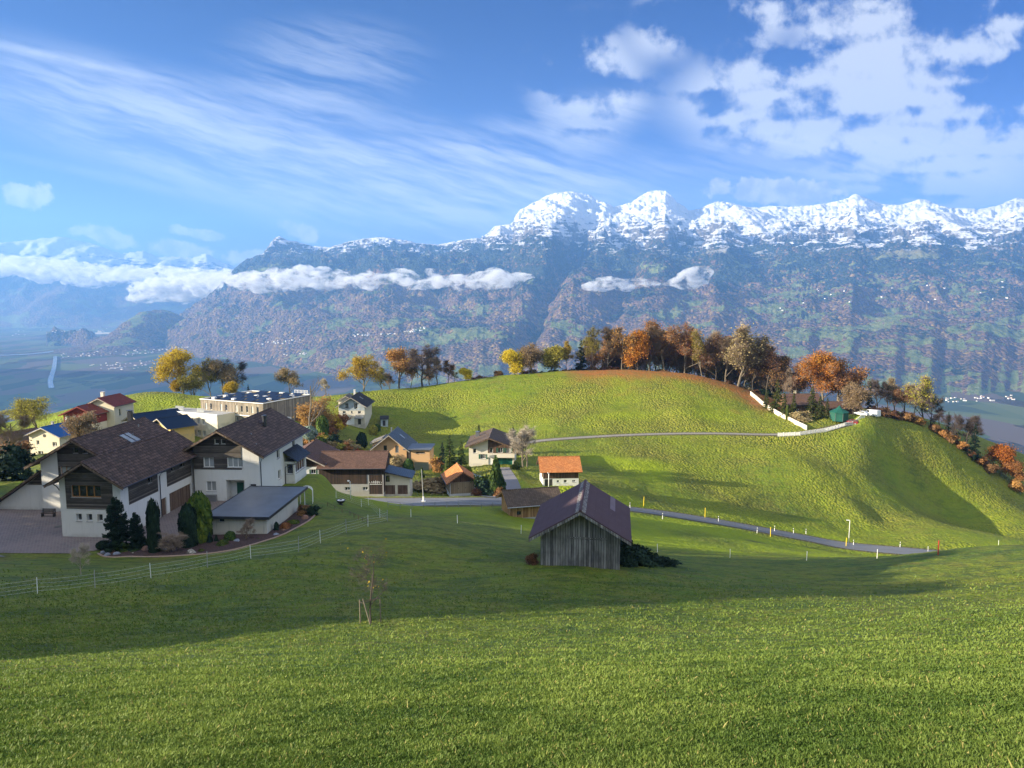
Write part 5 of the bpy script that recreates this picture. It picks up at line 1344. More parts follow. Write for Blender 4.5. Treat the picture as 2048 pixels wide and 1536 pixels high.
# pale retaining wall climbing from the lane to the trees
wl_ = [G(u, v, 180) for u, v in ((1501, 790), (1512, 799), (1526, 811), (1545, 824), (1566, 836), (1590, 848), (1614, 860))]
mb = MB()
for a_, b_ in zip(wl_[:-1], wl_[1:]):
    d_ = (b_ - a_).normalized(); n_ = Vector((-d_.y, d_.x, 0)) * .15
    mb.prism([a_ - n_ - Vector((0, 0, .6)), b_ - n_ - Vector((0, 0, .6)), b_ - n_ + Vector((0, 0, 1.3)), a_ - n_ + Vector((0, 0, 1.3))], n_ * 2)
tag(mb.build('retaining_wall', M['warmwhite']), 'pale retaining wall running down from the trees to the lane', 'wall')
# rail and small things on the lawn
rail('lawn_rail', [G(655, 1012), G(700, 1030), G(735, 1046)], 'rusty low rail on the lawn right of the garage', 2.6, .5, 'doorwood', (.48,), .04, 'rail')

# pergola arch
g = onz(613, 1008); o = empty('garden_arch', g, 0.2); tag(o, 'white wire garden arch beside the bay window', 'arch')
for s_ in (-.8, .8):
    for y_ in (0, .9): MB().tube([(s_, y_, 0), (s_, y_, 1.7)], .04, 6).build('post', M['postwhite'], o)
for y_ in (0, .3, .6, .9): MB().tube([(.8 * math.cos(t), y_, 1.7 + .55 * math.sin(t)) for t in np.linspace(0, math.pi, 10)], .03, 5).build('hoop', M['postwhite'], o)
mb = MB()
for t in np.linspace(.2, math.pi - .2, 7): mb.tube([(.8 * math.cos(t), 0, 1.7 + .55 * math.sin(t)), (.8 * math.cos(t), .9, 1.7 + .55 * math.sin(t))], .02, 4)
mb.build('lattice', M['postwhite'], o)
# fire bowl
g = G(682, 1010); o = empty('fire_bowl', g); tag(o, 'black steel fire bowl with pale ash on the lawn', 'fire bowl')
mb = MB(); prof = [(.02, .25), (.35, .3), (.55, .5), (.62, .72), (.66, .74), (.56, .70), (.35, .62), (.0, .60)]
for i in range(len(prof) - 1):
    for k in range(16):
        a0, a1 = 2 * math.pi * k / 16, 2 * math.pi * (k + 1) / 16; (r0_, z0_), (r1_, z1_) = prof[i], prof[i + 1]
        mb.poly([(r0_ * math.cos(a0), r0_ * math.sin(a0), z0_), (r0_ * math.cos(a1), r0_ * math.sin(a1), z0_), (r1_ * math.cos(a1), r1_ * math.sin(a1), z1_), (r1_ * math.cos(a0), r1_ * math.sin(a0), z1_)])
mb.build('bowl', M['black'], o); MB().tube([(0, 0, 0), (0, 0, .3)], [.3, .16], 10).build('foot', M['black'], o)
MB().tube([(0, 0, .70), (0, 0, .715)], .5, 16).build('ash', M['framewhite'], o); MB().ball((0, 0, .73), .18, 1.2, 1, .5, 8, 5, .3).build('ember_pile', M['black'], o)
# bench
g = onz(97, 1034); o = empty('bench', (g.x, g.y, ZP + .06), R(-2)); tag(o, 'dark slatted bench against the white farmhouse wall', 'bench')
MB().box(-.85, .85, -.22, .22, .42, .47).build('seat', M['darkboards'], o); mb = MB()
for k in range(3): mb.box(-.85, .85, .2, .24, .55 + k * .15, .66 + k * .15)
mb.build('backrest', M['darkboards'], o)
for s_ in (-.75, .75): MB().box(s_ - .04, s_ + .04, -.2, .2, 0, .42).box(s_ - .04, s_ + .04, .2, .26, 0, .98).box(s_ - .04, s_ + .04, -.24, .2, .6, .64).build('leg', M['metal'], o)
# manhole
g = onz(117, 1054); tag(MB().tube([(0, 0, 0), (0, 0, .02)], .45, 18).build('manhole_cover', M['metal'], None, (g.x, g.y, ZP + .052)), 'round dark manhole cover in the paved yard', 'manhole cover')

# ================================================================ VEHICLES
def car(name, g, rz_, col, label, van=False):
    o = empty(name, g, rz_); tag(o, label, 'van' if van else 'car'); m = plain('paint_' + name, col, .25, .0, .05, 1, .6)
    if van: prof = [(-2.4, .35), (-2.4, .95), (-2.2, 1.15), (-1.55, 1.3), (-.95, 2.1), (2.35, 2.2), (2.45, .4)]; W_ = .95
    else: prof = [(-2.1, .35), (-2.1, .75), (-1.0, .95), (-.35, 1.42), (1.1, 1.42), (1.8, 1.0), (2.1, .9), (2.1, .35)]; W_ = .85
    MB().prism([(x_, -W_, z_) for x_, z_ in prof], (0, 2 * W_, 0)).build('body', m, o)
    for sx_ in (-1.35, 1.35):
        for sy_ in (-1, 1):
            w_ = MB().tube([(sx_, sy_ * (W_ - .18), .32), (sx_, sy_ * (W_ + .02), .32)], .32, 12).build('wheel', M['black'], o)
            MB().tube([(sx_, sy_ * (W_ + .02), .32), (sx_, sy_ * (W_ + .035), .32)], .17, 10).build('rim', M['zinc'], w_)
    gp = [(-1.5, 1.32), (-.98, 2.0), (-.2, 2.05), (-.2, 1.35)] if van else [(-.85, .98), (-.3, 1.36), (1.05, 1.36), (1.55, 1.0)]
    for sy_ in (-1, 1): MB().prism([(x_, sy_ * (W_ + .004), z_) for x_, z_ in gp], (0, sy_ * .01, 0)).build('side_window', M['glass'], o)
    wp = [(-1.57, 1.36), (-1.02, 2.04)] if van else [(-.99, 1.0), (-.42, 1.40)]
    MB().prism([(wp[0][0] - .02, -W_ + .1, wp[0][1]), (wp[1][0] - .02, -W_ + .14, wp[1][1]), (wp[1][0] - .02, W_ - .14, wp[1][1]), (wp[0][0] - .02, W_ - .1, wp[0][1])], (-.01, 0, .01)).build('windscreen', M['glass'], o)
    for sy_ in (-.6, .6): MB().box(prof[0][0] - .02, prof[0][0] - .002, sy_ - .14, sy_ + .14, .58, .72).build('headlight', M['framewhite'], o)
    return o
for nm, u, t, c, lab, vn, r_ in (('parked_car', 1703, 226, (.16, .01, .015), 'dark red car parked by the green pavilion', False, -50), ('parked_car', 1721, 228, (.72, .73, .74), 'white estate car parked next to the white van', False, -55), ('van', 1741, 231, (.78, .79, .80), 'white van parked at the end of the picket fence', True, -60)):
    g = T(u, t); car(nm, g, R(r_), c, lab, vn)
# ================================================================ TREES
def leafmat(name, cols, trans=.35):
    m, N, b = new_mat(name); a_ = N.attr('rnd'); oi = N.n.new('ShaderNodeObjectInfo').outputs['Random']
    n = N.noise(N.obj(), .5, 3, .6)
    k = add(N.math('MULTIPLY', a_, .7), N.math('MULTIPLY', N.math('SUBTRACT', n, .5), 1.3), .15)
    c = N.mix(N.ss(k, .1, .5), cols[0], cols[1]); c = N.mix(N.ss(k, .55, .95), c, cols[2])
    hsv = N.n.new('ShaderNodeHueSaturation'); N.set(hsv.inputs['Color'], c); N.set(hsv.inputs['Hue'], N.math('ADD', .485, N.math('MULTIPLY', oi, .03))); N.set(hsv.inputs['Value'], N.math('ADD', .8, N.math('MULTIPLY', oi, .4)))
    c = hsv.outputs[0]; N.set(b.inputs['Base Color'], c); b.inputs['Roughness'].default_value = .7; b.inputs['Specular IOR Level'].default_value = .2
    tr_ = N.n.new('ShaderNodeBsdfTranslucent'); N.set(tr_.inputs[0], c); mx = N.n.new('ShaderNodeMixShader'); mx.inputs[0].default_value = trans
    N.l.new(b.outputs[0], mx.inputs[1]); N.l.new(tr_.outputs[0], mx.inputs[2]); N.l.new(mx.outputs[0], m.node_tree.nodes['Material Output'].inputs[0]); return m
LM = {
 'yellow': leafmat('leaves_yellow', [(.30, .22, .02), (.55, .40, .025), (.72, .55, .05)]), 'yolive': leafmat('leaves_olive_yellow', [(.17, .16, .03), (.34, .30, .045), (.55, .48, .08)]),
 'orange': leafmat('leaves_orange', [(.28, .10, .02), (.50, .20, .03), (.62, .30, .05)]), 'rust': leafmat('leaves_rust', [(.20, .09, .035), (.40, .19, .06), (.50, .29, .11)]),
 'brown': leafmat('leaves_dark_brown', [(.11, .055, .032), (.22, .11, .05), (.36, .20, .085)]), 'tan': leafmat('leaves_tan', [(.20, .14, .07), (.32, .24, .12), (.42, .33, .18)]),
 'green': leafmat('leaves_green', [(.02, .05, .015), (.06, .11, .02), (.13, .18, .03)], .2), 'dark': leafmat('needles_dark', [(.008, .020, .012), (.014, .034, .018), (.03, .055, .024)], .1),
 'spruce': leafmat('needles_spruce', [(.030, .05, .012), (.075, .095, .018), (.14, .15, .028)], .15), 'blue': leafmat('needles_blue', [(.10, .15, .12), (.18, .24, .20), (.30, .36, .30)], .1),
 'thuja': leafmat('needles_thuja', [(.03, .06, .012), (.08, .12, .018), (.17, .20, .025)], .15), 'red': leafmat('leaves_red', [(.25, .05, .03), (.45, .12, .06), (.5, .25, .08)]),
}
bark = plain('bark_grey', (.20, .165, .12), .9, var=.6, sc=2); barkd = plain('bark_dark', (.07, .055, .042), .9, var=.5, sc=2); twigm = plain('twigs', (.25, .185, .13), .9, var=.4, sc=1); twigp = plain('twigs_pale', (.42, .36, .27), .9, var=.4, sc=1); twigd = plain('twigs_dark', (.075, .055, .05), .9, var=.4, sc=1)
class Cards:
    """thousands of little quads"""
    def __init__(s): s.v = []; s.r = []
    def leaf(s, p, size, r_, nrm=None, asp=1.0):
        a_ = Vector((r_.gauss(0, 1), r_.gauss(0, 1), r_.gauss(0, 1))).normalized() if nrm is None else nrm
        b_ = a_.orthogonal().normalized(); c_ = a_.cross(b_); th = r_.random() * 6.28
        b_, c_ = b_ * math.cos(th) + c_ * math.sin(th), c_ * math.cos(th) - b_ * math.sin(th)
        b_ = b_ * size * .5; c_ = c_ * size * .5 * asp; q = r_.random()
        s.v += [p - b_ - c_, p + b_ - c_ * .6, p + b_ * .8 + c_, p - b_ * .7 + c_ * .8]; s.r += [q] * 4
    def twig(s, p0, p1, w_):
        d_ = (p1 - p0); side = d_.orthogonal().normalized() * w_ * .5
        s.v += [p0 - side, p0 + side, p1 + side * .4, p1 - side * .4]; s.r += [.5] * 4
    def mesh(s, name, mat):
        n = len(s.v) // 4; me = np_mesh(name, np.array([tuple(q) for q in s.v]), np.arange(n * 4).reshape(n, 4), mat)
        a_ = me.attributes.new('rnd', 'FLOAT', 'POINT'); a_.data.foreach_set('value', np.array(s.r, np.float32)); return me
def deciduous(seed, h_=16.0, spread=.34, nleaf=4200, lsize=.34, twigs=900, crown_lo=.25, upright=.5, r0=.28, ntrunk=1, lbr=3, clump=1.15, tw=.055, tl=1.0):
    """returns (trunk mesh, crown leaf mesh, twig mesh)"""
    r_ = random.Random(seed); mb = MB(); tips = []; segs = []
    def grow(p, d_, L, rad, lev):
        n = 4; pts = [p.copy()]; rads = [rad]; q = p.copy(); dd = d_.copy()
        for i in range(n):
            dd = (dd + Vector((r_.gauss(0, .13), r_.gauss(0, .13), .08 * upright + r_.gauss(0, .05)))).normalized(); q = q + dd * L / n; pts.append(q.copy()); rads.append(rad * (1 - .62 * (i + 1) / n))
        mb.tube(pts, rads, 6 if lev < 2 else 4, False); segs.append((pts, lev))
        if lev >= lbr: tips.extend(pts[2:]); return
        nc = 5 if lev == 0 else 4
        for k in range(nc + (2 if lev == 0 else 0)):
            t = .35 + .65 * (k + r_.random()) / (nc + 1) if lev else crown_lo + (1 - crown_lo) * .9 * (k + .3 + r_.random() * .6) / (nc + 2)
            i = min(int(t * n), n - 1); base = pts[i].lerp(pts[i + 1], t * n - i); az_ = r_.random() * 6.28 + k * 2.4; an = R(r_.uniform(28, 58) if lev else r_.uniform(38, 66) * (1.1 - .4 * t))
            ax = dd.orthogonal().normalized(); ax.rotate(Matrix.Rotation(az_, 3, dd)); nd = (dd * math.cos(an) + ax * math.sin(an)).normalized()
            nd = (nd + Vector((0, 0, .25 * upright))).normalized()
            grow(base, nd, L * r_.uniform(.5, .68) if lev else spread * h_ * r_.uniform(.75, 1.1) * (1.15 - .55 * t), rads[i] * .55, lev + 1)
        if lev == 0: tips.append(pts[-1])
    for k in range(ntrunk):
        o_ = Vector((r_.uniform(-1, 1), r_.uniform(-1, 1), 0)) * (.9 if ntrunk > 1 else 0)
        grow(o_ - Vector((0, 0, .4)), Vector((o_.x * .12, o_.y * .12, 1)).normalized(), h_ * (.86 if k == 0 else r_.uniform(.6, .8)), r0, 0)
    tm = bpy.data.meshes.new('trunk'); tm.from_pydata(mb.v, [], mb.f); tm.update(); tm.materials.append(bark)
    lc = Cards(); tc = Cards()
    for k in range(nleaf):
        sg = r_.randrange(len(tips)); c_ = tips[sg]; lc.leaf(c_ + Vector((r_.gauss(0, 1), r_.gauss(0, 1), r_.gauss(0, .8))) * clump * .55, lsize * r_.uniform(.6, 1.25), r_)
    for k in range(twigs):
        c_ = tips[r_.randrange(len(tips))]; d_ = Vector((r_.gauss(0, 1), r_.gauss(0, 1), r_.gauss(.5, .8))).normalized(); tc.twig(c_, c_ + d_ * r_.uniform(.6, 1.5) * tl, tw)
    return tm, (lc.mesh('crown', LM['yellow']) if nleaf else None), (tc.mesh('twigs', twigm) if twigs else None)
def conifer(seed, h_=12.0, rad=2.6, n=5200, lsize=.30, lo=.04, droop=.35, pw=1.0, dn=9):
    r_ = random.Random(seed); mb = MB().tube([(0, 0, -.4), (0, 0, h_ * .97)], [h_ * .018 + .05, .02], 6); c = Cards()
    nb = int(h_ * dn)
    br_ = []
    for k in range(nb):
        t = lo + (1 - lo) * (k + r_.random()) / nb; L = rad * (1 - t) ** pw * r_.uniform(.75, 1.12) + .12; az_ = r_.random() * 6.28; br_.append((t * h_, L, az_))
        d_ = Vector((math.cos(az_), math.sin(az_), 0)); mb.tube([(0, 0, t * h_), d_ * L * .6 + Vector((0, 0, t * h_ - droop * L * .35)), d_ * L + Vector((0, 0, t * h_ - droop * L * .45))], [.035, .02, .01], 3, False)
    wts = [b_[1] ** 1.4 for b_ in br_]; ch = r_.choices(br_, wts, k=n)
    for z_, L, az_ in ch:
        s = r_.random() ** .6; w_ = .30 * L * (1 - s * .7); d_ = Vector((math.cos(az_), math.sin(az_), 0)); pr = Vector((-d_.y, d_.x, 0))
        p = d_ * L * s + pr * r_.uniform(-w_, w_) + Vector((0, 0, z_ - droop * L * s * .55 + r_.gauss(0, .07) - abs(r_.gauss(0, .10))))
        c.leaf(p, lsize * r_.uniform(.6, 1.3), r_, (Vector((r_.gauss(0, .5), r_.gauss(0, .5), 1))).normalized(), .6)
    tm = bpy.data.meshes.new('trunk'); tm.from_pydata(mb.v, [], mb.f); tm.update(); tm.materials.append(barkd)
    return tm, c.mesh('crown', LM['spruce']), None
def bush(seed, shape='ball', n=2600, lsize=.11, nz=.12):
    """unit-high shrub: ball, cone, column or loose"""
    r_ = random.Random(seed); c = Cards(); sd_ = r_.random() * 50
    for k in range(n):
        t = r_.random(); az_ = r_.random() * 6.28
        if shape == 'ball': ph = math.acos(1 - 2 * t); rr_b = .5 * math.sin(ph); z_ = .5 - .5 * math.cos(ph)
        elif shape == 'cone': z_ = 1 - math.sqrt(t) if r_.random() < .95 else 0; rr_b = .5 * (1 - z_) ** .75 * (1 if z_ > .06 else .8)
        elif shape == 'column': z_ = t; rr_b = .5 * min(1, (1 - z_) * 5 + .12) ** .6 * min(1, .75 + z_ * 1.3)
        else: ph = math.acos(1 - 2 * t * .9); q_ = .75 + .45 * math.sin(az_ * 2 + sd_) * math.sin(ph * 3 + sd_ * 2) + r_.gauss(0, .16); rr_b = .5 * math.sin(ph) * q_; z_ = .48 + .5 * math.cos(ph) * q_
        lump = 1 + nz * math.sin(az_ * 3 + sd_ + z_ * 9) + nz * .8 * math.sin(az_ * 7 + z_ * 17 + sd_)
        q = lump * (1 - abs(r_.gauss(0, .10)))
        p = Vector((rr_b * q * math.cos(az_), rr_b * q * math.sin(az_), max(0.0, z_) * (1 + .04 * r_.gauss(0, 1))))
        nrm = Vector((math.cos(az_) + r_.gauss(0, .5), math.sin(az_) + r_.gauss(0, .5), .5 + r_.gauss(0, .5))).normalized()
        c.leaf(p, lsize * r_.uniform(.6, 1.3), r_, nrm)
    return c.mesh('foliage', LM['green'])
TR = {
 'oak': deciduous(1, 14, .52, 10000, .30, 2500, .10, .3, .36, clump=1.5), 'oak2': deciduous(2, 14, .50, 6500, .38, 2200, .10, .35, .36, clump=1.6),
 'beech': deciduous(3, 20, .38, 9000, .30, 7000, .16, .75, .32, clump=1.8), 'beech2': deciduous(4, 20, .40, 6500, .30, 8000, .14, .7, .32, clump=1.7), 'beech3': deciduous(5, 20, .34, 6000, .30, 6500, .18, .9, .28, clump=1.6),
 'bare': deciduous(6, 15, .46, 0, .3, 7000, .14, .5, .34, tl=1.2), 'bare2': deciduous(7, 18, .34, 0, .3, 8000, .16, .9, .30, tl=1.3), 'sparse': deciduous(8, 18, .38, 3000, .38, 7000, .15, .8, .30, clump=2.0, tl=1.3),
 'round': deciduous(9, 9, .50, 11000, .34, 500, .04, .5, .2, clump=1.6), 'multi': deciduous(10, 14, .36, 8500, .36, 5000, .06, .8, .24, 3, clump=1.8, tl=1.2),
 'spruce': conifer(21), 'spruce2': conifer(22, 12, 3.0, 6200, .32, .02, .45, .8), 'spruce3': conifer(23, 12, 2.2, 5200, .28, .05, .3, 1.1), 'pine': conifer(24, 6, 1.9, 20000, .20, .03, -.3, .5, 26),
}
BU = {'ball': [bush(31), bush(32)], 'cone': [bush(33, 'cone', 3000), bush(34, 'cone', 3000)], 'column': [bush(35, 'column', 3600), bush(36, 'column', 3600)], 'loose': [bush(37, 'loose', 2600, .085), bush(38, 'loose', 2600, .085), bush(39, 'loose', 2600, .085), bush(40, 'loose', 2200, .09)]}
REFH = {k: max(v.co.z for v in TR[k][0].vertices) for k in TR}
def setmat(o, m):
    if m is not None: o.material_slots[0].link = 'OBJECT'; o.material_slots[0].material = m
def tree(kind, g, h_, leaf, label, wide=1.0, name='tree', group=None, bk=None, tw=None, leafpart='crown', cat='tree', rz=None):
    tm, cm, twm = TR[kind]; s = h_ / REFH[kind]
    o = empty(name, g, rnd.random() * 6.28 if rz is None else rz); o.scale = (s * wide, s * wide, s); tag(o, label, cat, group)
    t_ = link('trunk', tm, o); setmat(t_, bk)
    if cm is not None and leaf is not None: setmat(link('crown', cm, o), LM[leaf])
    if twm is not None: setmat(link('twigs', twm, o), tw)
    return o
def shrub(shape, g, w_, h_, leaf, label, name='shrub', group=None, cat='shrub', sink=.05):
    ms_ = BU[shape]; o = link(name, ms_[rnd.randrange(len(ms_))], None, (g.x, g.y, g.z - sink * h_)); setmat(o, LM[leaf]); o.scale = (w_, w_, h_); o.rotation_euler = (0, 0, rnd.random() * 6); return tag(o, label, cat, group)
def hpx(px, t): return px / FPX * t
# ---- row along the hill crest: column, depth, top of the tree in the photo, kind, foliage, width factor
def crest_tree(u, t, vtop, kind, leaf, label, wide=1.0, bk=None, tw=None, name='tree'):
    g = T(u, t); z = P(u, vtop, t).z; return tree(kind, g, max(z - g.z, 3) * 1.02, leaf, label, wide * 1.12, name, 'trees along the hill crest', bk, tw)
ROW = [
 (1030, 280, 704, 'round', 'yellow', 'small bright yellow round tree, leftmost of the tall crest row', 1.0), (1064, 281, 690, 'multi', 'tan', 'beige fading many-stemmed tree right of the bright yellow round tree', 1.05),
 (1100, 281, 697, 'round', 'yolive', 'low yellow-green tree between the beige tree and the slim yellow one', 1.1), (1133, 280, 683, 'beech3', 'yellow', 'slim yellow-green tree just left of the dark crest spruce', .8),
 (1160, 281, 676, 'spruce3', 'dark', 'dark narrow spruce standing in the crest row', 1.25), (1184, 280, 657, 'beech2', 'yolive', 'olive-yellow tall tree just right of the dark crest spruce', .9),
 (1213, 282, 655, 'bare2', None, 'bare grey tall tree between the olive-yellow and rust ones', .9), (1241, 280, 656, 'sparse', 'rust', 'thin rust-brown tall tree left of the vivid orange one', .95),
 (1272, 277, 670, 'round', 'orange', 'vivid orange pointed tree in the middle of the crest row', .55), (1296, 283, 655, 'bare2', None, 'bare grey tree right behind the vivid orange one', 1.0),
 (1326, 279, 646, 'beech', 'rust', 'broad rust-coloured beech, highest of the crest row', 1.0), (1366, 279, 650, 'beech2', 'rust', 'broad rust and orange beech right of the highest one', 1.05),
 (1401, 274, 664, 'beech3', 'yolive', 'pale yellow-green slim tree between the rusty beeches and brown ones', .75), (1428, 277, 672, 'beech2', 'brown', 'dark red-brown tree right of the pale yellow-green one', .8),
 (1472, 268, 655, 'sparse', 'tan', 'huge nearly bare tan beech with a pale trunk on the right part of the crest', 1.15), (1447, 276, 678, 'bare2', None, 'bare brown tree left of the huge tan beech', .9),
 (1502, 270, 690, 'beech3', 'brown', 'dark brown tree just right of the huge tan beech', .9), (1530, 266, 694, 'beech', 'brown', 'dense dark maroon tree above the retaining wall', .9), (1556, 264, 715, 'sparse', 'brown', 'thin dark tree at the right shoulder of the maroon one', .8),
 (1345, 286, 668, 'sparse', 'brown', 'thin brown tree behind the two rusty beeches', 1.0), (1255, 287, 668, 'sparse', 'rust', 'thin rust tree behind the vivid orange one', 1.0), (1390, 284, 670, 'beech3', 'rust', 'rust tree behind the pale yellow-green slim one', .9), (1487, 280, 700, 'beech3', 'rust', 'rust tree behind the huge tan beech', .9),
 (1578, 262, 738, 'bare2', None, 'spindly bare tree in the gap left of the big orange maple', .6),
 (1611, 258, 707, 'beech', 'orange', 'big glowing orange tree behind the villa', 1.0), (1643, 260, 713, 'oak', 'orange', 'wide orange tree right behind the villa roof', .95), (1672, 257, 724, 'oak2', 'rust', 'rust-brown spreading tree above the green pavilion', 1.0), (1690, 254, 745, 'oak2', 'brown', 'dark brown drooping tree right of the rust-brown spreading one', .7), (1592, 262, 728, 'beech2', 'brown', 'brown tree at the left side of the big orange one', .8),
 (730, 272, 712, 'oak', 'yellow', 'golden-yellow wide oak, leftmost tree of the hill crest', 1.0), (766, 276, 735, 'sparse', 'yolive', 'thin olive-yellow tree right of the golden oak', 1.1), (800, 277, 700, 'oak2', 'rust', 'rust and ochre oak with a yellow top left of the big bare oak', .95), (822, 279, 699, 'beech3', 'yellow', 'yellow-topped tree between the ochre oak and the big bare oak', .7),
 (846, 275, 690, 'bare', None, 'big bare dark oak on the left part of the crest', 1.05), (876, 277, 712, 'bare', None, 'bare brown tree right of the big bare oak', .9), (898, 278, 720, 'sparse', 'brown', 'thin brown tree farther right of the big bare oak', .9),
 (934, 277, 737, 'round', 'yellow', 'small bright yellow bush-like tree standing alone on the crest', 1.15), (782, 281, 745, 'bare', None, 'small bare tree behind the thin olive-yellow tree', 1.0), (862, 283, 730, 'sparse', 'rust', 'rusty thin tree behind the big bare oak', 1.0), (910, 282, 742, 'bare', None, 'small bare tree left of the lone yellow bush-like tree', .9),
]
for u, t, vt_, k, lf, lab, wd in ROW: crest_tree(u, t, vt_, k, lf, lab, wd, barkd if 'dark' in lab else None, twigd if 'dark' in lab else None, 'spruce_tree' if 'spruce' in k else 'tree')
for k in range(30):   # a second, looser rank of the wood behind the row
    u = 1190 + k * 13.5 + rnd.uniform(-5, 5); g = T(u, rnd.uniform(286, 300)); vt_ = np.interp(u, [1190, 1330, 1450, 1590], [668, 662, 672, 722]) + rnd.uniform(-4, 14); z = P(u, vt_, g.y / .985).z
    near_ = min(ROW, key=lambda q: abs(q[0] - u)); kd = rnd.choice(['bare2', 'sparse', 'beech3', 'sparse']); lf = rnd.choice(['rust', 'brown', 'rust', 'tan'])
    tree(kd, g, max(z - g.z, 6), None if kd == 'bare2' else lf, ('thin bare' if kd == 'bare2' else lf + '-leaved') + ' tree behind the ' + ' '.join(near_[5].split()[:8]), 1.0, 'tree', 'second rank of trees behind the crest row', None, None)
for k in range(40):   # undergrowth under the crest row
    u = 960 + k * 15.5 + rnd.uniform(-6, 6)
    if 1560 < u < 1700: continue
    lf = rnd.choice(['rust', 'brown', 'brown', 'tan', 'dark']); near_ = min(ROW, key=lambda q: abs(q[0] - u))
    g = T(u, rnd.uniform(280, 290) - (9 if u > 1450 else 0)); shrub('loose', g, rnd.uniform(2.5, 7), rnd.uniform(1.2, 3.4), lf, {'rust': 'rusty', 'brown': 'brown', 'tan': 'beige', 'dark': 'dark green'}[lf] + ' undergrowth at the foot of the ' + ' '.join(near_[5].split()[:8]), 'bush', 'undergrowth bushes beneath the crest trees', 'bush', .2)
# ---- conifers round the villa
for u, t, vt_, wd, lab in ((1551, 243, 757, 1.0, 'tallest olive-green spruce inside the retaining wall'), (1530, 247, 772, .9, 'small spruce at the upper end of the retaining wall'), (1585, 240, 776, .8, 'narrow spruce between the two widest ones by the villa'), (1566, 237, 778, .9, 'spruce leaning against the tallest one inside the wall'),
                      (1621, 238, 770, 1.15, 'wide dark spruce in front of the villa'), (1638, 230, 790, 1.35, 'bushy spruce nearest the lane corner'), (1652, 234, 793, 1.0, 'spruce directly left of the green pavilion'), (1735, 240, 756, .7, 'dark ivy-green conifer right of the parked van')):
    g = T(u, t); z = P(u, vt_, t).z; tree('spruce2' if wd > .95 else 'spruce', g, z - g.z, 'dark' if u > 1700 else 'spruce', lab, wd, 'spruce_tree', 'spruces round the villa')
shrub('column', T(1573, 233), 1.0, 4.5, 'thuja', 'slim bright green thuja by the retaining wall', 'thuja'); shrub('loose', T(1600, 230), 6, 3.0, 'tan', 'beige fading hedge bush between the spruces and the lane', 'bush'); shrub('loose', T(1572, 240), 2.4, 2.0, 'yolive', 'small yellowish bush inside the retaining wall', 'bush')
# ---- trees beyond the right shoulder
for u, t, vt_, k, lf, wd, lab in ((1709, 238, 768, 'multi', 'tan', 1.1, 'pale beige round tree behind the parked cars'), (1752, 248, 758, 'bare', None, 1.0, 'dark bare tree first right of the van'), (1771, 247, 764, 'bare2', None, 1.0, 'dark bare tree second right of the van'), (1787, 250, 757, 'sparse', 'tan', 1.0, 'bare tree with pinkish twigs right of the van'),
       (1806, 246, 770, 'oak2', 'brown', .9, 'brown-leaved tree on the right shoulder'), (1826, 244, 778, 'bare2', None, .9, 'thin bare tree left of the yellow-topped one'), (1846, 240, 755, 'sparse', 'yolive', 1.15, 'yellow-topped thin tree on the right shoulder'), (1860, 240, 790, 'bare', None, .9, 'small bare tree right of the yellow-topped one'),
       (1895, 236, 822, 'spruce3', 'dark', .9, 'small dark spruce on the right shoulder, left one'), (1915, 234, 828, 'bare', None, 1.0, 'small bare sapling between the two right shoulder spruces'), (1935, 232, 832, 'bare2', None, 1.3, 'pale bare sapling on the right shoulder'), (1951, 230, 836, 'spruce3', 'dark', 1.0, 'small dark spruce on the right shoulder, right one'), (1878, 238, 818, 'bare2', None, 1.3, 'pale bare birch left of the right shoulder spruces')):
    g = T(u, t); z = P(u, vt_, t).z; tree(k, g, max(z - g.z, 3), lf, lab, wd, 'spruce_tree' if 'spruce' in k else 'tree', 'trees on the right shoulder', barkd, twigd if lf is None else None)
for k, (u, lf, w_, h_) in enumerate([(1745, 'brown', 4, 3), (1765, 'brown', 4, 3), (1785, 'brown', 4, 2.6), (1812, 'brown', 5, 3), (1835, 'rust', 4, 2.5), (1868, 'brown', 4, 2.6), (1888, 'rust', 4, 2.4), (1902, 'brown', 4, 3), (1925, 'rust', 4, 2.6), (1945, 'brown', 4, 2.4), (1965, 'rust', 4, 2.8), (1985, 'brown', 5, 2.8), (2040, 'rust', 5, 3.5)]):
    shrub('loose', T(u, 236 - max(0, u - 1850) * .05), w_, h_, lf, ('rusty' if lf == 'rust' else 'dark brown') + (' tall' if h_ > 2.7 else ' low') + ' shrub ' + ('below the dark bare trees right of the van' if u < 1800 else 'below the yellow-topped tree on the right shoulder' if u < 1880 else 'near the small dark spruces of the right shoulder' if u < 1960 else 'beside the glowing orange bush'), 'bush', 'shrubs on the edge of the right shoulder', 'bush', .15)
tree('round', T(2008, 232), 8.5, 'orange', 'glowing orange and yellow bush at the right edge of the photo', .9, 'bush'); tree('round', T(2030, 230), 6.5, 'rust', 'rusty bush touching the glowing orange one', .9, 'bush')
# ---- left side
def lt(u, t, vt_, k, lf, lab, wd=1.0, name='tree', bk=None, tw=None):
    g = T(u, t); z = P(u, vt_, t).z; return tree(k, g, max(z - g.z, 2), lf, lab, wd, name, None, bk, tw)
lt(372, 262, 699, 'oak', 'yellow', 'tall dense golden tree on the left meadow knoll', 1.15); lt(392, 259, 745, 'multi', 'yolive', 'lighter half-bare tree in front of the tall golden tree', 1.1); lt(355, 257, 760, 'round', 'yellow', 'low golden tree at the foot of the tall golden tree', 1.0)
lt(425, 266, 716, 'beech2', 'yolive', 'olive tree right of the tall golden tree', 1.15, 'tree'); lt(450, 264, 722, 'oak2', 'tan', 'brownish half-bare tree left of the small dark spruce', 1.0); lt(470, 270, 718, 'bare', None, 'bare dark tree with spreading twigs behind the olive one', 1.1, 'tree', barkd, twigd); lt(462, 258, 765, 'round', 'yellow', 'round golden bush-like tree left of the school building', 1.3)
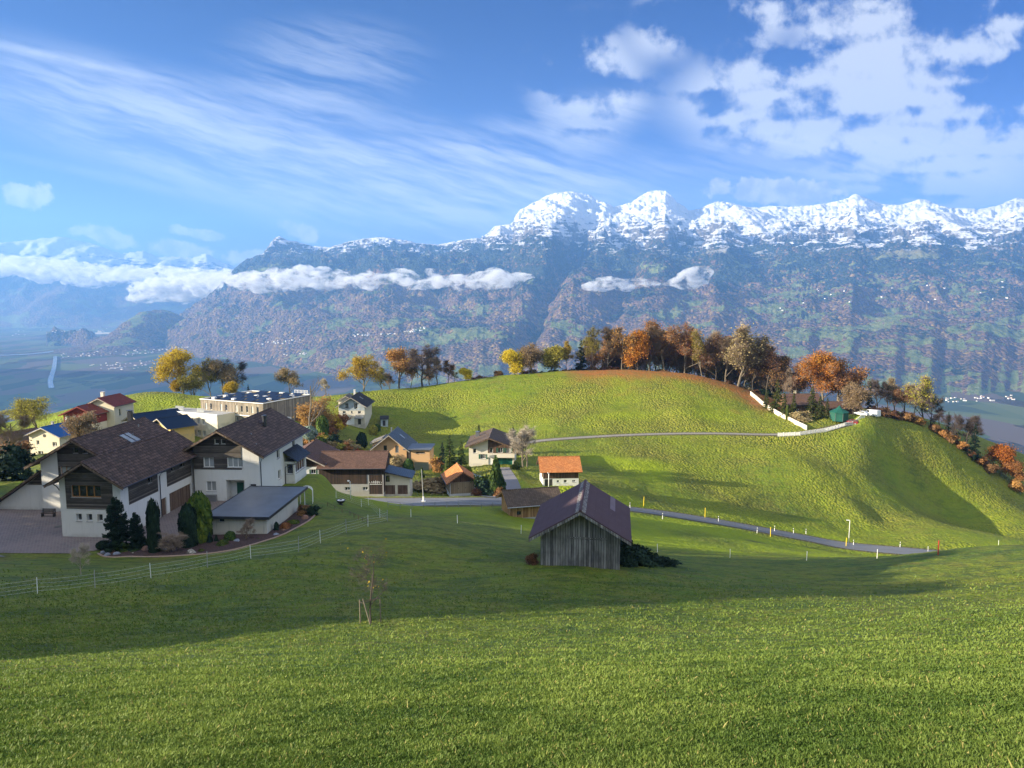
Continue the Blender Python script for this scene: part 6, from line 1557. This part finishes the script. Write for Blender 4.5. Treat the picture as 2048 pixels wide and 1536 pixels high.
lt(500, 268, 767, 'spruce3', 'dark', 'tiny dark spruce behind the school building', 1.6, 'spruce_tree'); lt(582, 266, 736, 'oak2', 'tan', 'brownish thin-leaved oak behind the school roof', .9); lt(655, 262, 755, 'bare', None, 'bare pale tree right of the school building', .8, 'tree', None, twigp)
lt(75, 214, 795, 'oak', 'yolive', 'wide golden-olive oak left of the red chalet', 1.5); lt(14, 140, 828, 'bare', None, 'bare pinkish tree at the left edge of the photo', 1.1, 'tree'); lt(165, 150, 826, 'multi', 'tan', 'small sandy bare tree in front of the red chalet', .9, 'tree', None, twigp)
lt(640, 200, 798, 'multi', 'rust', 'ochre many-stemmed tree right of the school building', 1.0); shrub('column', T(645, 196), 3.0, 7.0, 'thuja', 'tall green thuja among ochre shrubs by the school', 'thuja')
for k, (u, t, lf, w_, h_) in enumerate([(612, 215, 'rust', 5, 4), (628, 205, 'yellow', 4, 4), (655, 205, 'rust', 5, 5), (668, 215, 'yellow', 5, 4), (680, 225, 'rust', 5, 4), (632, 190, 'rust', 4, 3), (648, 185, 'yolive', 4, 2.5), (665, 185, 'dark', 4, 3), (625, 178, 'rust', 3, 3), (640, 176, 'green', 3.5, 3), (656, 178, 'tan', 4, 2), (672, 180, 'yolive', 4, 2), (688, 182, 'rust', 3.5, 2), (700, 184, 'tan', 4, 2), (712, 186, 'yolive', 4, 1.8), (690, 188, 'tan', 4, 2), (606, 180, 'tan', 3, 2)]):
    shrub('loose', T(u, t), w_, h_, lf, {'rust': 'rusty brown', 'yellow': 'yellow', 'yolive': 'olive yellow', 'dark': 'dark green', 'green': 'green', 'tan': 'beige'}[lf] + (' tall' if h_ > 3.5 else ' low' if h_ < 2.6 else '') + ' garden shrub ' + ('beside the school building' if u < 640 else 'between the school and the pale blue gabled house' if u < 670 else 'below the pale blue gabled house'), 'shrub', 'autumn shrubs of the hillside garden')
g = T(618, 172); tp = bpy.context.scene.objects[-1]; tp = tree('bare2', g + Vector((.2, 0, 0)), 3.0, None, 'x'); bpy.data.objects.remove(tp.children[1] if tp.children[1].name.startswith('twigs') else tp.children[0]); cr_ = shrub('ball', Vector((0, 0, 0)), 1, 1, 'blue', None, 'crown', None, None, 0); cr_.parent = tp; tp.scale = (1, 1, 1); tp.children[0].scale = (3.0 / REFH['bare2'],) * 3; cr_.location = (0, 0, 2.5); cr_.scale = (3.2, 3.2, 3.0); tag(tp, 'grafted round-headed blue-green tree by the garden path', 'tree'); tp.name = 'topiary_tree'
shrub('ball', T(723, 200), 2.8, 4.2, 'dark', 'dark green egg-shaped bush beside the white house drive', 'bush'); shrub('ball', T(747, 232), 2.6, 3.0, 'yolive', 'round olive bush beside the white house right corner', 'bush'); shrub('ball', T(755, 236), 2.0, 2.2, 'green', 'small green ball bush between the white house and the shed', 'bush')
shrub('ball', T(724, 178), 2.2, 2.4, 'spruce', 'clipped green ball left of the apricot house', 'bush'); shrub('loose', T(718, 173), 3.6, 2.6, 'red', 'pinkish-red bush left of the apricot house', 'bush'); shrub('loose', T(742, 172), 3.0, 1.8, 'dark', 'dark low bush in front of the apricot house left corner', 'bush')
shrub('loose', T(790, 168), 4.2, 3.6, 'tan', 'pale feathery bush in front of the apricot house', 'bush'); shrub('ball', T(816, 168), 2.4, 3.4, 'green', 'dark green bush right of the pale feathery one', 'bush'); shrub('cone', T(842, 165), 1.4, 2.3, 'green', 'small green cone before the annexe garage door', 'bush'); shrub('loose', T(874, 175), 3.2, 3.6, 'rust', 'brown twiggy round bush right of the apricot annexe', 'bush')
shrub('column', T(868, 180), 1.2, 2.8, 'dark', 'slim dark bush at the apricot annexe corner', 'bush')
for u, t, vt_, k, lf, wd, lab in ((899, 168, 866, 'spruce', 'green', 1.2, 'tallest dark green conifer left of the green-shuttered house'), (884, 175, 884, 'spruce2', 'dark', 1.0, 'dark conifer behind the tallest one near the apricot annexe'), (922, 168, 879, 'spruce', 'green', 1.1, 'green conifer touching the green-shuttered house roof'), (958, 196, 849, 'spruce2', 'dark', 1.0, 'small dark conifer behind the green-shuttered house roof'), (1026, 198, 852, 'spruce2', 'dark', 1.0, 'dark conifer behind the right end of the green-shuttered house')):
    g = T(u, t); z = P(u, vt_, t).z; tree(k, g, max(z - g.z, 2), lf, lab, wd, 'spruce_tree', 'conifers of the hamlet')
shrub('cone', T(896, 158), 3.4, 6.2, 'thuja', 'broad yellow-green conical bush left of the hut', 'thuja'); shrub('cone', T(938, 152), 3.4, 5.0, 'thuja', 'lime-green conical bush behind the hut', 'thuja')
shrub('cone', T(992, 140), 3.8, 7.6, 'green', 'big dark egg-shaped conifer right of the hut', 'thuja'); shrub('loose', T(968, 142), 3.8, 4.6, 'thuja', 'loose light green conifer left of the big egg-shaped one', 'bush'); shrub('loose', T(975, 140), 4.2, 3.6, 'dark', 'dark shady shrub between the hut and the driveway', 'bush'); shrub('loose', T(1000, 137.5), 2.4, 1.6, 'brown', 'brown low shrub at the driveway foot', 'bush'); shrub('loose', T(960, 140), 3.0, 2.4, 'brown', 'brown shrub behind the lean-to of the hut', 'bush')
lt(1046, 176, 850, 'bare', None, 'pale leafless many-branched tree right of the green-shuttered house', .95, 'tree', None, twigp); lt(1054, 178, 862, 'bare2', None, 'smaller pale bare tree behind the leafless one', 1.2, 'tree', None, twigp); shrub('loose', T(1032, 172), 2.2, 1.8, 'thuja', 'small lime shrub at the foot of the leafless pale tree', 'bush')
shrub('loose', T(858, 150), 7.0, 2.4, 'tan', 'block of dry beige hedge above the square', 'hedge', None, 'hedge'); shrub('loose', T(872, 152), 6.0, 2.4, 'tan', 'beige hedge next to the hut roof', 'hedge', None, 'hedge')
# ---- far left, near the farmhouse
g = Vector((-70.5, 106, hz(-70.5, 106)))
shrub('loose', T(20, 114), 5.5, 5.2, 'dark', 'dark weeping conifer at the left edge beside the farmhouse', 'weeping_tree', None, 'tree'); shrub('loose', T(30, 150), 6, 3, 'brown', 'dark brown hedge under the bare pinkish tree', 'hedge', None, 'hedge'); shrub('loose', T(-5, 150), 6, 3.5, 'brown', 'dark brown shrub at the very left edge', 'bush')
# ---- garden bed
def bedg(u, v): q = onz(u, v); q.z = ZP; return q
g = bedg(236, 1100); o = tree('pine', g, 5.9, 'dark', 'large dark bushy pine at the left end of the garden bed', .82, 'pine_tree', 'pines of the garden bed')
g = bedg(274, 1100); o = tree('pine', g, 4.2, 'dark', 'smaller gappy dark pine right of the large one', .75, 'pine_tree', 'pines of the garden bed')
shrub('column', bedg(310, 1110), 1.25, 5.9, 'dark', 'slim dark columnar cypress in the garden bed', 'cypress'); shrub('column', bedg(378, 1098), 1.65, 4.9, 'dark', 'dark green broad column conifer in the garden bed', 'cypress'); shrub('column', bedg(402, 1086), 2.3, 5.6, 'thuja', 'yellowish-green broad column conifer against the garage', 'cypress')
for u, v, w_, h_, lf, sh_, lab in ((461, 1086, 1.15, 1.35, 'green', 'ball', 'tallest clipped ball before the garage wall'), (445, 1097, 1.25, .95, 'spruce', 'ball', 'wide clipped ball in front of the tallest one'), (403, 1110, .8, .65, 'spruce', 'ball', 'low clipped ball near the bed edge'), (420, 1090, .85, 1.5, 'dark', 'cone', 'dark small cone bush left of the clipped balls'), (433, 1088, .65, 1.1, 'dark', 'cone', 'tiny blue-green cone between the dark cone and the clipped balls'),
     (517, 1086, .7, .5, 'green', 'ball', 'small round cushion at the garage corner'), (571, 1062, 1.1, 1.0, 'rust', 'ball', 'reddish-brown clipped ball at the garage side wall'), (587, 1050, 1.5, .6, 'thuja', 'ball', 'flat green clipped shrub at the garage side wall'), (575, 1058, 1.2, .7, 'brown', 'loose', 'low brown shrub by the garage side wall'), (205, 1098, 1.2, .9, 'dark', 'ball', 'low dark cushion at the left end of the bed'), (246, 1104, 1.3, 1.0, 'green', 'loose', 'small ragged green pine bush under the large pine'), (288, 1098, 1.2, 1.3, 'dark', 'loose', 'dark low bush between the pines and the columnar cypress'),
     (608, 1030, 1.6, 1.3, 'brown', 'loose', 'dark red-leaved shrub by the terrace'), (624, 1030, 1.8, 1.2, 'dark', 'loose', 'black-green low shrub at the right end of the bed'), (338, 1108, 1.0, .5, 'brown', 'loose', 'low brown heath plant under the bare shrub'), (272, 1106, 1.0, .5, 'green', 'loose', 'small green ground-cover plant in front of the pines')):
    shrub(sh_, bedg(u, v), w_, h_, lf, lab, 'bush', None, 'bush')
tree('multi', bedg(341, 1110), 2.6, None, 'bare many-stemmed purple-brown shrub in the garden bed', 1.3, 'shrub', None, None, twigm, cat='shrub'); tree('bare', bedg(492, 1084), 2.6, None, 'bare dwarf tree in front of the garage window', 1.0, 'small_tree', None, twigm, twigm); shrub('column', bedg(553, 1066), .5, 1.3, 'dark', 'knobbly cloud-pruned dwarf conifer at the garage side wall', 'bush')
# dark brambles beside the hay barn
for k, (x, y, w_, h_) in enumerate(((9.8, 60.5, 2.2, 1.5), (11.0, 61.5, 2.4, 1.3), (10.2, 63.5, 2.6, 1.8), (12.4, 62.2, 2.2, .9), (13.6, 62.6, 1.8, .6), (9.5, 66, 2.5, 2.0))):
    shrub('loose', Vector((x, y, hz(x, y))), w_, h_, 'dark', ('largest', 'middle', 'rear', 'low', 'outermost small', 'hidden back')[k] + ' dark bramble clump right of the grey hay barn', 'bramble', 'bramble bushes beside the hay barn', 'bramble')
shrub('loose', Vector((1.6, 58.6, hz(1.6, 58.6))), 1.0, .9, 'brown', 'brown dry weeds at the left corner of the hay barn', 'weeds', None, 'weeds')
# ---- staked young tree on the near slope
g = G(743, 1247)
sap = deciduous(77, 4.2, .26, 24, .07, 900, .30, .35, .05, 1, 3, .5, .009, .24)
REFH['sap'] = max(v.co.z for v in sap[0].vertices); TR['sap'] = sap
o = tree('sap', g, 4.1, 'yellow', 'young leafless tree held by three stakes on the near slope', 1.0, 'young_tree', None, barkd, twigd)
o2 = empty('tree_stakes', g); tag(o2, 'three weathered wooden stakes with cross bars round the young tree', 'tree support')
sp_ = [(-.62, .05), (.45, .35), (.05, -.35)]; tp_ = [(-.64, .1), (.42, .38), (-.42, -.1)]
for (a_, b_), (c_, d_) in zip(sp_, tp_):
    x, y = g.x + a_, g.y + b_; MB().tube([(a_, b_, hz(x, y) - g.z - .2), (c_, d_, hz(x, y) - g.z + 1.35)], .035, 6).build('stake', bark, o2)
for i, j in ((0, 1), (1, 2), (2, 0)):
    a_, b_ = Vector((*tp_[i], 1.2 + .1 * (i == 1))), Vector((*tp_[j], 1.2 + .1 * (j == 1))); MB().tube([a_, b_], .022, 5).build('cross_bar', barkd, o2)
g = G(162, 1149); tree('bare', g, 2.6, None, 'small bare sapling on the lawn left of the garden bed', .8, 'young_tree', None, twigp, twigp)
# unseen tall spruces left of the frame, added to keep the farmhouse in shade
for k in range(30):
    y = 56 + (k % 10) * 4.6 + rnd.uniform(-1.5, 1.5); x = -.76 * y - 26 - (k // 10) * 7 + rnd.uniform(-2, 2)
    tree('spruce2' if k % 2 else 'spruce', Vector((x, y, hz(x, y) - .5)), 21 + rnd.uniform(-3, 4), 'dark', 'unseen tall dark spruce added to shade the farmhouse', 1.0, 'spruce_tree', 'spruces added out of frame for shade')
# ================================================================ GRASS
def grass_field():
    rg = np.random.default_rng(5); n = int(750000 * Q)
    # sight lines of the lower part of the frame, met with the real ground
    gu = np.linspace(-60, 2110, 90); gv = np.linspace(1085, 1560, 130); GU, GV = np.meshgrid(gu, gv); A = (GU - 1024) / FPX; Bv = (GV - 768) / FPX
    TT = np.full(GU.shape, 90.0); done = np.zeros(GU.shape, bool)
    for tt in np.geomspace(3, 90, 160):
        zz = H(A * tt, (CP - Bv * SP) * tt); hit = (~done) & (-(SP + Bv * CP) * tt < zz); TT[hit] = tt; done |= hit
    u = rg.uniform(-50, 2100, n); v = 1090 + 465 * rg.random(n) ** .9
    iu = (u + 60) / 2170 * 89; iv = (v - 1085) / 475 * 129; i0 = iu.astype(int); j0 = iv.astype(int); fu = iu - i0; fv = iv - j0
    t = TT[j0, i0] * (1 - fu) * (1 - fv) + TT[j0, i0 + 1] * fu * (1 - fv) + TT[j0 + 1, i0] * (1 - fu) * fv + TT[j0 + 1, i0 + 1] * fu * fv
    a = (u - 1024) / FPX; b = (v - 768) / FPX
    x = a * t + rg.normal(0, .015, n) * t; y = (CP - b * SP) * t + rg.normal(0, .03, n) * t
    ok = (y > 2.5) & (rg.random(n) < np.clip(1.1 - t / 62, 0, 1) ** 1.3) & (y < 72)
    x, y, t = x[ok], y[ok], t[ok]; n = len(t)
    r = np.hypot(x, y); z = near_h(x, y) - .01
    cl = fbm(x / .55, y / .4, 3, 201); cl2 = fbm(x / 3.0, y / 2.2, 3, 205); cl3 = fbm(x / 9, y / 5, 3, 209)
    hgt = (.030 + .0012 * r) * (1 + .75 * cl + .4 * cl2) * rg.uniform(.6, 1.5, n); stalk = rg.random(n) < .0015; hgt = np.clip(hgt, .015, .30); hgt = np.where(stalk, hgt * 2.0, hgt)
    wdt = (.004 + .0007 * r) * rg.uniform(.7, 1.4, n) * np.where(stalk, .4, 1)
    az = rg.uniform(0, 2 * np.pi, n); ln = rg.uniform(.2, 1.1, n); da = rg.uniform(0, 2 * np.pi, n)
    tipx = x + np.cos(da) * hgt * ln; tipy = y + np.sin(da) * hgt * ln - hgt * .15
    v0 = np.stack([x - np.cos(az) * wdt, y - np.sin(az) * wdt, z], -1); v1 = np.stack([x + np.cos(az) * wdt, y + np.sin(az) * wdt, z], -1)
    mx = (x + tipx) / 2; my_ = (y + tipy) / 2; mz = z + hgt * .65
    v2 = np.stack([mx + np.cos(az) * wdt * .8, my_ + np.sin(az) * wdt * .8, mz], -1); v3 = np.stack([tipx, tipy, z + hgt], -1)
    V = np.stack([v0, v1, v2, v3], 1).reshape(-1, 3); F = np.arange(n * 4).reshape(n, 4)
    me = np_mesh('grass', V, F, mgr)
    tone = np.clip(.48 + .95 * cl2 + .5 * cl3 + .75 * cl + rg.normal(0, .13, n), 0, 1); straw = (rg.random(n) < .02 + .05 * np.clip(cl2 + .3 * cl3, 0, 1)).astype(float); straw = np.where(stalk, 1.0, straw)
    for nm, arr in (('tone', tone), ('straw', straw)):
        A = me.attributes.new(nm, 'FLOAT', 'POINT'); A.data.foreach_set('value', np.repeat(arr, 4).astype(np.float32))
    return tag(link('grass', me), kind='stuff')
mgr, N, b = new_mat('grass_blades')
c = N.mix(N.attr('tone'), (.085, .145, .022), (.205, .275, .050)); c = N.mix(N.attr('straw'), c, (.36, .32, .10))
N.set(b.inputs['Base Color'], c); b.inputs['Roughness'].default_value = .6; b.inputs['Specular IOR Level'].default_value = .25
tr_ = N.n.new('ShaderNodeBsdfTranslucent'); N.set(tr_.inputs[0], c); mx = N.n.new('ShaderNodeMixShader'); mx.inputs[0].default_value = .35
N.l.new(b.outputs[0], mx.inputs[1]); N.l.new(tr_.outputs[0], mx.inputs[2]); N.l.new(mx.outputs[0], mgr.node_tree.nodes['Material Output'].inputs[0])
grass_field()
# ================================================================ TINY FAR HOUSES
def far_hit(u, v, t0=2600, t1=16000, st=12.0):
    t = np.arange(t0, t1, st); a = (u - 1024) / FPX; b = (v - 768) / FPX
    x, y, z = a * t, (CP - b * SP) * t, -(SP + b * CP) * t; d_ = z - far_h(x, y); i = np.where(d_ < 0)[0]
    return None if len(i) == 0 else Vector((x[i[0]], y[i[0]], float(far_h(x[i[0]:i[0] + 1], y[i[0]:i[0] + 1])[0])))
mw, N, b = new_mat('far_house'); p = N.obj(); s_ = N.sep(p); oi = N.n.new('ShaderNodeObjectInfo').outputs['Random']
roofc = N.mix(N.ss(oi, .45, .55), (.16, .11, .09), (.30, .15, .09))
finish(N, b, N.mix(N.ss(s_[2], 6.2, 6.3), (.85, .82, .74), roofc), .8)
hm = MB().box(-6, 6, -5, 5, -3, 6); hm.poly([(-6, -5, 6), (-6, 5, 6), (-6, 0, 9)]).poly([(6, -5, 6), (6, 5, 6), (6, 0, 9)]).poly([(-7, -6, 6.25), (7, -6, 6.25), (7, 0, 9.3), (-7, 0, 9.3)]).poly([(-7, 6, 6.25), (7, 6, 6.25), (7, 0, 9.3), (-7, 0, 9.3)])
hme = bpy.data.meshes.new('far_house'); hme.from_pydata(hm.v, [], hm.f); hme.materials.append(mw)
CL = [(120, 310, 699, 716, 46, 'tiny bright house of the valley village left of the golden tree'), (178, 325, 719, 744, 44, 'tiny house in the row of the valley village nearer the shade'), (318, 376, 694, 703, 14, 'tiny house of the hamlet behind the golden tree'), (516, 608, 680, 690, 18, 'tiny house of the slope hamlet above the school building'),
      (806, 850, 655, 668, 20, 'tiny house of the hillside hamlet above the left crest trees'), (700, 790, 666, 674, 14, 'tiny house strung along the green slope above the left crest trees'), (1890, 2046, 790, 806, 26, 'tiny house of the valley hamlet at the right edge'), (1862, 1900, 797, 806, 6, 'tiny farm building on the green plain right of the crest'),
      (20, 260, 655, 672, 22, 'tiny pale building far down the valley at the left'), (1500, 2040, 560, 625, 22, 'tiny alpine farm on the high green terraces at the right'), (560, 620, 706, 714, 8, 'tiny house at the shade edge above the school building')]
for (u0, u1, v0, v1, n, lab) in CL:
    gl_ = 'distant houses: ' + lab[5:40]
    k = 0; tries = 0
    while k < n and tries < n * 4:
        tries += 1; f_ = rnd.random(); u = u0 + (u1 - u0) * f_; v = v0 + (v1 - v0) * min(1, max(0, (rnd.random() * .6 + (1 - f_) * .4)))
        q = far_hit(u, v)
        if q is None: continue
        o = link('far_house', hme, None, q); s = rnd.uniform(.5, .95); o.scale = (s * rnd.uniform(.9, 1.8), s, s); o.rotation_euler = (0, 0, rnd.uniform(-.6, .9)); tag(o, lab, 'house', gl_); k += 1
q = far_hit(208, 668)
if q: tag(MB().box(-90, 90, -40, 40, -5, 22).box(-60, -10, -42, 30, 22, 40).box(100, 150, -30, 30, -5, 14).build('factory', M['cream'], None, q), 'bright cream factory block far down the valley at the left', 'factory')
# canal and river on the valley floor
def floor_pt(u, v): q = P(u, v, 1); k = (FLOOR + 8) / q.z; return (q.x * k, q.y * k, FLOOR + 8)
M['water'] = plain('river_water', (.20, .24, .26), .25, 0, .1, .01, .6)
for nm, pts, wd in (('river', [floor_pt(-60, 712), floor_pt(60, 708), floor_pt(120, 700), floor_pt(165, 690)], 70), ('canal', [floor_pt(103, 776), floor_pt(101, 760), floor_pt(108, 735), floor_pt(111, 712)], 26)):
    L = smooth_line(pts, 8); v_ = []; d_ = np.gradient(L[:, :2], axis=0); d_ /= np.linalg.norm(d_, axis=1)[:, None]
    for i in range(len(L)):
        for s in (-.5, .5): v_.append((L[i, 0] + d_[i, 1] * s * wd, L[i, 1] - d_[i, 0] * s * wd, L[i, 2]))
    me = np_mesh(nm, np.array(v_), np.array([(2 * i, 2 * i + 1, 2 * i + 3, 2 * i + 2) for i in range(len(L) - 1)]), M['water']); tag(link(nm, me), kind='structure')

# ================================================================ LOW CLOUD BANK ALONG THE MOUNTAINS
mc = bpy.data.materials.new('cloud_vapour'); mc.use_nodes = True; nt = mc.node_tree; nt.nodes.clear()
o_ = nt.nodes.new('ShaderNodeOutputMaterial'); v_ = nt.nodes.new('ShaderNodeVolumeScatter'); v_.inputs[0].default_value = (1, 1, 1, 1); NC = NT(nt); pc_ = NC.pos()
nz_ = NC.noise(NC.map(pc_, sc=(1, 1, 1.6)), .0085, 6, .66, .5); NC.set(v_.inputs['Density'], NC.math('MULTIPLY', NC.ss(nz_, .46, .62), .030)); v_.inputs['Anisotropy'].default_value = .15
nt.links.new(v_.outputs[0], o_.inputs['Volume'])
def cloud(blobs, seed, label, vox=32, amp=70, grow=1.35):
    """blobs: (u, v, t, half width px, half height px, depth m)"""
    r_ = random.Random(seed); bm = bmesh.new()
    for u, v, t, ru, rv, dp in blobs:
        for k in range(max(7, int(ru / 5))):
            uu = u + r_.uniform(-1, 1) * ru * .85; e = math.sqrt(max(.15, 1 - ((uu - u) / ru) ** 2)); vv = v + r_.uniform(-.5, .5) * rv * e; rr_m = grow * rv * e * r_.uniform(.55, .95) / FPX * t
            c = P(uu, vv, t + r_.uniform(-.3, .3) * dp); m_ = Matrix.Translation(c) @ Matrix.Diagonal((rr_m * r_.uniform(1.5, 3.0), rr_m * 1.6, rr_m * r_.uniform(.5, 1.0), 1))
            bmesh.ops.create_icosphere(bm, subdivisions=2, radius=1, matrix=m_)
    me = bpy.data.meshes.new('cloud'); bm.to_mesh(me); bm.free(); me.materials.append(mc); o = link('cloud', me)
    md = o.modifiers.new('remesh', 'REMESH'); md.mode = 'VOXEL'; md.voxel_size = vox
    for nm, sc, am_ in (('big', 260, amp), ('small', 90, amp * .45)):
        tx = bpy.data.textures.new('cloud_' + nm, 'CLOUDS'); tx.noise_scale = sc; tx.noise_depth = 3; dm = o.modifiers.new(nm, 'DISPLACE'); dm.texture = tx; dm.texture_coords = 'GLOBAL'; dm.strength = am_ * 2; dm.mid_level = .5
    return tag(o, label, 'cloud', None, 'stuff')
cloud([(560, 560, 7000, 95, 24, 500), (680, 566, 6900, 110, 20, 400), (790, 560, 6700, 90, 20, 400), (880, 562, 6500, 80, 13, 350), (975, 560, 6300, 95, 20, 350), (1045, 562, 6200, 34, 13, 200)], 1, 'long white cloud bank hugging the middle of the mountain side')
cloud([(1210, 568, 5700, 62, 11, 250), (1300, 566, 5700, 80, 8, 250), (1378, 562, 5700, 34, 13, 200), (1392, 550, 5700, 14, 12, 150)], 2, 'small thin cloud strip right of the long bank', 22, 45)
cloud([(60, 536, 11500, 130, 15, 900), (-60, 538, 11500, 100, 15, 900), (180, 548, 11300, 120, 16, 900), (300, 553, 10500, 110, 14, 800), (410, 553, 9500, 100, 15, 700), (490, 558, 8200, 60, 17, 500)], 3, 'wide cloud bank before the far snowy range at the left', 45, 90, 1.7)
cloud([(350, 580, 8800, 85, 20, 500), (425, 568, 8800, 75, 19, 500), (300, 596, 8800, 36, 10, 300)], 4, 'grey drooping cloud hanging over the wooded knoll', 38, 80, 1.6)
# ================================================================ HAZE
mh = bpy.data.materials.new('haze_air'); mh.use_nodes = True
nt = mh.node_tree; nt.nodes.clear()
o_ = nt.nodes.new('ShaderNodeOutputMaterial'); v_ = nt.nodes.new('ShaderNodeVolumePrincipled')
HAZE_D = 8.5e-5
v_.inputs['Color'].default_value = (.22, .49, 1.0, 1); v_.inputs['Density'].default_value = HAZE_D
v_.inputs['Anisotropy'].default_value = 0.2
nt.links.new(v_.outputs[0], o_.inputs['Volume'])
hb = MB().box(-10500, 11500, -3500, 16500, -560, 1640).build('haze', mh)
tag(hb, kind='stuff')

# ================================================================ tell the last look-alikes apart by their place
by_label = {}
for o in S.objects:
    if o.parent is None and 'label' in o and 'category' in o: by_label.setdefault(o['label'], []).append(o)
for lab, os_ in by_label.items():
    if 2 <= len(os_) <= 3 and len(lab.split()) <= 13:
        os_.sort(key=lambda o: o.location.x / max(o.location.y, 1))
        for o, w_ in zip(os_, (('left one', 'right one') if len(os_) == 2 else ('left one', 'middle one', 'right one'))): o['label'] = lab + ', ' + w_
